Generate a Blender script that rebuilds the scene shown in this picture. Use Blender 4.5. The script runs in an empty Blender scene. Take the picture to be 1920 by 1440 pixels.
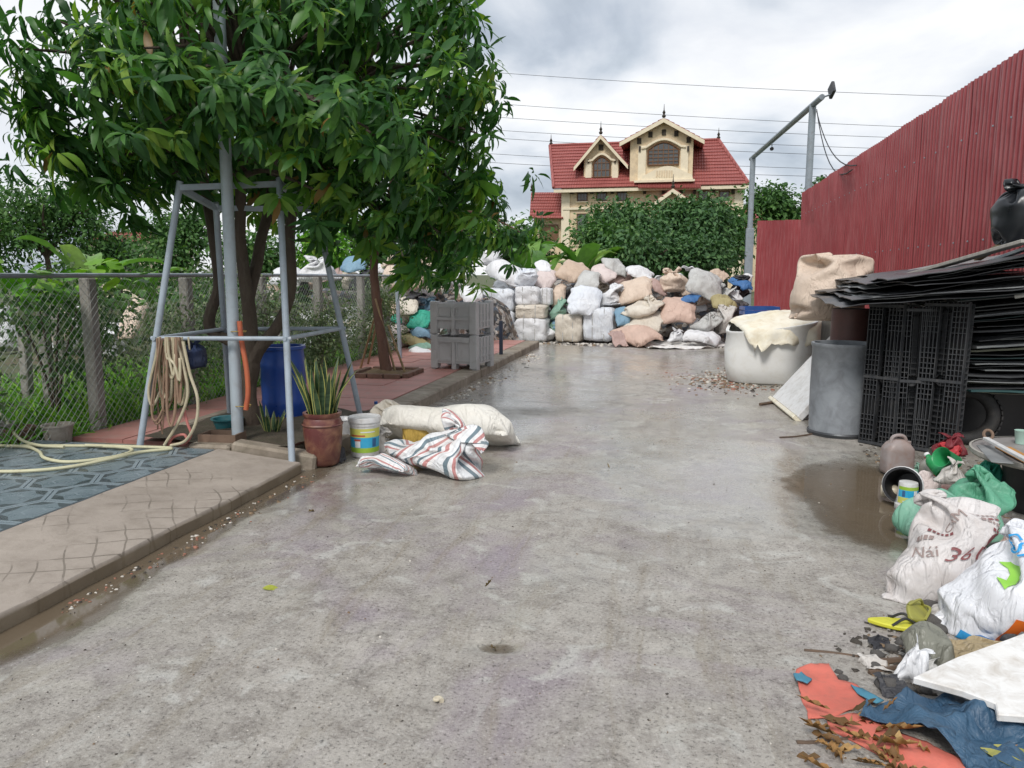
import bpy, bmesh, math, random
import numpy as np
from mathutils import Vector, Matrix, noise

# ------------------------------------------------------------------ camera, sky, sun
scene = bpy.context.scene
col = scene.collection
R = math.radians
F_PX, CAM_H, PITCH, YAW = 1430.0, 1.52, R(8.16), R(11.9)
cam_data = bpy.data.cameras.new("camera")
cam_data.sensor_fit = 'HORIZONTAL'
cam_data.sensor_width = 36.0
cam_data.lens = 36.0 * F_PX / 1920.0
cam_data.clip_start = 0.05
cam_data.clip_end = 3000.0
cam = bpy.data.objects.new("camera", cam_data)
cam.location = (0, 0, CAM_H)
cam.rotation_euler = (R(90) - PITCH, 0, YAW)
col.objects.link(cam)
scene.camera = cam

SUN_EL, SUN_AZ = R(50), R(192)          # behind the camera; thin overcast
world = bpy.data.worlds.new("World")
scene.world = world
world.use_nodes = True
wn = world.node_tree.nodes
wl = world.node_tree.links
wn.clear()
w_out = wn.new("ShaderNodeOutputWorld")
w_sky = wn.new("ShaderNodeTexSky")
w_sky.sky_type = 'NISHITA'
w_sky.sun_disc = False
w_sky.sun_elevation = SUN_EL
w_sky.sun_rotation = SUN_AZ
w_bg = wn.new("ShaderNodeBackground")
w_bg.inputs['Strength'].default_value = 0.09
wl.new(w_sky.outputs[0], w_bg.inputs['Color'])
# the cloud deck: two scales of noise over a plane above the yard (direction divided by its height)
w_tc = wn.new("ShaderNodeTexCoord")
w_sep = wn.new("ShaderNodeSeparateXYZ")
wl.new(w_tc.outputs['Generated'], w_sep.inputs[0])
w_z = wn.new("ShaderNodeMath"); w_z.operation = 'ABSOLUTE'
wl.new(w_sep.outputs['Z'], w_z.inputs[0])
w_za = wn.new("ShaderNodeMath"); w_za.operation = 'ADD'; w_za.inputs[1].default_value = 0.30
wl.new(w_z.outputs[0], w_za.inputs[0])
w_dx = wn.new("ShaderNodeMath"); w_dx.operation = 'DIVIDE'
wl.new(w_sep.outputs['X'], w_dx.inputs[0]); wl.new(w_za.outputs[0], w_dx.inputs[1])
w_dy = wn.new("ShaderNodeMath"); w_dy.operation = 'DIVIDE'
wl.new(w_sep.outputs['Y'], w_dy.inputs[0]); wl.new(w_za.outputs[0], w_dy.inputs[1])
w_cmb = wn.new("ShaderNodeCombineXYZ")
wl.new(w_dx.outputs[0], w_cmb.inputs[0]); wl.new(w_dy.outputs[0], w_cmb.inputs[1])
w_map = wn.new("ShaderNodeMapping")
w_map.inputs['Location'].default_value = (3.1, 1.7, 0.0)
wl.new(w_cmb.outputs[0], w_map.inputs['Vector'])


def w_noise(scale, detail, rough, dist=0.0):
    n = wn.new("ShaderNodeTexNoise")
    n.inputs['Scale'].default_value = scale
    n.inputs['Detail'].default_value = detail
    n.inputs['Roughness'].default_value = rough
    n.inputs['Distortion'].default_value = dist
    wl.new(w_map.outputs[0], n.inputs['Vector'])
    return n


def w_ramp(src, stops):
    r = wn.new("ShaderNodeValToRGB")
    while len(r.color_ramp.elements) < len(stops):
        r.color_ramp.elements.new(0.5)
    for e, (p, c) in zip(r.color_ramp.elements, stops):
        e.position = p
        e.color = (*c, 1)
    wl.new(src, r.inputs[0])
    return r


w_n1 = w_noise(1.55, 7.0, 0.50, 0.35)
w_cloud = w_ramp(w_n1.outputs['Fac'], [(0.34, (0.33, 0.38, 0.44)), (0.43, (0.53, 0.58, 0.64)), (0.51, (0.75, 0.775, 0.81)),
                                       (0.61, (0.88, 0.885, 0.89))])
w_n2 = w_noise(2.6, 6.0, 0.6, 0.4)
w_soft = w_ramp(w_n2.outputs['Fac'], [(0.35, (0.86, 0.87, 0.90)), (0.6, (1, 1, 1))])
w_mul = wn.new("ShaderNodeMixRGB"); w_mul.blend_type = 'MULTIPLY'; w_mul.inputs[0].default_value = 1.0
wl.new(w_cloud.outputs[0], w_mul.inputs[1]); wl.new(w_soft.outputs[0], w_mul.inputs[2])
w_bg2 = wn.new("ShaderNodeBackground")
w_bg2.inputs["Strength"].default_value = 0.75
wl.new(w_mul.outputs[0], w_bg2.inputs['Color'])
w_mix = wn.new("ShaderNodeMixShader")
w_mix.inputs[0].default_value = 0.93
wl.new(w_bg.outputs[0], w_mix.inputs[1]); wl.new(w_bg2.outputs[0], w_mix.inputs[2])
wl.new(w_mix.outputs[0], w_out.inputs['Surface'])

sun_data = bpy.data.lights.new("sun", 'SUN')
sun_data.energy = 1.5
sun_data.angle = R(16)
sun_data.color = (1.0, 0.965, 0.92)
sun = bpy.data.objects.new("sun", sun_data)
sun.location = (-8, -8, 20)
_sd = Vector((math.sin(SUN_AZ) * math.cos(SUN_EL), math.cos(SUN_AZ) * math.cos(SUN_EL), math.sin(SUN_EL)))
sun.rotation_euler = _sd.to_track_quat('Z', 'Y').to_euler()
col.objects.link(sun)

vs = scene.view_settings
vs.view_transform = 'Standard'
vs.look = 'None'
vs.exposure = 0.70
vs.gamma = 1.0
vs.use_curve_mapping = False

# ------------------------------------------------------------------ photo pixels (1920 x 1440) to places
_f = np.array([-math.sin(YAW) * math.cos(PITCH), math.cos(YAW) * math.cos(PITCH), -math.sin(PITCH)])
_r = np.array([math.cos(YAW), math.sin(YAW), 0.0])
_u = np.cross(_r, _f)
_c = np.array([0, 0, CAM_H])


def ray(px, py):
    d = _f * F_PX + _r * (px - 960) + _u * (720 - py)
    return d / np.linalg.norm(d)


def G(px, py, z=0.0):
    d = ray(px, py)
    return Vector(_c + d * ((z - CAM_H) / d[2]))


def PY(px, py, y):
    d = ray(px, py)
    return Vector(_c + d * (y / d[1]))


def PX(px, py, x):
    d = ray(px, py)
    return Vector(_c + d * (x / d[0]))


def metre_per_px(p):
    return float((np.array(p) - _c) @ _f) / F_PX


rng = random.Random(7)
nrng = np.random.default_rng(7)


# ------------------------------------------------------------------ objects
def tag(o, label=None, cat=None, group=None, kind=None):
    if label: o["label"] = label
    if cat: o["category"] = cat
    if group: o["group"] = group
    if kind: o["kind"] = kind
    return o


def empty(name, loc=(0, 0, 0), rz=0.0, label=None, cat=None, group=None):
    o = bpy.data.objects.new(name, None)
    o.empty_display_size = 0.1
    o.location = loc
    o.rotation_euler = (0, 0, rz)
    col.objects.link(o)
    return tag(o, label, cat, group)


def link(name, me, parent=None, mat=None, loc=None, rot=None, scale=None):
    o = bpy.data.objects.new(name, me)
    if mat is not None and not me.materials:
        me.materials.append(mat)
    col.objects.link(o)
    if parent is not None: o.parent = parent
    if loc is not None: o.location = loc
    if rot is not None: o.rotation_euler = rot
    if scale is not None: o.scale = scale if hasattr(scale, '__len__') else (scale,) * 3
    return o


def copy_tree(o, parent=None):
    c = o.copy()
    col.objects.link(c)
    c.parent = parent
    for ch in [x for x in bpy.data.objects if x.parent == o]:
        copy_tree(ch, c)
    return c


def rotm(rx=0, ry=0, rz=0):
    return Matrix.Rotation(rz, 3, 'Z') @ Matrix.Rotation(ry, 3, 'Y') @ Matrix.Rotation(rx, 3, 'X')


class MB:
    """collects shapes; build() makes one mesh object"""

    def __init__(self):
        self.v, self.f, self.m = [], [], []

    def _add(self, vs_, fs, mi=0):
        b = len(self.v)
        self.v += [tuple(p) for p in vs_]
        self.f += [tuple(i + b for i in f) for f in fs]
        self.m += [mi] * len(fs)
        return self

    def box(self, c, s, rot=None, mi=0, taper=1.0):
        vs_ = []
        for z in (-.5, .5):
            k = taper if z > 0 else 1.0
            for x, y in ((-.5, -.5), (.5, -.5), (.5, .5), (-.5, .5)):
                p = Vector((x * s[0] * k, y * s[1] * k, z * s[2]))
                if rot is not None: p = rot @ p
                vs_.append(p + Vector(c))
        return self._add(vs_, [(3, 2, 1, 0), (4, 5, 6, 7), (0, 1, 5, 4), (1, 2, 6, 5), (2, 3, 7, 6), (3, 0, 4, 7)], mi)

    def span(self, x0, x1, y0, y1, z0, z1, mi=0):
        return self.box(((x0 + x1) / 2, (y0 + y1) / 2, (z0 + z1) / 2), (x1 - x0, y1 - y0, z1 - z0), None, mi)

    def prism(self, poly, z0, z1, mi=0):
        """poly: (x, y) counter-clockwise, extruded in z"""
        n = len(poly)
        vs_ = [(x, y, z0) for x, y in poly] + [(x, y, z1) for x, y in poly]
        fs = [tuple(reversed(range(n))), tuple(range(n, 2 * n))] + [(i, (i + 1) % n, n + (i + 1) % n, n + i) for i in range(n)]
        return self._add(vs_, fs, mi)

    def prism_y(self, poly, y0, y1, mi=0):
        """poly: (x, z) counter-clockwise seen from -y, extruded in y"""
        n = len(poly)
        vs_ = [(x, y0, z) for x, z in poly] + [(x, y1, z) for x, z in poly]
        fs = [tuple(range(n)), tuple(reversed(range(n, 2 * n)))] + [(i, n + i, n + (i + 1) % n, (i + 1) % n) for i in range(n)]
        return self._add(vs_, fs, mi)

    def quad(self, a, b, c, d, mi=0):
        return self._add([a, b, c, d], [(0, 1, 2, 3)], mi)

    def tube(self, pts, rad, n=8, caps=True, mi=0):
        pts = [Vector(p) for p in pts]
        rads = rad if hasattr(rad, '__len__') else [rad] * len(pts)
        vs_, fs = [], []
        t0 = (pts[1] - pts[0]).normalized()
        ref = Vector((0, 0, 1)) if abs(t0.z) < .9 else Vector((1, 0, 0))
        nrm = t0.cross(ref).normalized()
        for i, p in enumerate(pts):
            t = (pts[min(i + 1, len(pts) - 1)] - pts[max(i - 1, 0)])
            t = t.normalized() if t.length > 1e-9 else t0
            nrm = (nrm - t * nrm.dot(t))
            nrm = nrm.normalized() if nrm.length > 1e-6 else t.orthogonal().normalized()
            bi = t.cross(nrm)
            for k in range(n):
                a = 2 * math.pi * k / n
                vs_.append(p + (nrm * math.cos(a) + bi * math.sin(a)) * rads[i])
        for i in range(len(pts) - 1):
            for k in range(n):
                k2 = (k + 1) % n
                fs.append((i * n + k, i * n + k2, (i + 1) * n + k2, (i + 1) * n + k))
        if caps:
            fs.append(tuple(reversed(range(n))))
            fs.append(tuple(range((len(pts) - 1) * n, len(pts) * n)))
        return self._add(vs_, fs, mi)

    def lathe(self, prof, n=24, c=(0, 0, 0), rot=None, mi=0, close=False):
        """prof: (r, z) from bottom to top, outside"""
        vs_, fs = [], []
        for r, z in prof:
            for k in range(n):
                a = 2 * math.pi * k / n
                p = Vector((r * math.cos(a), r * math.sin(a), z))
                if rot is not None: p = rot @ p
                vs_.append(p + Vector(c))
        for i in range(len(prof) - 1):
            for k in range(n):
                k2 = (k + 1) % n
                fs.append((i * n + k, i * n + k2, (i + 1) * n + k2, (i + 1) * n + k))
        if prof[0][0] > 1e-5 and (prof[-1][0] < 1e-5 or close): fs.append(tuple(reversed(range(n))))
        if close: fs.append(tuple(range((len(prof) - 1) * n, len(prof) * n)))
        return self._add(vs_, fs, mi)

    def mesh(self, name, smooth=False, sharp=None):
        me = bpy.data.meshes.new(name)
        me.from_pydata([tuple(p) for p in self.v], [], self.f)
        if any(self.m): me.polygons.foreach_set('material_index', self.m)
        if smooth: me.polygons.foreach_set('use_smooth', [True] * len(me.polygons))
        if smooth and sharp: me.set_sharp_from_angle(angle=R(sharp))
        me.validate(); me.update()
        return me

    def build(self, name, mat, parent=None, smooth=False, sharp=40, bevel=0.0):
        me = self.mesh(name, smooth, sharp)
        for m in (mat if isinstance(mat, (list, tuple)) else [mat]): me.materials.append(m)
        if bevel:
            bm = bmesh.new(); bm.from_mesh(me)
            ed = [e for e in bm.edges if len(e.link_faces) == 2 and e.calc_face_angle(0) > R(30)]
            bmesh.ops.bevel(bm, geom=ed, offset=bevel, segments=1, profile=.5, affect='EDGES', clamp_overlap=True)
            bm.to_mesh(me); bm.free()
        return link(name, me, parent)


def np_mesh(name, v, f, mats, smooth=True, tone=None, uv=None, fm=None):
    """v (n,3), f (k,4) numpy"""
    me = bpy.data.meshes.new(name)
    k, s = f.shape
    me.vertices.add(len(v)); me.vertices.foreach_set('co', np.asarray(v, np.float32).ravel())
    me.loops.add(k * s); me.loops.foreach_set('vertex_index', np.asarray(f, np.int32).ravel())
    me.polygons.add(k)
    me.polygons.foreach_set('loop_start', np.arange(0, k * s, s, dtype=np.int32))
    if smooth: me.polygons.foreach_set('use_smooth', np.ones(k, bool))
    if fm is not None: me.polygons.foreach_set('material_index', np.asarray(fm, np.int32))
    if uv is not None:
        l = me.uv_layers.new(name='UVMap')
        l.data.foreach_set('uv', np.asarray(uv, np.float32)[np.asarray(f).ravel()].ravel())
    if tone is not None:
        a = me.attributes.new('tone', 'FLOAT', 'POINT')
        a.data.foreach_set('value', np.asarray(tone, np.float32))
    for m in (mats if isinstance(mats, (list, tuple)) else [mats]): me.materials.append(m)
    me.update(calc_edges=True)
    me.validate()
    return me


def bez(pts, n=8):
    """smooth curve through points (Catmull-Rom)"""
    pts = [Vector(p) for p in pts]
    P = [pts[0] * 2 - pts[1]] + pts + [pts[-1] * 2 - pts[-2]]
    out = []
    for i in range(1, len(P) - 2):
        a, b, c, d = P[i - 1], P[i], P[i + 1], P[i + 2]
        for k in range(n):
            t = k / n
            out.append(.5 * ((2 * b) + (c - a) * t + (2 * a - 5 * b + 4 * c - d) * t * t + (3 * b - a - 3 * c + d) * t ** 3))
    out.append(pts[-1])
    return out


def nvec(p):
    """a smooth vector noise, the same in every run"""
    p = Vector(p)
    return Vector((noise.noise(p + Vector((9.3, -1.5, -7.9))), noise.noise(p), noise.noise(p + Vector((-6.2, 0.4, 3.3)))))


def fbm(p, o=4):
    return noise.fractal(Vector(p), 1.0, 2.0, o)


# ------------------------------------------------------------------ materials
MATS = {}


def new_mat(name):
    m = bpy.data.materials.new(name)
    m.use_nodes = True
    nt = m.node_tree
    b = nt.nodes['Principled BSDF']
    return m, nt, b


class NT:
    """tiny node helper"""

    def __init__(self, nt): self.nt, self.n, self.l = nt, nt.nodes, nt.links

    def node(self, t, **kw):
        n = self.n.new(t)
        for k, v in kw.items():
            if k in n.inputs: n.inputs[k].default_value = v
            else: setattr(n, k, v)
        return n

    def ln(self, a, b): self.l.new(a, b)

    def coords(self, kind='Object', rnd=True, scale=None):
        t = self.node('ShaderNodeTexCoord')
        out = t.outputs[kind]
        if rnd:
            oi = self.node('ShaderNodeObjectInfo')
            mu = self.node('ShaderNodeMath', operation='MULTIPLY'); mu.inputs[1].default_value = 37.0
            self.ln(oi.outputs['Random'], mu.inputs[0])
            ad = self.node('ShaderNodeVectorMath', operation='ADD')
            self.ln(out, ad.inputs[0]); self.ln(mu.outputs[0], ad.inputs[1])
            out = ad.outputs[0]
        if scale:
            mp = self.node('ShaderNodeMapping'); mp.inputs['Scale'].default_value = scale
            self.ln(out, mp.inputs[0]); out = mp.outputs[0]
        return out

    def noise(self, vec, scale, detail=4, rough=.55, dist=0):
        n = self.node('ShaderNodeTexNoise')
        n.inputs['Scale'].default_value = scale; n.inputs['Detail'].default_value = detail
        n.inputs['Roughness'].default_value = rough; n.inputs['Distortion'].default_value = dist
        if vec is not None: self.ln(vec, n.inputs['Vector'])
        return n.outputs['Fac']

    def ramp(self, src, stops, interp='LINEAR'):
        r = self.node('ShaderNodeValToRGB')
        r.color_ramp.interpolation = interp
        while len(r.color_ramp.elements) < len(stops): r.color_ramp.elements.new(.5)
        for e, (p, c) in zip(r.color_ramp.elements, stops):
            e.position = p
            e.color = (c, c, c, 1) if not hasattr(c, '__len__') else (*c[:3], 1)
        self.ln(src, r.inputs[0])
        return r.outputs[0]

    def mix(self, fac, a, b, blend='MIX'):
        m = self.node('ShaderNodeMixRGB'); m.blend_type = blend
        for i, x in enumerate((fac, a, b)):
            if hasattr(x, 'links') or isinstance(x, bpy.types.NodeSocket): self.ln(x, m.inputs[i])
            elif i == 0: m.inputs[0].default_value = x
            else: m.inputs[i].default_value = (*x[:3], 1)
        return m.outputs[0]

    def math(self, op, a, b=0.0, clamp=False):
        m = self.node('ShaderNodeMath', operation=op); m.use_clamp = clamp
        for i, x in enumerate((a, b)):
            if isinstance(x, bpy.types.NodeSocket): self.ln(x, m.inputs[i])
            else: m.inputs[i].default_value = x
        return m.outputs[0]

    def bump(self, h, strength=.3, dist=.01, prev=None):
        b = self.node('ShaderNodeBump'); b.inputs['Strength'].default_value = strength
        b.inputs['Distance'].default_value = dist
        self.ln(h, b.inputs['Height'])
        if prev is not None: self.ln(prev, b.inputs['Normal'])
        return b.outputs[0]


def plain(name, c1, c2=None, rough=.6, nscale=4.0, metal=0.0, bump=.15, bscale=60.0, spec=.5, dirt=None, dirt_amt=.0, dist=.004,
          rrange=.12, kind='Object', stretch=None, transl=0.0):
    """a worn surface: two close colours in noise, dirt patches, fine relief"""
    if name in MATS: return MATS[name]
    m, nt, b = new_mat(name)
    t = NT(nt)
    co = t.coords(kind, True, stretch)
    n1 = t.noise(co, nscale, 5, .6, .3)
    c2 = c2 or tuple(x * .78 for x in c1)
    colr = t.mix(t.ramp(n1, [(.35, 0.0), (.68, 1.0)]), c1, c2)
    if dirt is not None and dirt_amt > 0:
        n2 = t.noise(co, nscale * 2.7, 6, .65, .6)
        f = t.ramp(n2, [(max(0.0, .62 - dirt_amt * .4), 0.0), (.80, min(1, dirt_amt * 1.4))])
        colr = t.mix(f, colr, dirt)
    nt.links.new(colr, b.inputs['Base Color'])
    b.inputs['Metallic'].default_value = metal
    b.inputs['Specular IOR Level'].default_value = spec
    n3 = t.noise(co, bscale, 4, .6)
    r = t.ramp(n1, [(.3, max(.02, rough - rrange)), (.7, min(1, rough + rrange))])
    nt.links.new(r, b.inputs['Roughness'])
    if bump: nt.links.new(t.bump(n3, bump, dist), b.inputs['Normal'])
    if transl > 0:
        tr = t.node('ShaderNodeBsdfTranslucent'); nt.links.new(colr, tr.inputs[0])
        mx = t.node('ShaderNodeMixShader'); mx.inputs[0].default_value = transl
        nt.links.new(b.outputs[0], mx.inputs[1]); nt.links.new(tr.outputs[0], mx.inputs[2])
        nt.links.new(mx.outputs[0], nt.nodes['Material Output'].inputs[0])
    MATS[name] = m
    return m


def leaf_mat(name, stops, rough=.38, transl=.22, spec=.5):
    """leaf colour by the leaf's own age (tone), slightly see-through"""
    if name in MATS: return MATS[name]
    m, nt, b = new_mat(name)
    t = NT(nt)
    at = t.node('ShaderNodeAttribute'); at.attribute_name = 'tone'
    c = t.ramp(at.outputs['Fac'], stops)
    co = t.coords('Object', False)
    n = t.noise(co, 9, 3)
    c = t.mix(t.ramp(n, [(.3, 0.0), (.7, .35)]), c, (0.02, 0.05, 0.015))
    nt.links.new(c, b.inputs['Base Color'])
    b.inputs['Roughness'].default_value = rough
    b.inputs['Specular IOR Level'].default_value = spec
    tr = t.node('ShaderNodeBsdfTranslucent')
    cc = t.mix(1.0, c, (1.0, 1.25, .55), 'MULTIPLY')
    nt.links.new(cc, tr.inputs[0])
    mx = t.node('ShaderNodeMixShader'); mx.inputs[0].default_value = transl
    nt.links.new(b.outputs[0], mx.inputs[1]); nt.links.new(tr.outputs[0], mx.inputs[2])
    nt.links.new(mx.outputs[0], nt.nodes['Material Output'].inputs[0])
    MATS[name] = m
    return m
# ================================================================== the setting
KERB_X, FENCE_X, WALL_X, PLAT_Y1 = -2.76, -5.12, 3.6, 5.32


def ground_material(name, c1, c2, c3, sc=.6):
    m, nt, b = new_mat(name); t = NT(nt)
    co = t.coords('Object', False)
    c = t.mix(t.ramp(t.noise(co, sc, 6, .6), [(.35, 0.0), (.65, 1.0)]), c1, c2)
    c = t.mix(t.ramp(t.noise(co, sc * 9, 5, .65), [(.45, 0.0), (.7, .8)]), c, c3)
    nt.links.new(c, b.inputs['Base Color'])
    b.inputs['Roughness'].default_value = .9
    nt.links.new(t.bump(t.noise(co, 30, 5), .5, .02), b.inputs['Normal'])
    return m


M_soil = ground_material('garden_soil', (.06, .085, .03), (.10, .075, .045), (.05, .10, .02))
M_far = ground_material('open_ground', (.07, .10, .035), (.12, .11, .06), (.06, .09, .03), .05)

mb = MB(); mb.quad((-1500, -300, -.07), (1500, -300, -.07), (1500, 2500, -.07), (-1500, 2500, -.07))
tag(mb.build('ground', M_far), kind='structure')
mb = MB()
gx = np.linspace(-26, FENCE_X - .02, 50); gy = np.linspace(1.5, 30, 60)
for j in range(59):
    for i in range(49):
        q = [(gx[i], gy[j]), (gx[i + 1], gy[j]), (gx[i + 1], gy[j + 1]), (gx[i], gy[j + 1])]
        mb.quad(*[(x, y, .02 + .10 * fbm((x * .5, y * .5, 2))) for x, y in q])
tag(mb.build('garden_ground', M_soil, smooth=True), kind='structure')


# ---- the yard: wet concrete with shallow dips
def road_material():
    m, nt, b = new_mat('wet_concrete'); t = NT(nt)
    co = t.coords('Object', False)
    wet = t.noise(co, .55, 5, .55, .6)              # broad damp areas
    wet2 = t.noise(co, 2.6, 5, .62, .3)
    w = t.math('ADD', t.math('MULTIPLY', wet, .62), t.math('MULTIPLY', wet2, .38))
    sepw = t.node('ShaderNodeSeparateXYZ'); t.ln(co, sepw.inputs[0])
    far = t.node('ShaderNodeMapRange'); t.ln(sepw.outputs['Y'], far.inputs[0])
    for i, v in zip((1, 2, 3, 4), (2.5, 9.0, -.03, .10)): far.inputs[i].default_value = v
    w = t.math('ADD', w, far.outputs[0])
    film = t.node('ShaderNodeVectorMath', operation='MULTIPLY_ADD'); t.ln(co, film.inputs[0])          # a thin film of rain water spreads here
    film.inputs[1].default_value = (1 / 1.25, 1 / 1.9, 0); film.inputs[2].default_value = (-.45 / 1.25, -5.9 / 1.9, 0)
    fl_ = t.node('ShaderNodeVectorMath', operation='LENGTH'); t.ln(film.outputs[0], fl_.inputs[0])
    w = t.math('ADD', w, t.math('MULTIPLY', t.math('SUBTRACT', 1.0, fl_.outputs['Value'], True), .30))
    lft = t.node('ShaderNodeMapRange'); t.ln(sepw.outputs['X'], lft.inputs[0])          # the gutter side stays damp
    for i, v in zip((1, 2, 3, 4), (-2.8, -1.2, .09, 0.0)): lft.inputs[i].default_value = v
    w = t.math('ADD', w, lft.outputs[0])
    # fine shrinkage cracks
    ck = t.node('ShaderNodeTexVoronoi'); ck.feature = 'DISTANCE_TO_EDGE'; ck.inputs['Scale'].default_value = .42
    cw = t.node('ShaderNodeTexNoise'); cw.inputs['Scale'].default_value = 1.6; cw.inputs['Detail'].default_value = 6; t.ln(co, cw.inputs['Vector'])
    cv_ = t.node('ShaderNodeVectorMath', operation='MULTIPLY_ADD'); t.ln(cw.outputs['Color'], cv_.inputs[0]); cv_.inputs[1].default_value = (.9, .9, 0); t.ln(co, cv_.inputs[2])
    t.ln(cv_.outputs[0], ck.inputs['Vector'])
    crack = t.math('MULTIPLY', t.ramp(ck.outputs['Distance'], [(.0, 1.0), (.006, 0.0)]), t.ramp(t.noise(co, .9, 3), [(.5, 0.0), (.6, 1.0)]))
    wetm = t.ramp(w, [(.49, 0.0), (.64, 1.0)])
    ad = t.node('ShaderNodeAttribute'); ad.attribute_name = 'tone'
    wetm = t.math('MAXIMUM', wetm, ad.outputs['Fac'])
    pat = t.noise(co, 1.3, 7, .7, .2)
    c = t.mix(t.ramp(pat, [(.3, 0.0), (.7, 1.0)]), (.325, .30, .265), (.50, .465, .42))
    gr = t.noise(co, 7.0, 10, .80, .3)
    c = t.mix(t.ramp(gr, [(.37, .7), (.53, 0.0)]), c, (.19, .165, .145))
    mudn = t.noise(co, .8, 5, .6, 1.0)
    c = t.mix(t.ramp(mudn, [(.5, 0.0), (.70, .8)]), c, (.31, .255, .30))          # mud film
    pale = t.noise(co, 3.4, 6, .6, 1.2)
    c = t.mix(t.ramp(pale, [(.56, 0.0), (.66, .7)]), c, (.54, .53, .49))           # cement slurry smears
    spk = t.noise(co, 70.0, 5, .8)
    c = t.mix(t.math('MULTIPLY', crack, .35), c, (.08, .07, .06))
    strk = t.noise(t.coords('Object', False, (5.0, .7, 1)), 1.5, 7, .7, .8)                # silt drawn out along the way the carts go
    c = t.mix(t.ramp(strk, [(.52, 0.0), (.68, .55)]), c, (.265, .225, .165))
    c = t.mix(t.ramp(spk, [(.36, .8), (.46, 0.0)]), c, (.07, .062, .055))          # dark grit
    c = t.mix(t.ramp(spk, [(.57, 0.0), (.65, .6)]), c, (.66, .63, .60))            # pale grit
    c = t.mix(t.math('MULTIPLY', wetm, .55), c, t.mix(1.0, c, (.68, .68, .60), 'MULTIPLY'))
    nt.links.new(c, b.inputs['Base Color'])
    r = t.mix(wetm, (.62,) * 3, (.24,) * 3)
    r = t.mix(t.ramp(gr, [(.45, .0), (.65, .25)]), r, (.7,) * 3)
    nt.links.new(r, b.inputs['Roughness'])
    nt.links.new(t.math('MULTIPLY', wetm, .8), b.inputs['Coat Weight']); b.inputs['Coat Roughness'].default_value = .17; b.inputs['Coat IOR'].default_value = 1.5
    n1 = t.bump(t.noise(co, 6.5, 10, .78), .7, .028)
    dry = t.math('SUBTRACT', 1.0, t.math('MULTIPLY', wetm, .88))
    nt.links.new(t.math('MULTIPLY', dry, .75), n1.node.inputs['Strength'])
    n2 = t.bump(t.noise(co, 60, 5, .7), .45, .004, n1)
    nt.links.new(t.math('MULTIPLY', dry, .5), n2.node.inputs['Strength'])
    nt.links.new(n2, b.inputs['Normal'])
    nc = t.bump(t.noise(co, 9, 8, .7), .16, .012)
    nt.links.new(nc, b.inputs['Coat Normal'])
    return m


M_road = road_material()
pud_r = G(1610, 940); pud_s = G(932, 1212)
PUD_Z = -.010


def road_h(x, y):
    h = .007 * fbm((x * 1.1, y * 1.1, .3), 5) + .0035 * fbm((x * 6, y * 6, 4.2), 4) + .003
    dx, dy = (x - pud_r.x - .10) / .52, (y - pud_r.y) / 1.05
    h -= .034 * math.exp(-(dx * dx + dy * dy) ** 1.6)
    dx, dy = (x - pud_s.x) / .12, (y - pud_s.y) / .075
    h -= .022 * math.exp(-(dx * dx + dy * dy))
    if y < 7: h -= .026 * math.exp(-((x - KERB_X - .03) / .17) ** 2) * (1 if y < 5 else max(0, 1 - (y - 5) / 2))
    if y < 3.6: h -= .012 * math.exp(-((x + 2.62) / .22) ** 2 - ((y - 2.75) / .45) ** 2)
    dx, dy = (x - 1.95) / .7, (y - 6.8) / .8
    h -= .012 * math.exp(-(dx * dx + dy * dy))
    return h


xs = np.arange(-2.86, WALL_X + .25, .055)
ys = [-2.5, -1.5, -.5, .3, 1.0]
while ys[-1] < 36: ys.append(ys[-1] + .035 * max(1.0, (ys[-1] / 3.0) ** 1.5))
ys = np.array(ys)
V = np.array([(x, y, road_h(x, y)) for y in ys for x in xs])
nx = len(xs)
ii, jj = np.meshgrid(np.arange(nx - 1), np.arange(len(ys) - 1))
a = (jj * nx + ii).ravel()
damp = np.clip((PUD_Z + .011 - V[:, 2]) / .010, 0, 1)
tag(link('road', np_mesh('road', V, np.stack([a, a + 1, a + nx + 1, a + nx], 1), M_road, True, damp)), kind='structure')

m, nt, b = new_mat('muddy_water'); t = NT(nt)
b.inputs['Base Color'].default_value = (.15, .115, .078, 1)
b.inputs['Roughness'].default_value = .05
b.inputs['IOR'].default_value = 1.36
b.inputs['Specular IOR Level'].default_value = .75
at_ = t.node('ShaderNodeAttribute'); at_.attribute_name = 'tone'
nt.links.new(t.ramp(at_.outputs['Fac'], [(0.0, 0.0), (.25, .45), (1.0, .88)]), b.inputs['Alpha'])
nt.links.new(t.bump(t.noise(t.coords('Object', False), 5, 2), .03, .01), b.inputs['Normal'])
M_water = m
for (x0, x1, y0, y1) in ((pud_r.x - .75, pud_r.x + 1.2, pud_r.y - 1.5, pud_r.y + 1.9), (pud_s.x - .3, pud_s.x + .3, pud_s.y - .22, pud_s.y + .22),
                         (KERB_X - .1, KERB_X + .55, 2.0, 6.2)):
    px_, py_ = np.linspace(x0, x1, 60), np.linspace(y0, y1, 90)
    V = np.array([(x, y, PUD_Z) for y in py_ for x in px_])
    dp_ = np.clip([(PUD_Z - road_h(x, y)) / .014 for y in py_ for x in px_], 0, 1)
    ii, jj = np.meshgrid(np.arange(59), np.arange(89)); a = (jj * 60 + ii).ravel()
    Q = np.stack([a, a + 1, a + 61, a + 60], 1)
    Q = Q[(dp_[Q].max(1) > 0)]
    tag(link('water', np_mesh('water', V, Q, M_water, True, dp_)), kind='structure')

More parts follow.
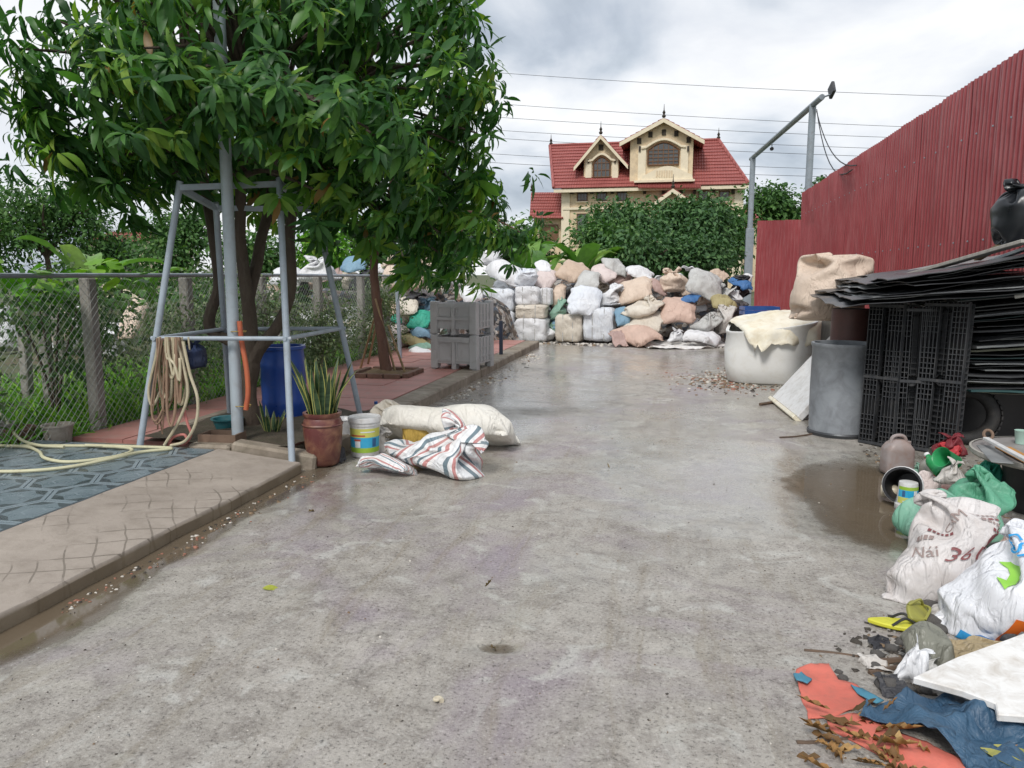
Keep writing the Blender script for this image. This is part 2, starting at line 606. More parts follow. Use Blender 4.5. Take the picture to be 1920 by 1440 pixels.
# ---- red sidewalk, kerb stones
m, nt, b = new_mat('red_paving'); t = NT(nt)
co = t.coords('Object', False)
c = t.mix(t.ramp(t.noise(co, 1.4, 6, .65), [(.35, 0.0), (.65, 1.0)]), (.46, .215, .185), (.37, .165, .14))
c = t.mix(t.ramp(t.noise(co, 5, 7, .7, .5), [(.5, 0.0), (.75, .8)]), c, (.33, .25, .21))
c = t.mix(t.ramp(t.noise(co, .9, 4, .6, .8), [(.52, 0.0), (.68, .8)]), c, (.20, .155, .12))
nt.links.new(c, b.inputs['Base Color']); b.inputs['Roughness'].default_value = .55
nt.links.new(t.bump(t.noise(co, 40, 5), .35, .006), b.inputs['Normal'])
M_redpave = m
M_kerb = plain('kerb_concrete', (.34, .29, .23), (.22, .18, .14), .75, 3.0, bump=.5, bscale=45, dirt=(.10, .085, .05), dirt_amt=.5, dist=.01)
M_conc = plain('old_concrete', (.36, .33, .30), (.27, .24, .21), .8, 3.0, bump=.5, bscale=40, dirt=(.12, .11, .09), dirt_amt=.5, dist=.01)

walk = empty('sidewalk', (0, 0, 0)); tag(walk, kind='structure')
PV = .5
yy = PLAT_Y1 + .26
row = 0
pave_meshes = []
for k in range(4):
    mb = MB(); mb.box((0, 0, 0), (PV - .006, PV - .006, .06))
    me = mb.mesh('paver'); me.materials.append(M_redpave); pave_meshes.append(me)
while yy < 15.6:
    for q in range(4):
        x = -3.09 - PV * (q + .5)
        o = link('paver', pave_meshes[(row + q) % 4], walk, loc=(x, yy + PV / 2, .09 + rng.uniform(-.002, .003)), rot=(rng.uniform(-.004, .004), rng.uniform(-.004, .004), 0))
    yy += PV; row += 1
mb = MB(); mb.span(FENCE_X - .1, -3.085, PLAT_Y1 + .24, 15.6, -.06, .085)
mb.build('paving_bed', M_kerb, walk)
y = PLAT_Y1 + .62
while y < 15.2:
    L = 1.0
    mb = MB(); mb.span(-.155, .155, 0, L - .012, -.12, .125)
    o = mb.build('kerb_stone', M_kerb, walk, bevel=.018)
    o.location = (-2.925 + rng.uniform(-.006, .006), y, rng.uniform(-.004, .004)); o.rotation_euler = (0, rng.uniform(-.01, .01), rng.uniform(-.006, .006))
    y += L

# ---- tiled platform and its ramp
M_t_light = plain('tile_pale_glaze', (.22, .27, .30), (.18, .23, .26), .32, 6, bump=.05)
M_t_mid = plain('tile_blue_grey_glaze', (.125, .17, .195), (.165, .21, .235), .3, 9, bump=.08, bscale=25)
M_t_dark = plain('tile_dark_glaze', (.04, .055, .065), (.065, .085, .095), .3, 9, bump=.08, bscale=25)
M_grout = plain('grout', (.13, .125, .115), (.09, .085, .08), .85, 8)
PZ = .15
plat = empty('tiled_platform', (0, 0, 0)); tag(plat, kind='structure')
mb = MB(); mb.span(FENCE_X - .1, -3.52, .6, PLAT_Y1, -.06, PZ - .012)
mb.build('platform_bed', M_grout, plat)
HR = .235


def hexpts(r, rot=0.0): return [(r * math.cos(math.pi / 3 * k + rot), r * math.sin(math.pi / 3 * k + rot)) for k in range(6)]


def clip_poly(poly, axis, lim, keep_less):
    out = []
    for i in range(len(poly)):
        p, q = poly[i], poly[(i + 1) % len(poly)]
        ip = (p[axis] <= lim) == keep_less
        iq = (q[axis] <= lim) == keep_less
        if ip: out.append(p)
        if ip != iq:
            s = (lim - p[axis]) / (q[axis] - p[axis])
            out.append((p[0] + (q[0] - p[0]) * s, p[1] + (q[1] - p[1]) * s))
    return out


def hex_mesh(cx, cy, x_max, y_max, y_min):
    """one patterned hexagonal tile, cut where the floor ends"""
    me = MB()
    cut = lambda poly: clip_poly(clip_poly(clip_poly(poly, 0, x_max - cx, True), 1, y_max - cy, True), 1, y_min - cy, False)
    g = .0035
    body = cut(hexpts(HR - g))
    if len(body) < 3: return None
    me.prism(body, -.012, 0, 0)
    rings = (HR - g, HR * .86, HR * .56)
    R3 = [hexpts(r) for r in rings]
    for k in range(6):
        k2 = (k + 1) % 6
        q = cut([R3[0][k], R3[0][k2], R3[1][k2], R3[1][k]])
        if len(q) > 2: me._add([(x, y, .0008) for x, y in q], [tuple(range(len(q)))], 0)
        a_, b_ = R3[1][k], R3[1][k2]; c_, d_ = R3[2][k2], R3[2][k]
        mid = ((a_[0] + b_[0]) / 2, (a_[1] + b_[1]) / 2)
        for poly, mi in (([a_, mid, d_], 2), ([mid, b_, c_], 2), ([mid, c_, d_], 1)):
            q = cut(poly)
            if len(q) > 2: me._add([(x, y, .0008) for x, y in q], [tuple(range(len(q)))], mi)
    q = cut(R3[2])
    if len(q) > 2: me._add([(x, y, .0008) for x, y in q], [tuple(range(len(q)))], 1)
    q = cut(hexpts(HR * .30, math.pi / 6))
    if len(q) > 2: me._add([(x, y, .0016) for x, y in q], [tuple(range(len(q)))], 0)
    q = cut(hexpts(HR * .24, math.pi / 6))
    if len(q) > 2: me._add([(x, y, .0022) for x, y in q], [tuple(range(len(q)))], 1)
    m_ = me.mesh('tile')
    for mm in (M_t_light, M_t_mid, M_t_dark): m_.materials.append(mm)
    return m_


whole = None
ci = 0
cx = -3.62
while cx > FENCE_X - .2:
    cy = 1.6 + (HR * math.sqrt(3) / 2 if ci % 2 else 0)
    while cy < PLAT_Y1 + HR:
        inside = cx + HR < -3.525 and cy + HR < PLAT_Y1 - .03
        if inside and whole is None: whole = hex_mesh(cx, cy, 99, 99, -99)
        me = whole if inside else hex_mesh(cx, cy, -3.525, PLAT_Y1 - .03, .6)
        if me: link('tile', me, plat, loc=(cx, cy, PZ + rng.uniform(-.0008, .0008)), rot=(rng.uniform(-.002, .002), rng.uniform(-.002, .002), 0))
        cy += HR * math.sqrt(3)
    cx -= HR * 1.5; ci += 1

m, nt, b = new_mat('scored_concrete'); t = NT(nt)
co = t.coords('Object', False)
c = t.mix(t.ramp(t.noise(co, 1.6, 7, .68), [(.35, 0.0), (.65, 1.0)]), (.40, .345, .295), (.31, .265, .225))
c = t.mix(t.ramp(t.noise(co, 7, 7, .7), [(.45, 0.0), (.75, .6)]), c, (.21, .175, .14))
wv = t.node('ShaderNodeTexNoise'); wv.inputs['Scale'].default_value = 1.7; t.ln(co, wv.inputs['Vector'])
va = t.node('ShaderNodeVectorMath', operation='MULTIPLY_ADD'); t.ln(wv.outputs['Color'], va.inputs[0]); va.inputs[1].default_value = (.17, .17, 0); t.ln(co, va.inputs[2])
vr_ = t.node('ShaderNodeVectorRotate'); vr_.rotation_type = 'Z_AXIS'; vr_.inputs['Angle'].default_value = R(-39); t.ln(va.outputs[0], vr_.inputs['Vector'])
sp = t.node('ShaderNodeSeparateXYZ'); t.ln(vr_.outputs[0], sp.inputs[0])


def line_mask(src, freq, w):
    fr = t.math('FRACT', t.math('MULTIPLY', src, freq))
    return t.math('LESS_THAN', t.math('ABSOLUTE', t.math('SUBTRACT', fr, .5)), w)


lx = line_mask(sp.outputs['X'], 7.5, .035); ly = line_mask(sp.outputs['Y'], 6.5, .035)
ln_ = t.math('MAXIMUM', lx, ly)
fade = t.ramp(t.noise(co, 2.2, 4, .6), [(.46, 0.0), (.58, 1.0)])
sp0 = t.node('ShaderNodeSeparateXYZ'); t.ln(co, sp0.inputs[0])
near = t.math('LESS_THAN', sp0.outputs['Y'], 4.75)
groove = t.math('MULTIPLY', t.math('MULTIPLY', ln_, fade), near)
c = t.mix(t.math('MULTIPLY', groove, .65), c, (.13, .11, .085))
# the wet foot of the ramp is stained by what runs along the kerb
low = t.node('ShaderNodeMapRange'); t.ln(sp0.outputs['Z'], low.inputs[0])
for i_, v_ in zip((1, 2, 3, 4), (.045, .068, 1.0, 0.0)): low.inputs[i_].default_value = v_
c = t.mix(t.math('MULTIPLY', low.outputs[0], .8), c, (.15, .11, .06))
nt.links.new(c, b.inputs['Base Color']); b.inputs['Roughness'].default_value = .72
n1 = t.bump(t.noise(co, 35, 6, .7), .4, .008)
n2 = t.node('ShaderNodeBump', invert=True); n2.inputs['Strength'].default_value = .9; n2.inputs['Distance'].default_value = .008
t.ln(groove, n2.inputs['Height']); t.ln(n1, n2.inputs['Normal'])
nt.links.new(n2.outputs[0], b.inputs['Normal'])
M_ramp = m
mb = MB()
ny = 60; nxr = 12
yv = np.linspace(.6, PLAT_Y1 + .02, ny); pts = []
for j, y in enumerate(yv):
    bx = -2.81 + .015 * fbm((0, y * 2, 7))
    for i in range(nxr + 1):
        s = i / nxr
        pts.append((-3.522 + (bx + 3.522) * s, y, PZ - .006 - (PZ - .006 - .07) * s + .004 * fbm((s * 3, y * 3, 1))))
    pts.append((bx + .012, y, .052)); pts.append((bx + .008, y, -.08))
k = nxr + 3
fs = [(j * k + i, j * k + i + 1, (j + 1) * k + i + 1, (j + 1) * k + i) for j in range(ny - 1) for i in range(k - 1)]
mb._add(pts, fs)
mb._add([pts[(ny - 1) * k + i] for i in range(k)] + [(-3.522, PLAT_Y1 + .02, -.08)], [tuple(reversed(range(k + 1)))])
tag(mb.build('ramp', M_ramp, smooth=True, sharp=35), kind='structure')
# kerb blocks closing the far end of the ramp and the planting bed
bed = empty('planting_bed', (-3.6, 6.0, 0), 0, 'low soil bed edged with concrete kerbs under the large mango tree', 'plant bed')
mb = MB(); mb.box((.50, -.52, .055), (.70, .16, .19), rotm(0, R(8), R(6))); mb.build('kerb_block', M_kerb, bed, bevel=.02)
mb = MB(); mb.box((-.02, -.60, .07), (.36, .12, .2), rotm(0, 0, R(2))); mb.build('kerb_block', M_kerb, bed, bevel=.02)
mb = MB(); mb.box((-.8, .62, .10), (.12, 1.0, .12)); mb.build('kerb_block', M_kerb, bed, bevel=.015)
mb = MB()
for j in range(12):
    for i in range(14):
        q = [(-.8 + 1.42 * (i + a_) / 14, -.5 + 1.7 * (j + b_) / 12) for a_, b_ in ((0, 0), (1, 0), (1, 1), (0, 1))]
        mb.quad(*[(x, y, .150 + .03 * fbm((x * 3, y * 3, 5))) for x, y in q])
mb.build('soil', plain('bed_soil', (.085, .065, .045), (.055, .045, .03), .9, 8, bump=.8, dist=.02, dirt=(.05, .07, .025), dirt_amt=.4), bed, smooth=True)

# ---- the red sheet-metal fence
m, nt, b = new_mat('red_sheet_metal'); t = NT(nt)
co = t.coords('Object', True)
c = t.mix(t.ramp(t.noise(co, 1.2, 5, .6, .4), [(.35, 0.0), (.65, 1.0)]), (.27, .036, .042), (.315, .054, .060))
c = t.mix(t.ramp(t.noise(t.coords('Object', True, (6, 6, .5)), 3, 6, .65), [(.48, 0.0), (.75, .65)]), c, (.37, .15, .15))
c = t.mix(t.ramp(t.noise(co, 14, 5, .7), [(.62, 0.0), (.75, .5)]), c, (.12, .04, .03))
nt.links.new(c, b.inputs['Base Color']); b.inputs['Roughness'].default_value = .42
b.inputs['Specular IOR Level'].default_value = .6
nt.links.new(t.bump(t.noise(co, 2.5, 4), .25, .03), b.inputs['Normal'])
M_red = m
M_steel = plain('galvanised_steel', (.36, .40, .43), (.28, .31, .34), .42, 5, metal=.75, bump=.08, dirt=(.16, .13, .10), dirt_amt=.25)
M_greypaint = plain('grey_paint', (.30, .34, .38), (.24, .28, .31), .5, 5, bump=.08, dirt=(.17, .13, .10), dirt_amt=.35)


def corrugated(w, h, seed, pitch=.125, depth=.022, dents=0.0, wav=.0, sign=1):
    """a ribbed roofing sheet standing in the local xz plane, ribs towards -y"""
    prof = []
    n = int(round(w / pitch))
    for k in range(n):
        x0 = k * pitch
        prof += [(x0, 0), (x0 + pitch * .30, 0), (x0 + pitch * .36, -.006), (x0 + pitch * .42, 0), (x0 + pitch * .64, 0), (x0 + pitch * .72, -depth), (x0 + pitch * .90, -depth), (x0 + pitch * .98, 0)]
    prof.append((n * pitch, 0))
    zs = np.linspace(0, h, 9)
    v, f = [], []
    for z in zs:
        for x, y in prof:
            d = dents * fbm(((x + seed) * 1.2, z * 1.2, 3.1), 3) + wav * fbm(((x + seed) * .4, z * .5, 1), 2)
            top = .010 * fbm((x * .8 + seed * 5, 3, 1)) * (z / h) ** 3
            v.append((x, y * sign + d, z + top))
    k = len(prof)
    for j in range(len(zs) - 1):
        for i in range(k - 1): f.append((j * k + i, j * k + i + 1, (j + 1) * k + i + 1, (j + 1) * k + i))
    me = bpy.data.meshes.new('sheet'); me.from_pydata(v, [], f); me.materials.append(M_red); me.update()
    return me


fence = empty('sheet_metal_fence', (WALL_X, 7, 0), 0, 'tall long red ribbed sheet metal fence along the wet yard', 'fence')
y = 7.0; k = 0
while y < 23.4:
    far = max(0, (y - 16) / 7)
    h = 3.93 - .006 * (k % 3) - .05 * far
    me = corrugated(1.0, h, k * 1.0, dents=.012 + .04 * far, wav=.004 + .015 * far, sign=-1)
    o = link('metal_sheet', me, fence, loc=(.005 * (k % 2), y - 7.0, 0), rot=(0, 0, R(90) + rng.uniform(-.004, .004)))
    o.rotation_euler = (rng.uniform(-.0015, .0015), 0, R(90))
    o.scale = (1.06, 1, 1)
    y += 1.0; k += 1
for z in (.5, 1.9, 3.2):
    mb = MB(); mb.span(.045, .085, 0, 16.4, z, z + .06); mb.build('rail', M_steel, fence)
    mb = MB()
    for ky in np.arange(.15, 16.3, .5): mb.lathe([(.014, 0), (.014, .006), (.008, .014), (0, .015)], 6, (-.024, ky, z + .03), rotm(0, R(-90), 0))
    o_ = mb.build('screws', M_steel, fence); o_['kind'] = 'stuff'
fence2 = empty('sheet_metal_gate', (2.95, 31.0, 0), 0, 'red ribbed sheet metal panel closing the far end behind sacks', 'fence panel')
for k in range(3):
    link('metal_sheet', corrugated(1.0, 3.56 + .02 * k, 40 + k, dents=.01), fence2, loc=(k * 1.0 + .1, .01 * (k % 2), 0))
mb = MB(); mb.span(.1, 3.1, .04, .1, 1.2, 1.26); mb.build('rail', M_steel, fence2)

# portal of two posts and a beam with a floodlight
A = PY(1412, 295, 31.5); B = PY(1524, 197, 24.7)
gf = empty('portal_frame', (A.x, A.y, 0), 0, 'tall grey steel portal frame of two posts and a beam beside the red fence', 'portal frame')
mb = MB(); mb.tube([(0, 0, 0), (0, 0, A.z)], .105, 10); mb.build('post', M_greypaint, gf, smooth=True)
mb = MB(); mb.span(-.15, .15, -.15, .15, 0, 3.3); mb.build('post_sleeve', M_greypaint, gf, bevel=.01)
mb = MB(); mb.tube([(B.x - A.x, B.y - A.y, 0), (B.x - A.x, B.y - A.y, B.z)], .10, 10); mb.build('post', M_greypaint, gf, smooth=True)
dv = (B - A).normalized()
mb = MB(); mb.tube([Vector((0, 0, A.z)) - dv * .3, B - Vector((A.x, A.y, 0)) + dv * .8], .085, 8); mb.build('beam', M_steel, gf, smooth=True)
M_blackplastic = plain('black_plastic', (.012, .012, .014), (.022, .022, .024), .45, 6, bump=.1)
M_darkmetal = plain('dark_metal', (.05, .055, .06), (.09, .09, .095), .5, 6, metal=.5)
fl = empty('floodlight', B + dv * .9 + Vector((.18, -.2, .05)), 0, 'small dark floodlight fixed to the end of the portal beam', 'floodlight')
mb = MB(); mb.box((0, 0, .05), (.09, .34, .36), rotm(R(-30), 0, R(10))); mb.build('lamp_housing', M_darkmetal, fl, bevel=.02)
mb = MB(); mb.tube([(-.18, .1, -.1), (0, 0, -.06), (0, .02, .02)], .025, 6); mb.build('bracket', M_steel, fl)
pc = A + (B - A) * .38
sc_ = empty('security_camera', pc + Vector((0, 0, -.1)), 0, 'small security camera hanging below the portal beam', 'security camera')
mb = MB(); mb.tube([(0, 0, .05), (0, 0, -.12)], .02, 6); mb.build('bracket', M_steel, sc_)
mb = MB(); mb.tube([(-.02, -.14, -.2), (.02, .08, -.16)], .065, 10); mb.build('housing', M_blackplastic, sc_, smooth=True)
M_cable = plain('black_cable', (.02, .02, .022), None, .6, 5, bump=0)
for q, (e, sag) in enumerate(((PX(1598, 318, 3.5), .7), (PX(1606, 310, 3.5), .45))):
    s = B + Vector((.1, -.1, -.15 - .05 * q))
    pts = [s + (e - s) * (i / 10) - Vector((0, 0, sag * 4 * (i / 10) * (1 - i / 10))) for i in range(11)]
    mb = MB(); mb.tube(pts, .014, 5)
    tag(mb.build('sagging_cable', M_cable), 'thin cable sagging from portal beam to the red fence top', 'cable', 'cables sagging from the portal beam')
# overhead lines far behind the yard
for q, (l, r_) in enumerate((((930, 128), (1920, 193)), ((930, 185), (1920, 254)), ((930, 214), (1920, 272)), ((880, 238), (1920, 292)), ((880, 252), (1920, 308)),
                             ((860, 280), (1700, 326)), ((880, 298), (1650, 338)))):
    yl = 80.0 + 3 * (q % 2)
    a_, b_ = PY(l[0] - 700, l[1] - .062 * 700, yl), PY(r_[0] + 300, r_[1] + .062 * 300, yl)
    pts = [a_ + (b_ - a_) * (i / 24) - Vector((0, 0, 1.3 * 4 * (i / 24) * (1 - i / 24) - .9)) for i in range(25)]
    mb = MB(); mb.tube(pts, .021, 5)
    tag(mb.build('power_line', M_cable), 'thin overhead power line crossing the cloudy sky behind the house', 'power line', 'overhead power lines')
# ================================================================== sacks: two sewn sheets, filled and dropped (a small cloth solver)
SN, SM = 26, 34


def simulate_sacks(specs, steps=420, seed=3):
    """specs: dicts w, h, fill, pose ('lie' | 'stand'), tie (None or row share), lump. Returns (B, 2, n+1, m+1, 3)"""
    r = np.random.default_rng(seed)
    B = len(specs)
    w = np.array([s['w'] for s in specs]); h = np.array([s['h'] for s in specs])
    u = np.linspace(-.5, .5, SN + 1); v = np.linspace(0, 1, SM + 1)
    X = np.zeros((B, 2, SN + 1, SM + 1, 3))
    stand = np.array([s['pose'] == 'stand' for s in specs])
    for b_, s in enumerate(specs):
        U, Vv = np.meshgrid(u * s['w'], v * s['h'], indexing='ij')
        bump = .03 * s['w'] * np.sin(math.pi * (u + .5))[:, None] * np.sin(math.pi * v)[None, :]
        for L, sg in ((0, 1), (1, -1)):
            if s['pose'] == 'stand':
                X[b_, L, ..., 0] = U; X[b_, L, ..., 1] = -sg * bump; X[b_, L, ..., 2] = Vv + .02
            else:
                X[b_, L, ..., 0] = U; X[b_, L, ..., 1] = Vv - s['h'] / 2; X[b_, L, ..., 2] = .25 + sg * bump
    X += r.normal(0, .004, X.shape)
    edge = np.zeros((SN + 1, SM + 1), bool); edge[0] = edge[-1] = True; edge[:, 0] = edge[:, -1] = True

    def sew():
        a = (X[:, 0] + X[:, 1]) * .5
        X[:, 0][:, edge] = a[:, edge]; X[:, 1][:, edge] = a[:, edge]

    sew()
    du, dv = (w / SN)[:, None, None, None], (h / SM)[:, None, None, None]
    dd = np.sqrt(du ** 2 + dv ** 2)
    C = []
    for s0 in (0, 1):
        C.append((np.s_[:, :, s0:SN:2, :], np.s_[:, :, s0 + 1:SN + 1:2, :], du, 1.0, .6))
        C.append((np.s_[:, :, :, s0:SM:2], np.s_[:, :, :, s0 + 1:SM + 1:2], dv, 1.0, .6))
    for s0 in (0, 1):
        C.append((np.s_[:, :, s0:SN:2, :-1], np.s_[:, :, s0 + 1:SN + 1:2, 1:], dd, .45, .12))
        C.append((np.s_[:, :, s0:SN:2, 1:], np.s_[:, :, s0 + 1:SN + 1:2, :-1], dd, .45, .12))
    BEND = []
    for s0 in range(4):
        ku = len(range(s0, SN - 1, 4)); kv = len(range(s0, SM - 1, 4))
        BEND.append((np.s_[:, :, s0:s0 + 4 * ku:4, :], np.s_[:, :, s0 + 2:s0 + 2 + 4 * ku:4, :], 2 * du, .02, .02))
        BEND.append((np.s_[:, :, :, s0:s0 + 4 * kv:4], np.s_[:, :, :, s0 + 2:s0 + 2 + 4 * kv:4], 2 * dv, .02, .02))

    def project(c):
        i_, j_, rest, ks, kc = c
        a, b_ = X[i_], X[j_]
        n_ = min(a.shape[2], b_.shape[2]); k_ = min(a.shape[3], b_.shape[3])
        a, b_ = a[:, :, :n_, :k_], b_[:, :, :n_, :k_]
        d = b_ - a
        L = np.sqrt((d * d).sum(-1)) + 1e-9
        e = (L - rest) / L
        e = np.where(e > 0, e * ks, e * kc) * .5
        d *= e[..., None]
        a += d; b_ -= d

    small, big = np.minimum(w, h), np.maximum(w, h)
    vmax = small ** 3 * (big / (math.pi * small) - .142 * (1 - 10 ** (-big / small)))
    vt = vmax * np.array([s['fill'] for s in specs])
    P = X.copy()
    g = -9.8 * (1 / 150) ** 2
    gk = np.array([s.get('grav', 1.0) for s in specs])[:, None, None, None]
    for it in range(steps):
        vel = (X - P) * .965
        P = X.copy()
        gu = np.gradient(X, axis=2); gv = np.gradient(X, axis=3)
        nrm = np.cross(gu, gv)
        nrm[:, 1] *= -1
        sgn = np.where(stand, 1.0, 1.0)[:, None, None, None, None]
        nrm = nrm * sgn
        c0 = X.mean(axis=(1, 2, 3), keepdims=True)
        vol = np.abs(((X - c0) * nrm).sum(-1).sum(axis=(1, 2, 3)) / 3)
        pr = np.clip((vt - vol) / vt, -1.5, 1.0)
        zt = X[..., 2].max(axis=(1, 2, 3))
        hyd = (zt[:, None, None, None] - X[..., 2])
        area = (w * h / (SN * SM))[:, None, None, None]
        pf = (pr[:, None, None, None] * 9e-3 + .0010 * hyd * (pr > -.3)[:, None, None, None] * gk)
        X += vel + nrm / area[..., None] * pf[..., None]
        X[..., 2] += g * .35 * gk
        for c in C: project(c)
        if it % 2 == 0:
            for c in BEND: project(c)
        for b_, s in enumerate(specs):
            if s.get('tie') and it > 60:
                j = int(s['tie'] * SM)
                k = min(1.0, (it - 60) / 150)
                rr = s['w'] * .5 * (1 - k) + s.get('neck', .05) * k
                ring = X[b_, :, :, j]
                cen = ring.reshape(-1, 3).mean(0)
                off = ring - cen
                Lr = np.linalg.norm(off[..., :], axis=-1, keepdims=True) + 1e-9
                X[b_, :, :, j] = cen + off * np.minimum(1, rr / Lr)
            if s['pose'] == 'stand':
                lim = s.get('held', .9)
                j = int(lim * SM)
                cen = X[b_, :, :, j:, :2].reshape(-1, 2).mean(0)
                X[b_, :, :, j:, :2] -= (cen - np.array(s.get('lean', (0, 0)))) * .05
        sew()
        low = X[..., 2] < 0
        X[..., 2] = np.where(low, 0, X[..., 2])
        fr = low[..., None] * np.array([.7, .7, 0])
        X += (P - X) * fr
        X = np.round(X, 6)          # keeps every run of the script identical
    return X


def smooth_grid(Xb):
    """front and back sheets to one vertex list, quads, uv"""
    idx = np.zeros((2, SN + 1, SM + 1), int)
    idx[0] = np.arange((SN + 1) * (SM + 1)).reshape(SN + 1, SM + 1)
    k = (SN + 1) * (SM + 1)
    vs_ = [Xb[0].reshape(-1, 3)]
    inner = np.zeros((SN + 1, SM + 1), bool); inner[1:-1, 1:-1] = True
    idx[1] = idx[0]
    idx[1][inner] = k + np.arange(inner.sum())
    vs_.append(Xb[1][inner])
    V = np.concatenate(vs_)
    U, W = np.meshgrid(np.linspace(0, 1, SN + 1), np.linspace(0, 1, SM + 1), indexing='ij')
    uv = np.concatenate([np.stack([U, W], -1).reshape(-1, 2), np.stack([U, W], -1)[inner]])
    q0 = np.stack([idx[0][:-1, :-1], idx[0][1:, :-1], idx[0][1:, 1:], idx[0][:-1, 1:]], -1).reshape(-1, 4)
    q1 = np.stack([idx[1][:-1, :-1], idx[1][:-1, 1:], idx[1][1:, 1:], idx[1][1:, :-1]], -1).reshape(-1, 4)
    return V, np.concatenate([q0, q1]), uv


SPEC = dict(
    lie_fat=dict(w=.62, h=.95, fill=.92, pose='lie'),
    lie_mid=dict(w=.62, h=1.0, fill=.72, pose='lie'),
    lie_slack=dict(w=.60, h=.95, fill=.46, pose='lie'),
    jumbo=dict(w=.95, h=.95, fill=.95, pose='lie'),
    tied=dict(w=.75, h=1.05, fill=.66, pose='stand', tie=.80, neck=.05, held=.82, grav=.07),
    tied_low=dict(w=.80, h=.95, fill=.40, pose='stand', tie=.74, neck=.06, held=.75, lean=(.08, -.05), grav=.10),
    upright=dict(w=.62, h=.9, fill=.80, pose='stand', held=.95, grav=.06),
    slump=dict(w=.66, h=1.0, fill=.55, pose='stand', held=.97, lean=(.1, .12), grav=.12),
    limp=dict(w=.62, h=.8, fill=.22, pose='lie'),
)
_sim = simulate_sacks(list(SPEC.values()))
SACK_GRID = {}
for (nm, sp_), Xb in zip(SPEC.items(), _sim):
    c_ = Xb.reshape(-1, 3).mean(0)
    Xb = Xb - np.array([c_[0], c_[1], 0])
    rg = np.random.default_rng(len(nm) * 7)
    o_ = rg.uniform(0, 50, 3)
    flat = Xb.reshape(-1, 3)
    SACK_GRID[nm] = Xb


def sack_size(kind):
    p = SACK_GRID[kind].reshape(-1, 3)
    return p.max(0) - p.min(0)


def sack_mesh(kind, mat, subdiv=True, warp=0.0, seed=0, shape=None, tilt=None):
    """a mesh of its own (or shared when called once); shape scales the sack, warp pushes lumps out of it"""
    V, Q, uv = smooth_grid(SACK_GRID[kind])
    V = V.copy()
    if warp:
        o = Vector((seed * 3.7, seed * 1.3, seed * 2.1))
        for i in range(len(V)):
            p = Vector(V[i]) * 4.0 + o
            V[i] += np.array(nvec(p)) * warp * np.array([1, 1, .8 if V[i][2] > .05 else .1])
        V[:, 2] = np.maximum(V[:, 2], 0)
    if shape is not None: V *= np.array(shape)
    me = np_mesh('sack_' + kind, V, Q, mat, True, uv=uv)
    if subdiv:
        o = bpy.data.objects.new('tmp', me); col.objects.link(o)
        md = o.modifiers.new('s', 'SUBSURF'); md.levels = md.render_levels = 1
        dg = bpy.context.evaluated_depsgraph_get(); dg.update()
        me2 = bpy.data.meshes.new_from_object(o.evaluated_get(dg))
        bpy.data.objects.remove(o); bpy.data.meshes.remove(me)
        me = me2
        me.polygons.foreach_set('use_smooth', [True] * len(me.polygons))
    return me


def woven(name, c1, c2=None, dirt=(.20, .15, .10), amt=.45, rough=.55, transl=.12):
    """woven plastic sack cloth: creases, dirt, faint weave"""
    if name in MATS: return MATS[name]
    m, nt, b = new_mat(name); t = NT(nt)
    co = t.coords('Object', True)
    c2 = c2 or tuple(x * .8 for x in c1)
    n1 = t.noise(co, 3.0, 5, .6, .5)
    c = t.mix(t.ramp(n1, [(.35, 0.0), (.68, 1.0)]), c1, c2)
    n2 = t.noise(co, 5.0, 7, .68, .8)
    c = t.mix(t.ramp(n2, [(.66 - amt * .35, 0.0), (.82, amt)]), c, dirt)
    nt.links.new(c, b.inputs['Base Color'])
    b.inputs['Roughness'].default_value = rough
    b.inputs['Specular IOR Level'].default_value = .45
    st = t.node('ShaderNodeMapping'); st.inputs['Scale'].default_value = (2.1, 2.1, .65); t.ln(co, st.inputs[0])
    r1 = t.math('ABSOLUTE', t.math('SUBTRACT', t.noise(st.outputs[0], 3.2, 3, .5, .7), .5))
    r2 = t.math('ABSOLUTE', t.math('SUBTRACT', t.noise(st.outputs[0], 8.0, 4, .55, .9), .5))
    n_a = t.bump(t.ramp(r1, [(0.0, 0.0), (.07, 1.0)]), .55, .014)
    n_b = t.bump(t.ramp(r2, [(0.0, 0.0), (.12, 1.0)]), .45, .006, n_a)
    nt.links.new(n_b, b.inputs['Normal'])
    if transl:
        tr = t.node('ShaderNodeBsdfTranslucent'); nt.links.new(c, tr.inputs[0])
        mx = t.node('ShaderNodeMixShader'); mx.inputs[0].default_value = transl
        nt.links.new(b.outputs[0], mx.inputs[1]); nt.links.new(tr.outputs[0], mx.inputs[2])
        nt.links.new(mx.outputs[0], nt.nodes['Material Output'].inputs[0])
    MATS[name] = m
    return m


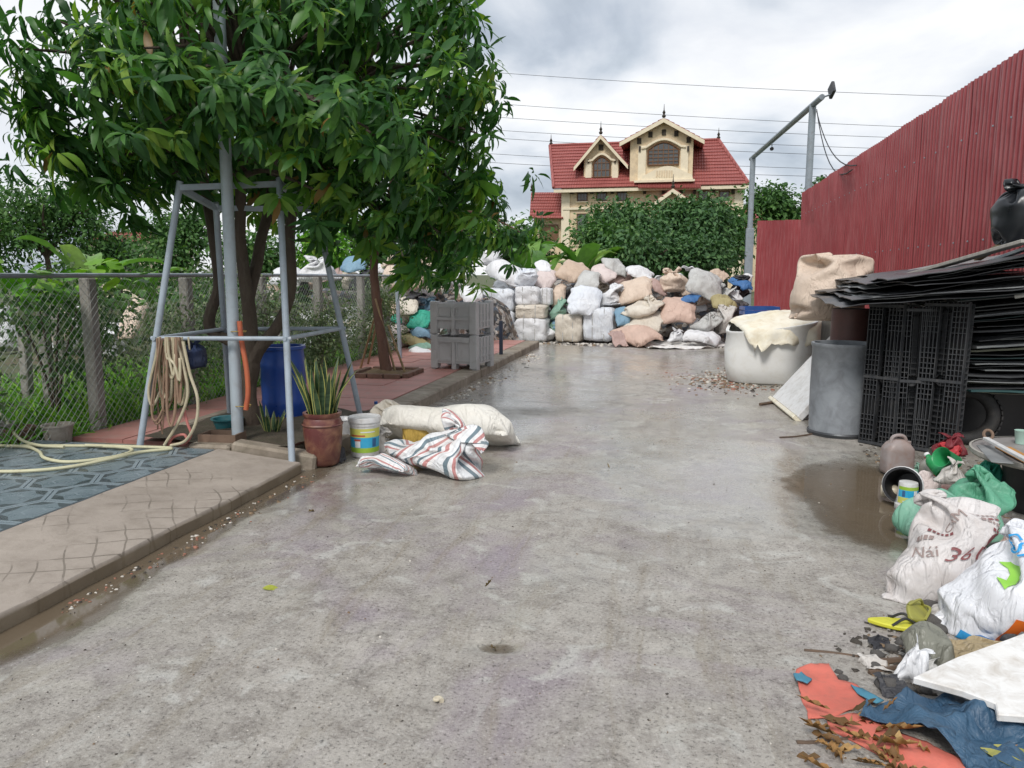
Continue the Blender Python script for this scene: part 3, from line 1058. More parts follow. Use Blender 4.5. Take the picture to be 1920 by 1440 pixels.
SACKC = dict(
    white=woven('sack_white', (.84, .84, .85), (.77, .78, .80), amt=.22),
    bluewhite=woven('sack_blue_white', (.76, .80, .86), (.82, .84, .87), amt=.15),
    cream=woven('sack_cream', (.78, .72, .62), (.68, .61, .51), amt=.35),
    grey=woven('sack_grey', (.62, .62, .60), (.50, .50, .48), amt=.40),
    pink=woven('sack_pink', (.74, .64, .61), (.68, .57, .54), amt=.28),
    tan=woven('sack_tan', (.60, .46, .35), (.66, .52, .41), amt=.3),
    peach=woven('sack_peach', (.76, .62, .50), (.70, .56, .45), amt=.28),
    salmon=woven('sack_salmon', (.68, .49, .40), (.62, .45, .37), amt=.3),
    mauve=woven('sack_mauve', (.52, .37, .33), (.44, .31, .28), amt=.35),
    blue=woven('sack_blue', (.07, .20, .45), (.05, .15, .36), amt=.25),
    paleblue=woven('sack_pale_blue', (.24, .40, .52), (.18, .32, .44), amt=.3),
    green=woven('sack_green', (.03, .33, .22), (.05, .42, .30), amt=.2),
    palegreen=woven('sack_pale_green', (.30, .48, .38), (.22, .40, .30), amt=.3),
    olive=woven('sack_olive', (.46, .40, .20), (.38, .32, .16), amt=.4),
    yellow=woven('sack_yellow', (.62, .42, .10), (.50, .32, .07), amt=.4),
    black=woven('sack_black', (.025, .025, .03), (.05, .05, .055), dirt=(.12, .1, .09), amt=.3, transl=0),
    dirty=woven('sack_dirty', (.66, .63, .59), (.56, .52, .48), dirt=(.26, .22, .18), amt=.45),
)

# shared meshes: every kind once per colour is made on demand
_sack_cache = {}


def shared_sack(kind, colour, var=0):
    k = (kind, colour, var)
    if k not in _sack_cache:
        base = _sack_cache.get((kind, None, var))
        if base is None:
            base = sack_mesh(kind, SACKC[colour], False, .05 + .02 * var, var * 3 + len(kind))
            _sack_cache[(kind, None, var)] = base
            base.materials.clear()
        me = base.copy(); me.materials.append(SACKC[colour])
        _sack_cache[k] = me
    return _sack_cache[k]


_mbox = {}


def bale_mesh(colour, seed):
    """a strapped cubic bale: bulging, rounded, creased"""
    if (colour, seed) in _mbox: return _mbox[(colour, seed)]
    n = 14
    bm = bmesh.new()
    bmesh.ops.create_cube(bm, size=1.0)
    bmesh.ops.subdivide_edges(bm, edges=bm.edges[:], cuts=n, use_grid_fill=True)
    for v in bm.verts:
        p = v.co * 2
        k = (abs(p.x) ** 6.5 + abs(p.y) ** 6.5 + abs(p.z) ** 6.5) ** (1 / 6.5)
        q = p / k
        pinch = 1 - .045 * max(math.exp(-((p.x - .36) / .05) ** 2), math.exp(-((p.x + .36) / .05) ** 2))
        q = Vector((q.x, q.y * pinch, q.z * pinch))
        w_ = nvec(q * 1.7 + Vector((seed * 9.1, 0, 3))) * .075 + nvec(q * 5 + Vector((seed * 3, 4, 1))) * .035
        v.co = (q + w_ * 1.3) * .5
    me = bpy.data.meshes.new('bale'); bm.to_mesh(me); bm.free()
    me.polygons.foreach_set('use_smooth', [True] * len(me.polygons))
    me.materials.append(SACKC[colour]); me.update()
    _mbox[(colour, seed)] = me
    return me
# ================================================================== the heap of sacks and bales across the end of the yard
SEED = [100]


def fitted_sack(name, box, y, kind, colour, label, cat, group=None, rz=None, tilt=(0, 0), depth=None, warp=.06, zmin=0.0, mat=None, subdiv=False):
    """a sack filling the photo box (x0, y0, x1, y1) at the distance y along the yard"""
    SEED[0] += 1
    sd = SEED[0]
    x0, y0, x1, y1 = box
    cb = PY((x0 + x1) / 2, y1, y); ct = PY((x0 + x1) / 2, y0, y)
    mpp = metre_per_px((cb + ct) / 2)
    W, H = (x1 - x0) * mpp, ct.z - cb.z
    V, Q, uv = smooth_grid(SACK_GRID[kind])
    V = V.copy()
    o = Vector((sd * 3.7, sd * 1.3, sd * 2.1))
    for i in range(len(V)):
        p = Vector(V[i])
        V[i] += np.array(nvec(p * 3.2 + o)) * warp + np.array(nvec(p * 9 + o)) * warp * .22
    rr = random.Random(sd)
    if rz is None: rz = rr.uniform(-.5, .5)
    Rm = np.array(rotm(R(tilt[0]), R(tilt[1]), rz + YAW * .5))
    V = V @ Rm.T
    lo, hi = V.min(0), V.max(0)
    D = depth or (W + H) * .5
    V = (V - (lo + hi) / 2) / (hi - lo) * np.array([W, D, H])
    V[:, 2] += H / 2
    z0 = max(cb.z, zmin)
    me = np_mesh('sack', V, Q, mat or SACKC[colour], True, uv=uv)
    if subdiv:
        ob = bpy.data.objects.new('tmp', me); col.objects.link(ob)
        md = ob.modifiers.new('s', 'SUBSURF'); md.levels = md.render_levels = 1
        dg = bpy.context.evaluated_depsgraph_get(); dg.update()
        me2 = bpy.data.meshes.new_from_object(ob.evaluated_get(dg))
        bpy.data.objects.remove(ob); bpy.data.meshes.remove(me); me = me2
        me.polygons.foreach_set('use_smooth', [True] * len(me.polygons))
    ob = link(name, me, loc=(cb.x, cb.y, z0))
    return tag(ob, label, cat, group)


def bale(box, y, colour, seed, label, group=None, rz=0.0, dep=None):
    x0, y0, x1, y1 = box
    cb = PY((x0 + x1) / 2, y1, y); ct = PY((x0 + x1) / 2, y0, y)
    mpp = metre_per_px(cb)
    W, H = (x1 - x0) * mpp, ct.z - cb.z
    root = empty('strapped_bale', (cb.x, cb.y, max(0, cb.z)), rz, label, 'bale', group)
    D = dep or W
    link('wrapping', bale_mesh(colour, seed), root, loc=(0, D * .3, H / 2), scale=(W, D, H))
    for s in (-.18, .18):
        mb = MB()
        mb.span(s * W - .008, s * W + .008, D * .3 - D * .492, D * .3 - D * .484, .02, H * .985)
        mb.build('strap', M_strap, root)
    return root


M_strap = plain('bale_strap', (.50, .49, .47), (.40, .4, .39), .6, 8, bump=0)

COLNAME = dict(white='white', bluewhite='bluish white', cream='cream', grey='grey', pink='pale pink', tan='brown', peach='peach', salmon='salmon',
               mauve='dark mauve', blue='bright blue', paleblue='pale blue', green='bright green', palegreen='pale green', olive='olive yellow', yellow='yellow',
               black='black', dirty='dirty grey-brown')

BALES = [((964, 597, 1025, 643), 17.0, 'white', 1, 'large white strapped bale at the foot of the bale stack beside the grey bins'),
         ((966, 571, 1024, 598), 17.05, 'cream', 2, 'flat cream bale lying on the large white bale'),
         ((966, 537, 1011, 573), 17.1, 'white', 3, 'square white bale stacked above the flat cream bale'),
         ((1010, 540, 1034, 572), 17.3, 'white', 4, 'small white bale wedged beside the topmost square bale'),
         ((905, 541, 965, 586), 17.2, 'bluewhite', 5, 'tall bluish white bale standing up behind the grey bins'),
         ((906, 585, 964, 643), 17.0, 'bluewhite', 6, 'bluish white bale on the ground half hidden by the grey bins'),
         ((1040, 590, 1092, 641), 17.0, 'cream', 7, 'cream strapped bale standing alone on the ground beside white bales'),
         ((1092, 577, 1152, 639), 17.0, 'bluewhite', 8, 'bluish white bale on the ground beside the cream bale')]
for q, (bx, y, c, sd, lb) in enumerate(BALES): bale(bx, y, c, sd, lb, 'strapped bales at the heap foot', rz=(q % 3 - 1) * .06)

# box, distance, kind, colour, label, tilt
HEAP = [
    ((1064, 533, 1128, 592), 17.1, 'lie_fat', 'bluewhite', 'big plump bluish white sack leaning over the cream bale', (60, 10)),
    ((1076, 506, 1126, 546), 17.5, 'jumbo', 'grey', 'pale grey sack above the plump bluish white sack', (40, 0)),
    ((905, 486, 1001, 541), 17.6, 'lie_mid', 'white', 'long white sack lying across the top of the bale stack', (10, 8)),
    ((958, 502, 1011, 541), 17.3, 'upright', 'bluewhite', 'bluish white sack with a tied top above the square bale', (15, 0)),
    ((898, 458, 942, 500), 17.9, 'tied', 'white', 'white tied sack at the very top beside the hanging mango leaves', (0, 12)),
    ((1000, 487, 1036, 512), 17.9, 'lie_slack', 'white', 'small lavender white sack on top of the pink sack', (30, 0)),
    ((999, 502, 1046, 542), 17.7, 'lie_fat', 'pink', 'round dusky pink sack beside the tied bluish white sack', (30, 20)),
    ((1041, 486, 1105, 531), 17.9, 'jumbo', 'tan', 'big round brown sack with a pale neck on the heap top', (30, 15)),
    ((1033, 530, 1062, 578), 17.7, 'lie_mid', 'peach', 'narrow peach sack squeezed between bale and bluish white sack', (70, 0)),
    ((1106, 494, 1157, 531), 17.9, 'lie_fat', 'pink', 'pale pink sack behind the pale grey sack', (25, -20)),
    ((1126, 483, 1176, 521), 18.2, 'jumbo', 'grey', 'grey sack with a dark belly at the heap crest', (20, 15)),
    ((1172, 497, 1226, 527), 18.0, 'lie_mid', 'white', 'pale sack sloping down the heap crest beside the grey one', (15, 20)),
    ((1125, 530, 1170, 575), 17.4, 'slump', 'white', 'crumpled grey white sack beside the plump bluish white sack', (0, 0)),
    ((1157, 518, 1223, 572), 17.5, 'jumbo', 'peach', 'wide pale peach sack in the middle of the heap', (35, -15)),
    ((1214, 521, 1251, 556), 17.7, 'lie_fat', 'mauve', 'small mauve brown sack below the peach peaked sack', (30, 30)),
    ((1236, 499, 1292, 548), 17.8, 'tied', 'peach', 'peach sack with a peaked top at the heap crest', (0, -6)),
    ((1276, 525, 1312, 556), 17.9, 'lie_fat', 'peach', 'peach sack tucked behind the big pale grey sack', (20, 0)),
    ((1284, 501, 1354, 566), 17.6, 'jumbo', 'grey', 'big pale grey sack at the crest beside the blue junk', (55, 25)),
    ((1164, 552, 1246, 602), 17.0, 'slump', 'cream', 'crumpled cream cloth sack draped over a long cream sack', (30, 20)),
    ((1236, 557, 1304, 607), 17.1, 'jumbo', 'salmon', 'round salmon sack in the middle of the heap', (40, 0)),
    ((1272, 549, 1318, 570), 17.3, 'lie_slack', 'blue', 'bright blue sack squeezed above the salmon sack', (10, -10)),
    ((1329, 551, 1381, 583), 17.3, 'lie_mid', 'olive', 'olive yellow sack beside the blue and black junk', (10, 8)),
    ((1166, 584, 1259, 622), 16.9, 'lie_mid', 'cream', 'long cream sack under the crumpled cream cloth', (10, -5)),
    ((1138, 609, 1247, 648), 16.7, 'lie_slack', 'salmon', 'flat salmon brown sack at the foot of the heap', (5, -8)),
    ((1138, 620, 1180, 649), 16.5, 'limp', 'mauve', 'limp maroon rag sack at the heap foot beside a bluish bale', (20, 0)),
    ((1288, 584, 1352, 631), 16.9, 'slump', 'grey', 'dirty grey sack bulging with rubbish low in the heap', (50, 10)),
    ((1278, 618, 1352, 648), 16.5, 'lie_slack', 'white', 'flat white sack on the ground below the dirty grey sack', (5, 5)),
    ((1250, 612, 1282, 642), 16.7, 'tied_low', 'white', 'little white tied bag beside dark rubbish at the heap foot', (0, 0)),
    ((1338, 570, 1388, 628), 17.0, 'slump', 'dirty', 'brownish grey torn sack near the blue crate', (20, -20)),
    ((1150, 575, 1182, 612), 16.9, 'lie_slack', 'paleblue', 'pale blue slack sack behind the bluish bale', (40, 0)),
    ((1030, 556, 1066, 600), 17.4, 'slump', 'palegreen', 'grey green sack in the gap behind the cream bale', (0, 0)),
    # behind the smaller mango tree and the chain-link fence
    ((553, 478, 642, 530), 14.6, 'tied_low', 'white', 'broad white heaped sack seen over the chain-link fence', (0, 0)),
    ((500, 500, 575, 540), 14.8, 'lie_fat', 'white', 'white sack low behind the chain-link fence and mango stems', (15, 0)),
    ((637, 479, 692, 512), 14.9, 'lie_mid', 'paleblue', 'pale blue sack on the heap behind the chain-link fence end', (15, 0)),
    ((655, 503, 705, 545), 14.9, 'slump', 'black', 'black crumpled bag under the pale blue sack', (0, 0)),
    ((715, 497, 770, 545), 14.8, 'jumbo', 'peach', 'peach jumbo sack directly behind the staked young mango trunk', (40, 0)),
    ((752, 490, 803, 545), 14.6, 'jumbo', 'tan', 'broad beige brown sack beside the thin steel pole', (45, 10)),
    ((775, 470, 812, 510), 14.9, 'tied', 'peach', 'peach sack peeping through the hanging mango leaves', (0, 0)),
    ((800, 500, 850, 548), 14.7, 'lie_fat', 'cream', 'cream sack behind the grey bins under hanging leaves', (30, 0)),
    ((858, 535, 908, 570), 14.6, 'lie_mid', 'white', 'white sack lying just above the grey bins', (20, 0)),
    ((745, 545, 800, 575), 14.5, 'slump', 'black', 'dark grey crumpled plastic bag above the yellowish sack', (10, 0)),
    ((740, 557, 788, 590), 14.3, 'lie_fat', 'cream', 'yellowish cream sack beside the thin steel pole', (20, 0)),
    ((722, 565, 750, 592), 14.3, 'lie_fat', 'tan', 'small orange brown sack beside the young mango trunk', (20, 0)),
    ((766, 581, 812, 616), 14.2, 'jumbo', 'green', 'bright green sack wedged beside the grey bins', (40, 0)),
    ((722, 587, 758, 606), 14.2, 'lie_slack', 'green', 'green slack sack behind the young mango trunk', (10, 0)),
    ((716, 604, 768, 632), 14.1, 'lie_mid', 'pink', 'pale pink sack low behind the bamboo stakes', (10, 10)),
    ((765, 612, 812, 634), 14.1, 'lie_mid', 'paleblue', 'blue grey sack under the bright green sack', (5, 0)),
    ((745, 626, 806, 648), 14.0, 'lie_mid', 'olive', 'mustard sack lying beside the grey bins', (5, 15)),
    ((765, 640, 812, 657), 13.9, 'lie_slack', 'palegreen', 'grey green sack near the red paving edge', (5, 0)),
    ((762, 650, 814, 670), 13.7, 'lie_mid', 'white', 'pinkish white sack lying on the end of the red paving', (5, 0)),
    ((700, 628, 745, 668), 13.9, 'slump', 'dirty', 'dirty grey sack behind the bamboo stakes at the paving end', (10, 0)),
    ((690, 585, 725, 632), 14.2, 'slump', 'cream', 'cream rag bag hanging low between fence end and young mango', (0, 0)),
    # sacks in the garden seen through the mesh
    ((95, 570, 150, 640), 12.0, 'slump', 'peach', 'peach sack among garden plants behind the chain-link mesh', (0, 0)),
    ((110, 600, 170, 690), 12.5, 'jumbo', 'white', 'white sack among garden plants behind the concrete post', (30, 0)),
    ((0, 570, 40, 660), 12.3, 'upright', 'white', 'white upright sack in the garden beside grey stakes', (0, 0)),
    ((230, 560, 275, 640), 12.4, 'lie_fat', 'peach', 'peach round sack in the garden beside the leaning frame leg', (40, 0)),
    ((185, 620, 240, 690), 12.2, 'slump', 'white', 'white crumpled sack in the garden right behind the thick concrete post', (20, 0)),
    ((575, 590, 640, 660), 13.4, 'slump', 'white', 'white sack behind the creeper near the fence end', (20, 0)),
]
for bx, y, k, c, lb, tl in HEAP:
    if bx[3] > 635 and y > 13 and bx[0] > 690: y = min(y, G((bx[0] + bx[2]) / 2, bx[3], .02).y)
    fitted_sack('filled_sack', bx, y, k, c, lb, 'sack', 'sacks heaped at the end of the yard' if bx[0] > 480 else 'sacks behind the chain-link fence', tilt=tl, warp=.07)

# loose rubbish packed between and under the sacks
m, nt, b = new_mat('mixed_rubbish'); t = NT(nt)
co = t.coords('Object', False)
vo = t.node('ShaderNodeTexVoronoi'); vo.inputs['Scale'].default_value = 11
dn_ = t.node('ShaderNodeTexNoise'); dn_.inputs['Scale'].default_value = 6; t.ln(co, dn_.inputs['Vector'])
va_ = t.node('ShaderNodeVectorMath', operation='MULTIPLY_ADD'); t.ln(dn_.outputs['Color'], va_.inputs[0]); va_.inputs[1].default_value = (.3, .3, .12); t.ln(co, va_.inputs[2])
t.ln(va_.outputs[0], vo.inputs['Vector'])
hs = t.node('ShaderNodeSeparateColor'); t.ln(vo.outputs['Color'], hs.inputs[0])
c = t.ramp(hs.outputs[0], [(.1, (.03, .03, .03)), (.3, (.16, .12, .09)), (.5, (.35, .32, .30)), (.62, (.07, .09, .12)), (.75, (.45, .42, .38)), (.9, (.20, .13, .09))], 'CONSTANT')
c = t.mix(t.ramp(t.noise(co, 20, 5, .7), [(.4, 0.0), (.7, .7)]), c, (.05, .045, .04))
nt.links.new(c, b.inputs['Base Color']); b.inputs['Roughness'].default_value = .6
nt.links.new(t.bump(t.noise(co, 12, 6, .7), .8, .05), b.inputs['Normal'])
M_rubbish = m


def mound(name, path, width, heights, seed, label, n=26):
    """an uneven ridge of rubbish along a path of (x, y)"""
    P = bez([(x, y, 0) for x, y in path], 8)
    Hs = np.interp(np.linspace(0, 1, len(P)), np.linspace(0, 1, len(heights)), heights)
    v, f = [], []
    for i, p in enumerate(P):
        tdir = (P[min(i + 1, len(P) - 1)] - P[max(i - 1, 0)]).normalized()
        nrm = Vector((-tdir.y, tdir.x, 0))
        for k in range(n + 1):
            s = k / n * 2 - 1
            z = Hs[i] * max(0, 1 - abs(s) ** 2.4)
            q = p + nrm * s * width + Vector((0, 0, z))
            q += nvec(q * 1.6 + Vector((seed, 0, 0))) * .16 * (1 if z > .05 else .2) + nvec(q * 5 + Vector((seed, 3, 0))) * .06
            v.append((q.x, q.y, max(q.z, -.05)))
    for i in range(len(P) - 1):
        for k in range(n): f.append((i * (n + 1) + k, i * (n + 1) + k + 1, (i + 1) * (n + 1) + k + 1, (i + 1) * (n + 1) + k))
    me = bpy.data.meshes.new(name); me.from_pydata(v, [], f); me.materials.append(M_rubbish); me.update()
    return tag(link(name, me), label, 'rubbish', kind='stuff')


mound('rubbish_heap', [(-4.4, 18.9), (-2, 19.2), (0, 19.1), (1.6, 19.2)], 1.25, [1.35, 1.55, 1.4, .9], 3, 'mixed dark rubbish packed between the heaped sacks')
mound('rubbish_heap', [(-9.5, 16.2), (-6.6, 16.2), (-4.8, 16.1), (-4.2, 17.2)], 1.0, [1.0, 1.25, 1.3, 1.0], 9, 'mixed dark rubbish behind the fence end and bins')

# small loose rag bags stuffed in the gaps
FILL = {'white': 60, 'dirty': 6, 'black': 5, 'cream': 22, 'grey': 14, 'peach': 12, 'tan': 3, 'paleblue': 5, 'mauve': 4, 'palegreen': 4}
fr = random.Random(21)
q = 0
for cc, nn in FILL.items():
    for _ in range(nn):
        q += 1
        if q % 2:      # the far heap
            px_, py_ = fr.uniform(905, 1400), fr.uniform(508, 640); yd = 17.15 + (640 - py_) * .010
        else:          # the heap behind fence and bins
            px_, py_ = fr.uniform(400, 870), fr.uniform(500, 655); yd = 14.2 + (655 - py_) * .008
        w_ = fr.uniform(26, 56); h_ = w_ * fr.uniform(.55, .9)
        fitted_sack('rag_bag', (px_ - w_ / 2, py_ - h_ / 2, px_ + w_ / 2, py_ + h_ / 2), yd, fr.choice(('slump', 'tied_low', 'lie_slack', 'lie_mid', 'limp')), cc,
                    'small loose %s rag bag stuffed into the gaps of the sack heap' % COLNAME[cc], 'bag', 'small %s rag bags in the heap' % COLNAME[cc],
                    tilt=(fr.uniform(-30, 50), fr.uniform(-30, 30)), warp=.15)

# blue and black junk beside the red panel, blue crate, small litter along the heap foot
M_bluepl = plain('blue_plastic', (.025, .10, .34), (.02, .075, .26), .35, 6, bump=.1, dirt=(.2, .18, .15), dirt_amt=.2)
M_whitepl = plain('white_plastic', (.72, .72, .72), (.64, .64, .63), .4, 5, bump=.1, dirt=(.30, .25, .19), dirt_amt=.4)
M_foam = plain('white_foam', (.78, .78, .77), (.74, .72, .69), .75, 5, bump=.35, bscale=25, dirt=(.36, .30, .23), dirt_amt=.5)
fitted_sack('crumpled_tarpaulin', (1355, 515, 1412, 562), 18.3, 'slump', 'black', 'black and dark crumpled sheeting heaped against the grey portal post', 'tarpaulin', tilt=(30, 0), warp=.16)
fitted_sack('crumpled_tarpaulin', (1365, 520, 1410, 545), 18.0, 'lie_slack', 'blue', 'bright blue crumpled sheeting on top of the black sheeting', 'tarpaulin', tilt=(20, 10), warp=.14)
fitted_sack('filled_sack', (1388, 512, 1412, 530), 18.4, 'lie_fat', 'white', 'little white bag on top of the blue sheeting by the post', 'sack', tilt=(20, 0))
cr = PY(1423, 598, 13.2)
crate = empty('plastic_crate', (cr.x, cr.y, cr.z), R(8), 'bright blue plastic crate behind the white tub', 'crate')
for (x0, x1, y0, y1) in ((-.28, .28, -.2, -.185), (-.28, .28, .185, .2), (-.28, -.265, -.185, .185), (.265, .28, -.185, .185)):
    for z0 in (0, .075, .15):
        mb = MB(); mb.span(x0, x1, y0, y1, z0, z0 + .055); mb.build('side_slat', M_bluepl, crate)
mb = MB(); mb.span(-.265, .265, -.185, .185, 0, .015); mb.build('crate_floor', M_bluepl, crate)
# ================================================================== leaves, trees
def leaf_proto(n=6, width=.13, droop=.35, fold=.25, wave=0.0, tip=1.0):
    """a lance leaf of length 1 along +x, curving down, folded along the midrib"""
    t_ = np.linspace(0, 1, n + 1)
    w = width * np.sin(math.pi * t_ ** .85) ** .8
    w[0] = width * .08; w[-1] = 0.002
    ang = -droop * t_ * 1.6
    x = np.concatenate([[0], np.cumsum(np.cos(ang[1:]) / n)])
    z = np.concatenate([[0], np.cumsum(np.sin(ang[1:]) / n)])
    v = []
    for i in range(n + 1):
        k = wave * math.sin(i * 2.3)
        v += [(x[i], -w[i], z[i] + w[i] * fold + k * w[i]), (x[i], 0, z[i]), (x[i], w[i], z[i] + w[i] * fold - k * w[i])]
    f = []
    for i in range(n):
        b_ = i * 3
        f += [(b_, b_ + 3, b_ + 4, b_ + 1), (b_ + 1, b_ + 4, b_ + 5, b_ + 2)]
    return np.array(v), np.array(f)


def frames(d, up):
    """rotation matrices whose x axis is d and whose z axis is near up; (n,3) each"""
    d = d / (np.linalg.norm(d, axis=1, keepdims=True) + 1e-9)
    y = np.cross(up, d); y /= (np.linalg.norm(y, axis=1, keepdims=True) + 1e-9)
    z = np.cross(d, y)
    return np.stack([d, y, z], 2)


def scatter(protos, pick, M, pos, scale, tone):
    """bake copies of leaf shapes into one vertex/face array"""
    Vs, Fs, Ts = [], [], []
    base = 0
    for k, (pv, pf) in enumerate(protos):
        s = np.where(pick == k)[0]
        if not len(s): continue
        v = np.einsum('nij,kj->nki', M[s], pv) * scale[s][:, None, None] + pos[s][:, None, :]
        Vs.append(v.reshape(-1, 3))
        f = pf[None] + (np.arange(len(s)) * len(pv))[:, None, None] + base
        Fs.append(f.reshape(-1, pf.shape[1]))
        Ts.append(np.repeat(tone[s], len(pv)))
        base += len(s) * len(pv)
    return np.concatenate(Vs), np.concatenate(Fs), np.concatenate(Ts)


MANGO = [leaf_proto(6, .125, .45, .22), leaf_proto(6, .115, .8, .3, .15), leaf_proto(6, .14, .2, .18, .1), leaf_proto(6, .12, 1.15, .25)]
M_mango = leaf_mat('mango_leaf', [(0.0, (.024, .068, .026)), (.30, (.045, .14, .035)), (.58, (.105, .255, .045)), (.80, (.20, .38, .055)), (.93, (.30, .42, .06)), (1.0, (.30, .17, .05))], .42, .36, .32)
M_bark = plain('mango_bark', (.060, .042, .030), (.10, .075, .055), .85, 6, bump=.9, bscale=30, dist=.02, dirt=(.15, .14, .10), dirt_amt=.3, stretch=(1, 1, .35))
M_bark_red = plain('young_bark', (.15, .075, .05), (.10, .055, .04), .85, 6, bump=.8, bscale=30, dist=.015, dirt=(.2, .17, .13), dirt_amt=.3, stretch=(1, 1, .35))


def mango_tree(root, clumps, per, spread, leaf_len, stems, seed, n_single=300, bark=None, flush=.30):
    """stems: list of (points, radii); clumps: world points of twig ends"""
    r = np.random.default_rng(seed)
    o = np.array(root.location)
    tr = MB()
    for pts, rad in stems:
        P = bez([Vector(p) - root.location for p in pts], 6)
        rr = np.interp(np.linspace(0, 1, len(P)), np.linspace(0, 1, len(rad)), rad)
        P = [p + nvec(p * 3) * .02 for p in P]
        tr.tube(P, list(rr), 9)
    tr.build('trunk', bark or M_bark, root, smooth=True)
    ends = [Vector(s[0][-1]) for s in stems] + [Vector(s[0][-2]) for s in stems]
    br = MB()
    pos, axes = [], []
    cen = np.mean(clumps, axis=0)
    for c in clumps:
        c = Vector(c)
        e = min(ends, key=lambda q: (q - c).length)
        mid = (e + c) / 2 + Vector((0, 0, .15)) + nvec(c * 2) * .15
        P = bez([e - root.location, mid - root.location, c - root.location], 5)
        br.tube(P, list(np.linspace(.03, .008, len(P))), 6)
        for k in range(per):
            p = np.array(c) + r.normal(0, 1, 3) * np.array([spread, spread, spread * .75])
            ax = (p - cen); ax = ax / (np.linalg.norm(ax) + 1e-6) * 1.0 + np.array([0, 0, .55]) + r.normal(0, .25, 3)
            pos.append(p); axes.append(ax / np.linalg.norm(ax))
    br.build('branches', bark or M_bark, root, smooth=True)
    pos, axes = np.array(pos), np.array(axes)
    NR = len(pos)
    nl = r.integers(9, 15, NR)
    idx = np.repeat(np.arange(NR), nl)
    N = len(idx)
    k_in = np.concatenate([np.arange(n) for n in nl]); kf = k_in / np.repeat(nl, nl)
    az = k_in * 2.399 + np.repeat(r.uniform(0, 6.28, NR), nl)
    A = axes[idx]
    ref = np.where(np.abs(A[:, 2:3]) < .9, np.array([[0, 0, 1.0]]), np.array([[1.0, 0, 0]]))
    e1 = np.cross(A, ref); e1 /= np.linalg.norm(e1, axis=1, keepdims=True); e2 = np.cross(A, e1)
    open_ = np.radians(38 + 62 * kf + r.normal(0, 8, N))
    d = A * np.cos(open_)[:, None] + (e1 * np.cos(az)[:, None] + e2 * np.sin(az)[:, None]) * np.sin(open_)[:, None]
    d[:, 2] -= .30 + .55 * kf
    up = A + np.array([0, 0, .8]) + r.normal(0, .15, (N, 3))
    M = frames(d, up)
    pick = r.integers(0, 4, N)
    old = np.repeat(r.random(NR), nl)
    tone = np.clip(.08 + .40 * r.random(N) + .16 * (old > .5) + np.where(old > 1 - flush, .34 - .12 * kf, 0), 0, .93)
    tone = np.where(r.random(N) < .010, 1.0, tone)
    sc = leaf_len * r.uniform(.6, 1.2, N) * np.repeat(r.uniform(.75, 1.15, NR), nl) * (1 - .35 * (1 - kf) ** 2)
    P0 = pos[idx] + d * .015 - A * (.10 * kf)[:, None]
    # the leaves that show largest are leaves of their own
    vcam = P0 - _c
    dep = vcam @ _f
    sx = 960 + F_PX * (vcam @ _r) / dep; sy = 720 - F_PX * (vcam @ _u) / dep
    vis = (sx > 0) & (sx < 1920) & (sy > 0) & (sy < 1440) & (dep > .5)
    order = np.argsort(np.where(vis, dep, 99) + r.random(N) * .25)
    single = order[:n_single]
    rest = np.setdiff1d(np.arange(N), single)
    V, Fq, T = scatter(MANGO, pick[rest], M[rest], P0[rest] - o, sc[rest], tone[rest])
    fo = link('foliage', np_mesh('foliage', V, Fq, M_mango, True, T), root); fo['kind'] = 'stuff'
    cache = {}
    for i in single:
        key = (int(pick[i]), round(float(tone[i]) * 8) / 8)
        if key not in cache:
            pv, pf = MANGO[key[0]]
            cache[key] = np_mesh('leaf', pv, pf, M_mango, True, np.full(len(pv), key[1]))
        ob = link('leaf', cache[key], root)
        ob.matrix_local = Matrix.Translation(Vector(P0[i] - o)) @ Matrix([list(M[i][0]), list(M[i][1]), list(M[i][2])]).to_4x4() @ Matrix.Scale(float(sc[i]), 4)
    return N


def crown_points(blobs, n, seed, shell=.6):
    r = np.random.default_rng(seed)
    out = []
    wts = np.array([b_[3][0] * b_[3][1] * b_[3][2] for b_ in blobs]) ** (2 / 3); wts /= wts.sum()
    for k in r.choice(len(blobs), n, p=wts):
        x, y, z, rad = blobs[k]
        v = r.normal(0, 1, 3); v /= np.linalg.norm(v)
        q = v * (shell + (1 - shell) * r.random()) ** .6
        out.append((x + q[0] * rad[0], y + q[1] * rad[1], z + q[2] * rad[2]))
    return out


# the large mango inside the pipe frame
T1 = Vector((-3.80, 6.30, .10))
root = empty('mango_tree', T1, 0, 'large mango tree with dark drooping leaves standing inside the steel pipe frame', 'tree')


def at(px, py, y): return tuple(PY(px, py, y))


stems = [([tuple(T1), at(466, 735, 6.3), at(472, 668, 6.3), at(432, 640, 6.35), at(393, 612, 6.4), at(408, 540, 6.4), at(398, 440, 6.4), at(380, 330, 6.5), at(350, 220, 6.5)], [.085, .075, .065, .05, .055, .05, .045, .04, .03]),
         ([tuple(T1), at(466, 735, 6.3), at(470, 660, 6.3), at(466, 560, 6.25), at(450, 450, 6.2), at(452, 330, 6.1), at(470, 200, 6.0)], [.085, .08, .07, .06, .05, .045, .035]),
         ([tuple(T1), at(466, 735, 6.3), at(478, 665, 6.3), at(522, 610, 6.35), at(546, 540, 6.4), at(545, 440, 6.5), at(560, 330, 6.6), at(600, 230, 6.6)], [.085, .075, .065, .05, .045, .05, .045, .03]),
         ([at(466, 560, 6.25), at(490, 450, 6.5), at(510, 360, 6.8), at(520, 250, 7.1)], [.06, .05, .045, .035])]
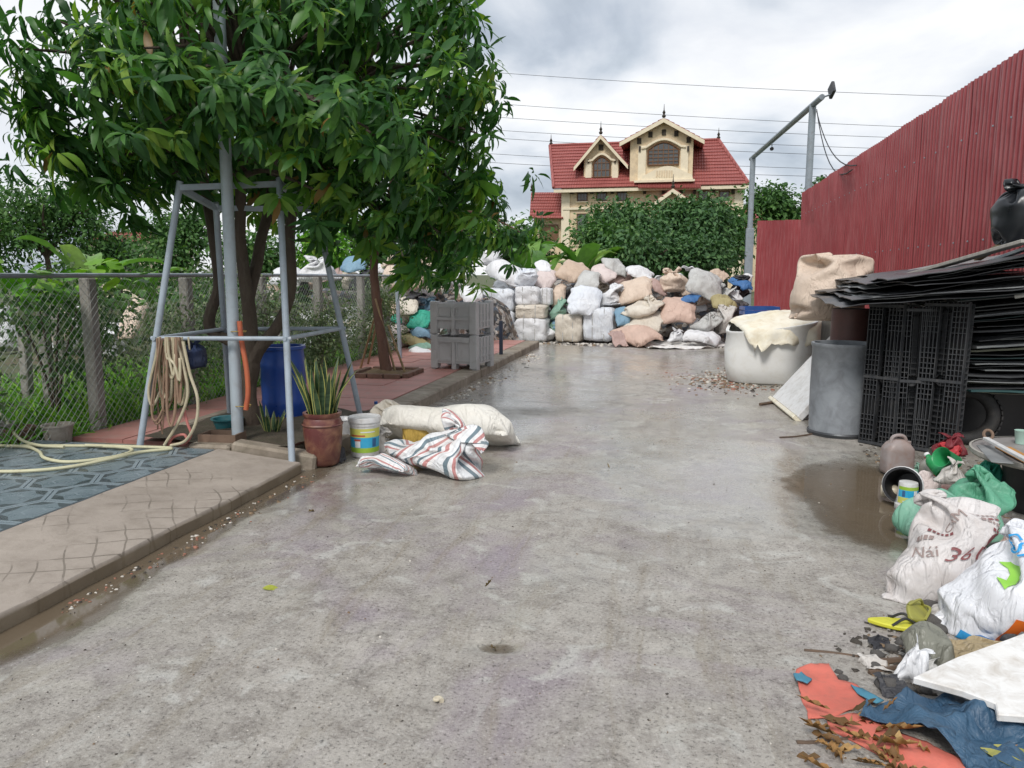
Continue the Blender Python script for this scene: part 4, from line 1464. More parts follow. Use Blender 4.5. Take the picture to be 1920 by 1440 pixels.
blobs = [(*at(430, 130, 6.2), (1.35, 1.2, 1.15)), (*at(190, 190, 5.6), (.60, .7, .60)), (*at(75, 90, 5.3), (.45, .5, .55)), (*at(690, 130, 6.3), (.75, .9, .90)),
         (*at(620, 250, 5.6), (.65, .5, .55)), (*at(775, 320, 6.6), (.48, .5, .62)), (*at(790, 110, 6.6), (.45, .6, .85)), (*at(300, 110, 5.0), (.75, .5, .55)),
         (*at(400, -190, 6.3), (1.8, 1.4, 1.0)), (*at(540, 180, 5.3), (.6, .4, .42)), (*at(330, 310, 6.6), (.85, .8, .30)), (*at(560, 350, 6.9), (.7, .6, .32)), (*at(680, 370, 6.4), (.4, .45, .36))]
hang = [at(865, 40, 6.2), at(885, 190, 6.2), at(890, 120, 6.4), at(895, 250, 6.3), at(860, 270, 6.3), at(895, 340, 6.6), at(900, 380, 6.7), at(830, 480, 6.6), at(830, 440, 6.5), at(790, 460, 6.6),
        at(770, 420, 6.4), at(720, 410, 6.3), at(850, 400, 6.6), at(30, 150, 5.0), at(80, 240, 5.2), at(25, 90, 4.9), at(190, 340, 5.7), at(130, 290, 5.5), at(590, 190, 5.0), at(560, 230, 4.95),
        at(530, 150, 5.0), at(690, 240, 5.2), at(730, 270, 5.3), at(270, 90, 4.75), at(250, 140, 4.8), at(330, 120, 4.8), at(180, 130, 4.8), at(240, 380, 6.2)]
ng = mango_tree(root, crown_points(blobs, 128, 5) + hang, 8, .17, .245, stems, 11)

# the younger mango on the red paving
T2 = Vector((*G(724, 702, .12)[:2], .11))
root = empty('mango_tree', T2, 0, 'young mango tree with reddish trunk and stakes on the red paving', 'tree')
y2 = T2.y
stems = [([tuple(T2), at(717, 640, y2), at(708, 580, y2), at(700, 510, y2), at(702, 470, y2), at(715, 420, y2), at(740, 340, y2)], [.085, .07, .065, .06, .055, .05, .035]),
         ([at(701, 500, y2), at(680, 440, y2), at(655, 390, y2 + .2)], [.045, .04, .03]),
         ([at(703, 470, y2), at(760, 410, y2), at(820, 390, y2 - .1), at(900, 400, y2 - .2)], [.045, .04, .035, .02])]
blobs = [(*at(750, 330, y2), (1.0, .9, .70)), (*at(850, 390, y2 - .1), (.55, .6, .40)), (*at(680, 390, y2), (.6, .6, .36)), (*at(930, 435, y2 - .2), (.34, .4, .16)), (*at(820, 470, y2 - .3), (.36, .4, .22))]
hang = [at(975, 435, y2 - .3), at(960, 440, y2 - .2), at(840, 500, y2 - .5), at(860, 470, y2 - .5), at(800, 480, y2 - .4), at(760, 460, y2 - .3), at(690, 430, y2)]
mango_tree(root, crown_points(blobs, 34, 8) + hang, 7, .18, .26, stems, 23, 220, M_bark_red, .2)
M_bamboo = plain('bamboo', (.36, .27, .15), (.28, .20, .11), .6, 8, bump=.2, dirt=(.12, .09, .06), dirt_amt=.3)
for q, (b0, t0) in enumerate((((742, 700), (704, 560)), ((676, 690), (708, 575)), ((760, 700), (728, 610)), ((690, 682), (716, 560)))):
    a_, e_ = G(b0[0], b0[1], .12), PY(t0[0], t0[1], y2 + (.05 if q % 2 else -.08))
    mb = MB(); P = [a_ + (e_ - a_) * (i / 5) for i in range(6)]
    mb.tube(P, [.018, .017, .016, .016, .015, .014], 7)
    o_ = mb.build('bamboo_stake', M_bamboo, smooth=True)
    tag(o_, ('pale bamboo stake leaning on the young mango trunk from the kerb side', 'dark bamboo stake propped behind the young mango trunk', 'thin short bamboo stake leaning beside the young mango',
             'bamboo stake standing close to the fence behind the young mango')[q], 'stake', 'bamboo stakes of the young mango')
bed2 = empty('tree_pit', (T2.x, T2.y, .1), 0, 'small square soil pit edged with thin bricks round the young mango', 'plant bed')
M_brick = plain('brick_edge', (.20, .11, .08), (.14, .08, .06), .85, 8, bump=.5, dirt=(.1, .09, .06), dirt_amt=.5)
for k in range(4):
    for j in range(3):
        s = -.34 + j * .235
        c_ = rotm(0, 0, k * math.pi / 2) @ Vector((s + .11, -.40, .045))
        mb = MB(); mb.box((0, 0, 0), (.215, .085, .07)); o_ = mb.build('brick', M_brick, bed2, bevel=.006)
        o_.location = c_; o_.rotation_euler = (0, 0, k * math.pi / 2 + rng.uniform(-.05, .05))
mb = MB()
for j in range(8):
    for i in range(8):
        q = [(-.36 + .72 * (i + a_) / 8, -.36 + .72 * (j + b_) / 8) for a_, b_ in ((0, 0), (1, 0), (1, 1), (0, 1))]
        mb.quad(*[(x, y, .045 + .03 * fbm((x * 5, y * 5, 8)) + .05 * math.exp(-(x * x + y * y) / .03)) for x, y in q])
mb.build('soil', plain('pit_soil', (.20, .13, .07), (.12, .09, .05), .95, 10, bump=.8, dist=.02), bed2, smooth=True)

# ---- small-leaved trees, shrubs and creepers
SMALL = [leaf_proto(2, .26, .4, .3), leaf_proto(2, .32, .2, .2), leaf_proto(2, .22, .7, .35)]
M_green = leaf_mat('green_leaf', [(0.0, (.035, .085, .03)), (.4, (.07, .165, .045)), (.75, (.12, .25, .06)), (1.0, (.20, .33, .08))], .55, .25, .3)
M_fresh = leaf_mat('fresh_leaf', [(0.0, (.08, .22, .02)), (.5, (.15, .40, .03)), (1.0, (.30, .52, .05))], .5, .3, .3)
M_deep = leaf_mat('deep_leaf', [(0.0, (.030, .075, .032)), (.5, (.075, .17, .06)), (1.0, (.15, .27, .085))], .55, .2, .3)
M_grey = leaf_mat('grey_leaf', [(0.0, (.06, .10, .05)), (.5, (.17, .24, .12)), (1.0, (.38, .42, .25))], .6, .25, .3)


def leafy(name, blobs, n, size, mat, seed, parent, clump=26, cr=.28, holes=.45):
    """leaf clumps spread through blobs; holes: share of the volume left empty by low-frequency noise"""
    r = np.random.default_rng(seed)
    o = np.array(parent.location) if parent else np.zeros(3)
    nc = max(1, n // clump)
    C = np.array(crown_points(blobs, nc * 2, seed, .45))
    keep = np.array([noise.noise(Vector(c) * 1.1 + Vector((seed, 0, 0))) for c in C])
    C = C[np.argsort(-keep)[:max(1, int(nc * 2 * (1 - holes)))]]
    k = max(1, n // len(C))
    idx = np.repeat(np.arange(len(C)), k)
    N = len(idx)
    off = r.normal(0, 1, (N, 3)) * cr * np.array([1, 1, .7])
    pos = C[idx] + off
    pos[:, 2] = np.maximum(pos[:, 2], .02)
    cen = np.array([np.mean([b_[i] for b_ in blobs]) for i in range(3)])
    d = off / (np.linalg.norm(off, axis=1, keepdims=True) + 1e-6) + r.normal(0, .6, (N, 3)) + (pos - cen) * .15
    d[:, 2] -= .2
    up = np.array([0, 0, 1.0]) + r.normal(0, .5, (N, 3)) + (pos - cen) * .2
    tone = np.clip(np.repeat(r.random(len(C)) * .55, k) + .45 * r.random(N), 0, 1)
    V, Fq, T = scatter(SMALL, r.integers(0, 3, N), frames(d, up), pos - o, size * r.uniform(.6, 1.25, N), tone)
    ob = link(name, np_mesh(name, V, Fq, mat, True, T), parent)
    ob['kind'] = 'stuff'
    return ob


def tree(px, py_top, py_base_h, y, wpx, mat, seed, label, n=5000, size=.17, group='trees behind the yard', lobes=11, name='leafy_tree', clump=26, cr=.30):
    """a tree whose crown spans wpx photo pixels at distance y"""
    r = random.Random(seed)
    top = PY(px, py_top, y); bot = PY(px, py_base_h, y)
    mp = metre_per_px(top)
    W = wpx * mp / 2
    root = empty(name, (top.x, y, -.05), 0, label, 'tree', group)
    Hc = top.z - max(bot.z, .3)
    tr = MB()
    zc = max(bot.z, .3) + Hc * .35
    tr.tube(bez([(0, 0, 0), (.05, .02, zc * .5), (-.04, 0, zc)], 4), [.16, .15, .14, .13, .12, .11, .10, .09, .08], 8)
    for k in range(5):
        a = k * 1.26 + seed
        tr.tube(bez([(-.02, 0, zc * .8), (math.cos(a) * W * .3, math.sin(a) * W * .3, zc + Hc * .2), (math.cos(a) * W * .55, math.sin(a) * W * .5, zc + Hc * .35)], 4),
                list(np.linspace(.07, .02, 9)), 6)
    tr.build('trunk', M_bark, root, smooth=True)
    bl = []
    for k in range(lobes):
        a = r.uniform(0, 6.28); q = r.uniform(.15, .72)
        rr = r.uniform(.22, .42)
        z = max(bot.z, .3) + Hc * r.uniform(.3, .78)
        bl.append((top.x + math.cos(a) * W * q, y + math.sin(a) * W * q * .8, z, (W * rr, W * rr, min(Hc * .45, (top.z - z)) * 1.0)))
    bl.append((top.x, y, top.z - Hc * .3, (W * .45, W * .45, Hc * .3)))
    leafy('crown', bl, n, size, mat, seed, root, clump, cr)
    return root


# trees between the heap and the villa
tree(1180, 385, 520, 27, 190, M_deep, 3, 'dense dark green tree below the small dormer of the villa', 7000, .20)
tree(1280, 372, 500, 33, 200, M_deep, 4, 'broad dark green tree in front of the villa porch gable', 8000, .24)
tree(1362, 398, 500, 35, 90, M_green, 5, 'dark green tree beside the grey portal post', 4000, .25)
tree(1130, 425, 520, 25, 130, M_green, 6, 'lower mid green shrub tree behind the heap crest', 4500, .18)
tree(1215, 440, 525, 24, 160, M_deep, 7, 'low dark shrub tree right behind the pale heap crest', 4500, .18)
tree(1312, 450, 530, 24.5, 120, M_deep, 8, 'low dark shrub tree behind the peach peaked sack', 4500, .18)
tree(1455, 350, 440, 48, 150, M_green, 9, 'light green tree beyond the red panel between portal posts', 4500, .30)
tree(1552, 316, 400, 45, 62, M_deep, 10, 'small tree top rising above the red fence edge', 1800, .28)
tree(960, 420, 520, 25, 130, M_green, 12, 'mid green tree beside the villa side wing', 4000, .18)
tree(860, 380, 520, 28, 190, M_green, 13, 'mid green tree half hidden behind the mango leaves', 5000, .2)
tree(700, 400, 530, 27, 210, M_green, 14, 'pale green tree behind the young mango crown', 5000, .2)
tree(590, 430, 540, 20, 130, M_fresh, 15, 'fresh light green bushy tree behind the white heaped sack', 3500, .17)
tree(480, 430, 560, 19, 190, M_green, 16, 'mid green bush tree behind the mango stems', 4500, .17)
tree(330, 400, 540, 21, 200, M_green, 17, 'yellowish green tree seen through the pipe frame', 5000, .17)
tree(75, 330, 520, 27, 300, M_green, 18, 'large round green tree beyond the garden', 9000, .22)
tree(-60, 380, 540, 24, 220, M_green, 19, 'bushy green tree at the garden edge', 4000, .2)
tree(215, 440, 540, 30, 120, M_deep, 20, 'dark bushy tree beside the small red roof', 2500, .2)

# ---- banana plants with big torn leaves
M_banana = leaf_mat('banana_leaf', [(0.0, (.07, .18, .04)), (.5, (.16, .34, .06)), (.8, (.28, .46, .09)), (1.0, (.40, .52, .22))], .42, .3)
M_stalk = plain('banana_stalk', (.16, .22, .08), (.22, .20, .10), .6, 8)


def banana(px, base_py, y, hgt, n, seed, label, lean=0.0, bright=.5):
    r = random.Random(seed)
    p = PY(px, 515, y)
    root = empty('banana_plant', (p.x, y, 0), r.uniform(0, 6), label, 'plant', 'banana plants')
    mb = MB(); mb.tube(bez([(0, 0, 0), (.02, 0, hgt * .25), (.04, .02, hgt * .5)], 4), [.09, .085, .08, .075, .07, .065, .06, .055, .05], 8)
    mb.build('stalk', M_stalk, root, smooth=True)
    for k in range(n):
        L = hgt * r.uniform(.55, .8); W = L * r.uniform(.13, .18)
        a = k * 2.4 + r.uniform(-.3, .3); el = r.uniform(.65, 1.35); nn = 12
        v, f = [], []
        x = z = 0.0
        for i in range(nn + 1):
            s = i / nn
            ang = el - s * s * r.uniform(1.3, 1.7)
            w = W * math.sin(math.pi * min(1, .06 + s * .94)) ** .55 if s < 1 else .004
            v += [(x, -w, z + w * .35 + r.uniform(-.02, .02)), (x, 0, z), (x, w, z + w * .35 + r.uniform(-.02, .02))]
            x += math.cos(ang) * L / nn; z += math.sin(ang) * L / nn
        for i in range(nn):
            b_ = i * 3
            f += [(b_, b_ + 3, b_ + 4, b_ + 1), (b_ + 1, b_ + 4, b_ + 5, b_ + 2)]
        v = np.array(v)
        ob = link('leaf', np_mesh('leaf', v, np.array(f), M_banana, True, np.full(len(v), min(1, max(0, bright + r.uniform(-.3, .35))))), root,
                  loc=(.04, .02, hgt * .46), rot=(0, 0, a))
    return root


banana(1088, 480, 22.5, 2.6, 7, 1, 'banana plant with upright pale leaf behind the brown heap sack', bright=.6)
banana(1120, 490, 23.5, 2.3, 7, 2, 'banana plant with arching dark leaves beside the villa trees', bright=.3)
banana(985, 470, 23, 3.0, 8, 3, 'banana plant with bright hanging leaves before the villa wing', bright=.6)
banana(1020, 480, 22, 2.2, 7, 4, 'low banana plant at the heap crest under the villa wing', bright=.35)
banana(160, 500, 14.0, 2.4, 5, 5, 'young banana plant with an upright leaf in the garden', bright=.65)
banana(270, 500, 15, 2.0, 4, 6, 'small banana plant beside the small red roof', bright=.6)

# ---- garden behind the mesh: creeper along the fence, squash leaves, shrubs, tall grass
gveg = empty('creeper', (FENCE_X - .15, 8, 0), 0, 'grey green creeper tangled over the far part of chain-link fence', 'creeper')
bl = []
cr_ = random.Random(4)
for k in range(34):
    yy_ = cr_.uniform(6.9, 13.6)
    bl.append((FENCE_X - .06, yy_, cr_.uniform(.35, 1.25), (.08, .5, .30)))
leafy('crown', bl, 17000, .055, M_grey, 31, gveg, 30, .16, .25)
shr = [(-5.7, 5.0, 1.0, .5, .45, 'bushy garden shrub at the edge of the garden'), (-5.9, 6.3, 1.15, .5, .35, 'bushy garden shrub just behind the thick concrete post'), (-6.3, 7.3, 1.2, .55, .4, 'bushy garden shrub behind the leaning frame leg'),
       (-5.9, 8.6, 1.1, .6, .45, 'bushy garden shrub behind the hanging hose'), (-6.4, 10.0, 1.2, .7, .45, 'bushy garden shrub behind the mango trunk'), (-7.2, 5.6, 1.2, .6, .5, 'bushy garden shrub deep in the garden beside grey stakes')]
for q, (x, y, z, rx, rz_, lb) in enumerate(shr):
    ro = empty('garden_shrub', (x, y, .02), 0, lb, 'shrub', 'garden shrubs behind the mesh')
    mb = MB()
    for k in range(4):
        a = k * 1.6 + q
        mb.tube(bez([(0, 0, 0), (.08 * math.cos(a), .08 * math.sin(a), z * .5), (.25 * math.cos(a), .25 * math.sin(a), z)], 4), list(np.linspace(.018, .008, 9)), 5)
    mb.build('stem', M_bark, ro, smooth=True)
    leafy('crown', [(x, y, z, (rx, rx, rz_)), (x + .1, y - .1, z * .62, (rx * .7, rx * .7, .25))], 1500, .075, M_green if q % 2 else M_grey, 40 + q, ro, 20, .14)

SQ = [leaf_proto(4, .46, .5, .12), leaf_proto(4, .5, .2, -.1)]


def leaf_patch(name, pts, size, protos, mat, seed, label, cat, flat=.9):
    r = np.random.default_rng(seed)
    pos = np.array(pts); N = len(pos)
    d = r.normal(0, 1, (N, 3)); d[:, 2] = r.normal(-.15, .3, N)
    up = np.array([0, 0, 1.0]) + r.normal(0, 1 - flat, (N, 3)) * 2
    V, Fq, T = scatter(protos, r.integers(0, len(protos), N), frames(d, up), pos, size * r.uniform(.6, 1.2, N), r.random(N))
    o_ = link(name, np_mesh(name, V, Fq, mat, True, T))
    return tag(o_, label, cat, kind='stuff')


r_ = np.random.default_rng(5)
leaf_patch('squash_leaves', [(-5.35 + r_.normal(0, .18) - .4 * r_.random(), y, 1.5 + r_.normal(0, .06) + .08 * math.sin(y * 4)) for y in np.linspace(4.2, 6.9, 150)], .17, SQ, M_fresh, 2,
           'bright green squash leaves trailing over the fence top rail', 'vine')
leaf_patch('squash_leaves', [(r_.uniform(-8.5, -5.3), r_.uniform(8.5, 11), 1.25 + r_.normal(0, .10)) for _ in range(260)], .17, SQ, M_green, 3,
           'squash vine leaves on a trellis behind the fence', 'vine')
GRASS = [leaf_proto(3, .035, .7, .3), leaf_proto(3, .03, 1.1, .3)]
N = 9000
gp = np.stack([-5.2 - 3.2 * r_.random(N) ** 1.3, r_.uniform(3.5, 13, N), np.full(N, .05)], 1)
gd = np.stack([r_.normal(0, .35, N), r_.normal(0, .35, N), np.ones(N)], 1)
V, Fq, T = scatter(GRASS, r_.integers(0, 2, N), frames(gd, np.stack([r_.normal(0, 1, N), r_.normal(0, 1, N), np.zeros(N)], 1)), gp, r_.uniform(.12, .42, N), r_.random(N))
tag(link('grass', np_mesh('grass', V, Fq, M_fresh, True, T)), 'tall bright grass growing behind the chain-link fence', 'grass', kind='stuff')
# ================================================================== the villa behind the trees
HY = 62.0
M_cream = plain('cream_render', (.74, .60, .40), (.68, .54, .36), .8, 1.2, bump=.15, bscale=20, dirt=(.36, .30, .23), dirt_amt=.5)
M_cream2 = plain('pale_trim', (.78, .69, .52), (.72, .63, .47), .8, 1.5, bump=.1, dirt=(.42, .36, .28), dirt_amt=.3)
M_wood = plain('brown_shutter', (.17, .085, .04), (.12, .06, .03), .55, 3, bump=.1)
M_vent = plain('dark_opening', (.05, .038, .028), (.035, .028, .02), .8, 3)
M_glassd = plain('dusky_glass', (.10, .10, .095), (.07, .07, .07), .15, 2, bump=0, spec=.7)
m, nt, b = new_mat('roof_tiles'); t = NT(nt)
co = t.coords('Object', True)
c = t.mix(t.ramp(t.noise(co, .7, 5, .6), [(.35, 0.0), (.65, 1.0)]), (.38, .115, .10), (.30, .085, .075))
c = t.mix(t.ramp(t.noise(co, 5, 6, .7), [(.5, 0.0), (.8, .6)]), c, (.24, .085, .07))
wv = t.node('ShaderNodeTexWave'); wv.bands_direction = 'X'; wv.inputs['Scale'].default_value = 1.6; wv.inputs['Distortion'].default_value = 0; t.ln(t.coords('Object', False), wv.inputs['Vector'])
nt.links.new(t.mix(t.math('MULTIPLY', wv.outputs['Fac'], .25), c, (.20, .04, .035)), b.inputs['Base Color'])
b.inputs['Roughness'].default_value = .55
nt.links.new(t.bump(wv.outputs['Fac'], .6, .06), b.inputs['Normal'])
M_tile = m

hc = PY(1215, 400, HY)
villa = empty('villa', (hc.x, HY, 0), 0, 'cream three storey villa with red tiled roof and two gabled dormers behind the trees', 'house')


def hp(px, py, dy=0.0):
    """photo pixel to villa space at depth HY + dy"""
    q = PY(px, py, HY + dy)
    return Vector((q.x - hc.x, dy, q.z))


def slope(parent, e0, e1, r0, r1, rows=13, th=.09, name='tile_course'):
    """overlapping tile courses between an eave line e0-e1 and a ridge line r0-r1"""
    n = (e1 - e0).cross(r0 - e0).normalized()
    if n.y > 0 and abs(n.y) > .05 or n.z < 0: n = -n if n.z < 0 else n
    for k in range(rows):
        s0, s1 = k / rows, min(1, (k + 1.15) / rows)
        a, b_ = e0.lerp(r0, s0), e1.lerp(r1, s0)
        c_, d_ = e1.lerp(r1, s1), e0.lerp(r0, s1)
        mb = MB()
        lo = [a + n * th, b_ + n * th, c_ + n * .02, d_ + n * .02, a, b_, c_ - n * .03, d_ - n * .03]
        mb._add(lo, [(0, 1, 2, 3), (7, 6, 5, 4), (0, 4, 5, 1), (1, 5, 6, 2), (2, 6, 7, 3), (3, 7, 4, 0)])
        mb.build(name, M_tile, parent)


# main walls
wl_, wr_ = hp(1056, 352).x, hp(1392, 350).x
ez = hp(1215, 352).z
mb = MB(); mb.span(wl_, wr_, 0, 8.5, -.05, ez + .1); walls = mb.build('wall', M_cream, villa)
mb = MB(); mb.span(wl_ - .12, wl_ + .55, -.10, .3, -.05, ez); mb.build('corner_pilaster', M_cream2, villa)
mb = MB(); mb.span(wr_ - .55, wr_ + .12, -.10, .3, -.05, ez); mb.build('corner_pilaster', M_cream2, villa)
mb = MB(); mb.span(wl_, wr_, -.16, .0, hp(1215, 391).z, hp(1215, 388).z + .05); mb.build('string_course', M_cream2, villa)
roof = empty('roof'); roof.parent = villa
RD = 4.4
e0, e1 = hp(1038, 353, -.9), hp(1404, 347, -.9)
e1.z = e0.z = (e0.z + e1.z) / 2
r0, r1 = hp(1031, 272, RD), hp(1347, 266, RD)
r0.z = r1.z = (r0.z + r1.z) / 2
slope(roof, e0, e1, r0, r1, 14)
bk0, bk1 = Vector((e0.x, 2 * RD + .9, e0.z)), Vector((e1.x, 2 * RD + .9, e1.z))
slope(roof, bk1, bk0, r1, r0, 6)
slope(roof, e1, bk1, r1, r1 + Vector((0, .05, 0)), 10)
mb = MB(); mb._add([e0 + Vector((.5, .9, 0)), bk0 + Vector((.5, -.9, 0)), r0 + Vector((.5, 0, 0))], [(0, 1, 2)]); mb.build('gable_wall', M_cream, villa)
for a_, b_ in ((r0, r1), (e1, r1), (e0, r0), (r0, bk0)):
    mb = MB(); mb.tube([a_ + Vector((0, 0, .08)), b_ + Vector((0, 0, .08))], .13, 6); mb.build('ridge_cap', M_tile, roof, smooth=True)
mb = MB(); mb.span(e0.x, e1.x, e0.y + .05, e0.y + .2, e0.z - .28, e0.z - .03); mb.build('eave_board', M_cream2, roof)


def finial(p, h=.9):
    mb = MB(); mb.lathe([(.10, 0), (.16, .12), (.07, .25), (.12, .38), (.035, .55), (.012, h)], 8, p); mb.build('finial', M_vent, villa, smooth=True)


finial(r0 + Vector((.1, 0, .1))); finial(r1 + Vector((0, 0, .1)))


def gable(x0, x1, zb, ze, xp, zp, y0, y1, ov=.45, rows=6):
    """a dormer: walls from x0 to x1, eaves at ze, peak (xp, zp), its roof running back to y1"""
    g = empty('dormer'); g.parent = villa
    mb = MB(); mb.prism_y([(x0, zb), (x1, zb), (x1, ze + .05), (xp, zp - .22), (x0, ze + .05)], y0, y1)
    mb.build('wall', M_cream, g)
    for sx, xe in ((-1, x0), (1, x1)):
        eo = xe + sx * ov
        k = (zp - ze) / abs(xp - xe)
        zo = ze - ov * k
        a_, b_ = Vector((eo, y0 - .55, zo)), Vector((eo, y1, zo))
        c_, d_ = Vector((xp, y0 - .55, zp)), Vector((xp, y1, zp))
        if sx < 0: slope(g, b_, a_, d_, c_, rows, .08)
        else: slope(g, a_, b_, c_, d_, rows, .08)
        mb = MB()
        p0, p1 = Vector((eo, y0 - .6, zo)), Vector((xp, y0 - .6, zp))
        dn = Vector((0, 0, -.30))
        mb._add([p0, p1, p1 + dn, p0 + dn, p0 + Vector((0, .12, 0)), p1 + Vector((0, .12, 0)), p1 + dn + Vector((0, .12, 0)), p0 + dn + Vector((0, .12, 0))],
                [(3, 2, 1, 0), (4, 5, 6, 7), (0, 1, 5, 4), (2, 3, 7, 6), (1, 2, 6, 5), (0, 4, 7, 3)])
        mb.build('barge_board', M_cream2, g)
    finial(Vector((xp, y0 - .5, zp + .05)), 1.0)
    return g


def arch_window(parent, x0, x1, z0, z1, rise, y, mull=3, rows=3):
    w = empty('window'); w.parent = parent
    n = 10
    top = [(x1 + (x0 - x1) * i / n, z1 - rise + rise * math.sin(math.pi * i / n)) for i in range(n + 1)]
    mb = MB(); mb.prism_y([(x0, z0), (x1, z0)] + top, y - .02, y + .08); mb.build('pane', M_glassd, w)
    fr = MB()
    pts = [Vector((x0, y - .04, z0)), Vector((x1, y - .04, z0))] + [Vector((a, y - .04, z)) for a, z in top]
    fr.tube(pts + [pts[0]], .07, 4); fr.build('frame', M_wood, w)
    for k in range(1, mull * 2):
        x = x0 + (x1 - x0) * k / (mull * 2)
        mb = MB(); mb.span(x - .035, x + .035, y - .06, y - .025, z0, z1 - rise * .25 - rise * .8 * abs(k / mull - 1) ** 2); mb.build('mullion', M_wood, w)
    for k in range(1, rows + 1):
        z = z0 + (z1 - rise - z0) * k / rows
        mb = MB(); mb.span(x0, x1, y - .07, y - .03, z - .03, z + .03); mb.build('glazing_bar', M_wood, w)
    hood = MB()
    hp_ = [Vector((a + (a - (x0 + x1) / 2) * .14, y - .10, z + .22)) for a, z in top]
    hood.tube([hp_[0] + Vector((.35, 0, -.05))] + hp_ + [hp_[-1] + Vector((-.35, 0, -.05))], .11, 5)
    hood.build('hood_mould', M_cream2, w)
    return w


def box_at(parent, name, mat, px0, py0, px1, py1, y0, y1, ref=0.0):
    a_, b_ = hp(px0, py1, ref), hp(px1, py0, ref)
    mb = MB(); mb.span(a_.x, b_.x, y0, y1, a_.z, b_.z)
    return mb.build(name, mat, parent)


# small dormer
d0, d1 = hp(1094, 333), hp(1160, 300)
g1 = gable(d0.x, d1.x, hp(1127, 345).z, hp(1127, 292).z, hp(1127, 254).x, hp(1127, 254).z, .25, 5.0, .75)
arch_window(g1, hp(1112, 333).x, hp(1143, 333).x, hp(1127, 332).z, hp(1127, 294).z, .45, .18, 2, 2)
for a_ in (1097, 1147): box_at(g1, 'pilaster', M_cream2, a_, 297, a_ + 12, 333, .14, .3)
for a_ in (1103, 1153): box_at(g1, 'bracket', M_vent, a_ - 1.5, 298, a_ + 1.5, 306, .06, .2)
box_at(g1, 'gable_vent', M_vent, 1122, 270, 1131, 281, .19, .3)
# large dormer
d0, d1 = hp(1181, 340), hp(1299, 300)
g2 = gable(d0.x, d1.x, hp(1240, 352).z, hp(1240, 258).z, hp(1245, 226).x, hp(1245, 226).z, -.35, 6.0, .8, 8)
arch_window(g2, hp(1215, 310).x, hp(1272, 310).x, hp(1240, 311).z, hp(1240, 269).z, .55, -.42, 3, 4)
for a_ in (1196, 1275): box_at(g2, 'pilaster', M_cream2, a_, 275, a_ + 16, 340, -.5, -.32)
for a_, b_ in ((1220, 254), (1245, 250), (1268, 252), (1199, 266), (1291, 264)): box_at(g2, 'gable_vent', M_vent, a_ - 4, b_ - 5.5, a_ + 4, b_ + 5.5, -.42, -.2)
for a_ in (1200, 1290): box_at(g2, 'bracket', M_vent, a_ - 2, 276, a_ + 2, 286, -.6, -.4)
# curved balcony pediment under the large window
n = 12
pts = [(hp(1203, 338).x, hp(1240, 340).z), (hp(1299, 338).x, hp(1240, 340).z)]
for i in range(n + 1):
    a_ = hp(1297 - 92 * i / n, 338).x
    pts.append((a_, hp(1240, 331 - 17 * math.sin(math.pi * i / n) ** 1.3).z))
mb = MB(); mb.prism_y(pts, -.75, -.36); mb.build('balcony_pediment', M_cream2, g2)
for i in range(7):
    box_at(g2, 'baluster', M_cream, 1231 + i * 4.6, 322, 1233 + i * 4.6, 334, -.82, -.72)
mb = MB(); mb.span(hp(1190, 340).x, hp(1302, 340).x, -1.0, -.36, hp(1240, 344).z, hp(1240, 340).z); mb.build('balcony_ledge', M_cream2, g2)
# canopy roof strip and porch gable
slope(roof, hp(1196, 353, -1.3), hp(1314, 353, -1.3), hp(1196, 345, -.7), hp(1314, 345, -.7), 3)
g3 = gable(hp(1240, 380).x, hp(1284, 380).x, hp(1262, 440).z, hp(1262, 376).z, hp(1262, 361).x, hp(1262, 361).z, -2.2, -.1, .7, 4)
# windows and vents of the top storey
for a_ in (1092, 1128, 1166, 1318, 1358):
    w = empty('window'); w.parent = villa
    box_at(w, 'pane', M_glassd, a_ - 8, 360, a_ + 8, 376, -.03, .05)
    for (x0, y0, x1, y1) in ((-10, 358, 10, 360), (-10, 376, 10, 378), (-10, 360, -8, 376), (8, 360, 10, 376)): box_at(w, 'frame', M_wood, a_ + x0, y0, a_ + x1, y1, -.10, .05)
    for q in (-3, 2.5): box_at(w, 'mullion', M_wood, a_ + q, 360, a_ + q + 1, 376, -.07, -.02)
    box_at(w, 'sill', M_cream2, a_ - 11, 378, a_ + 11, 380, -.22, .0)
for a_ in (1073, 1110, 1148, 1209, 1244, 1278, 1302, 1338, 1374): box_at(villa, 'eave_bracket', M_vent, a_ - 3, 353, a_ + 3, 364, -.35, .02)
# lower storey windows seen through the trees
for a_ in (1092, 1150, 1330, 1370):
    w = empty('window'); w.parent = villa
    box_at(w, 'pane', M_glassd, a_ - 9, 402, a_ + 9, 440, -.03, .05)
    for (x0, y0, x1, y1) in ((-11, 400, 11, 402), (-11, 402, -9, 440), (9, 402, 11, 440)): box_at(w, 'frame', M_wood, a_ + x0, y0, a_ + x1, y1, -.10, .05)
# side wing
wx0, wx1 = hp(998, 400).x, wl_ - .13
wz = hp(1020, 410).z
mb = MB(); mb.span(wx0, wx1, .6, 6.5, -.05, wz + .1); mb.build('wing_wall', M_cream, villa)
a_, b_ = hp(993, 410, -.2), hp(1056, 410, -.2); c_, d_ = hp(996, 361, 3.2), hp(1053, 361, 3.2)
slope(roof, a_, b_, c_, d_, 9)
finial(c_ + Vector((.05, 0, .1)), .7)
box_at(villa, 'wing_window', M_wood, 1010, 420, 1045, 450, .45, .65)

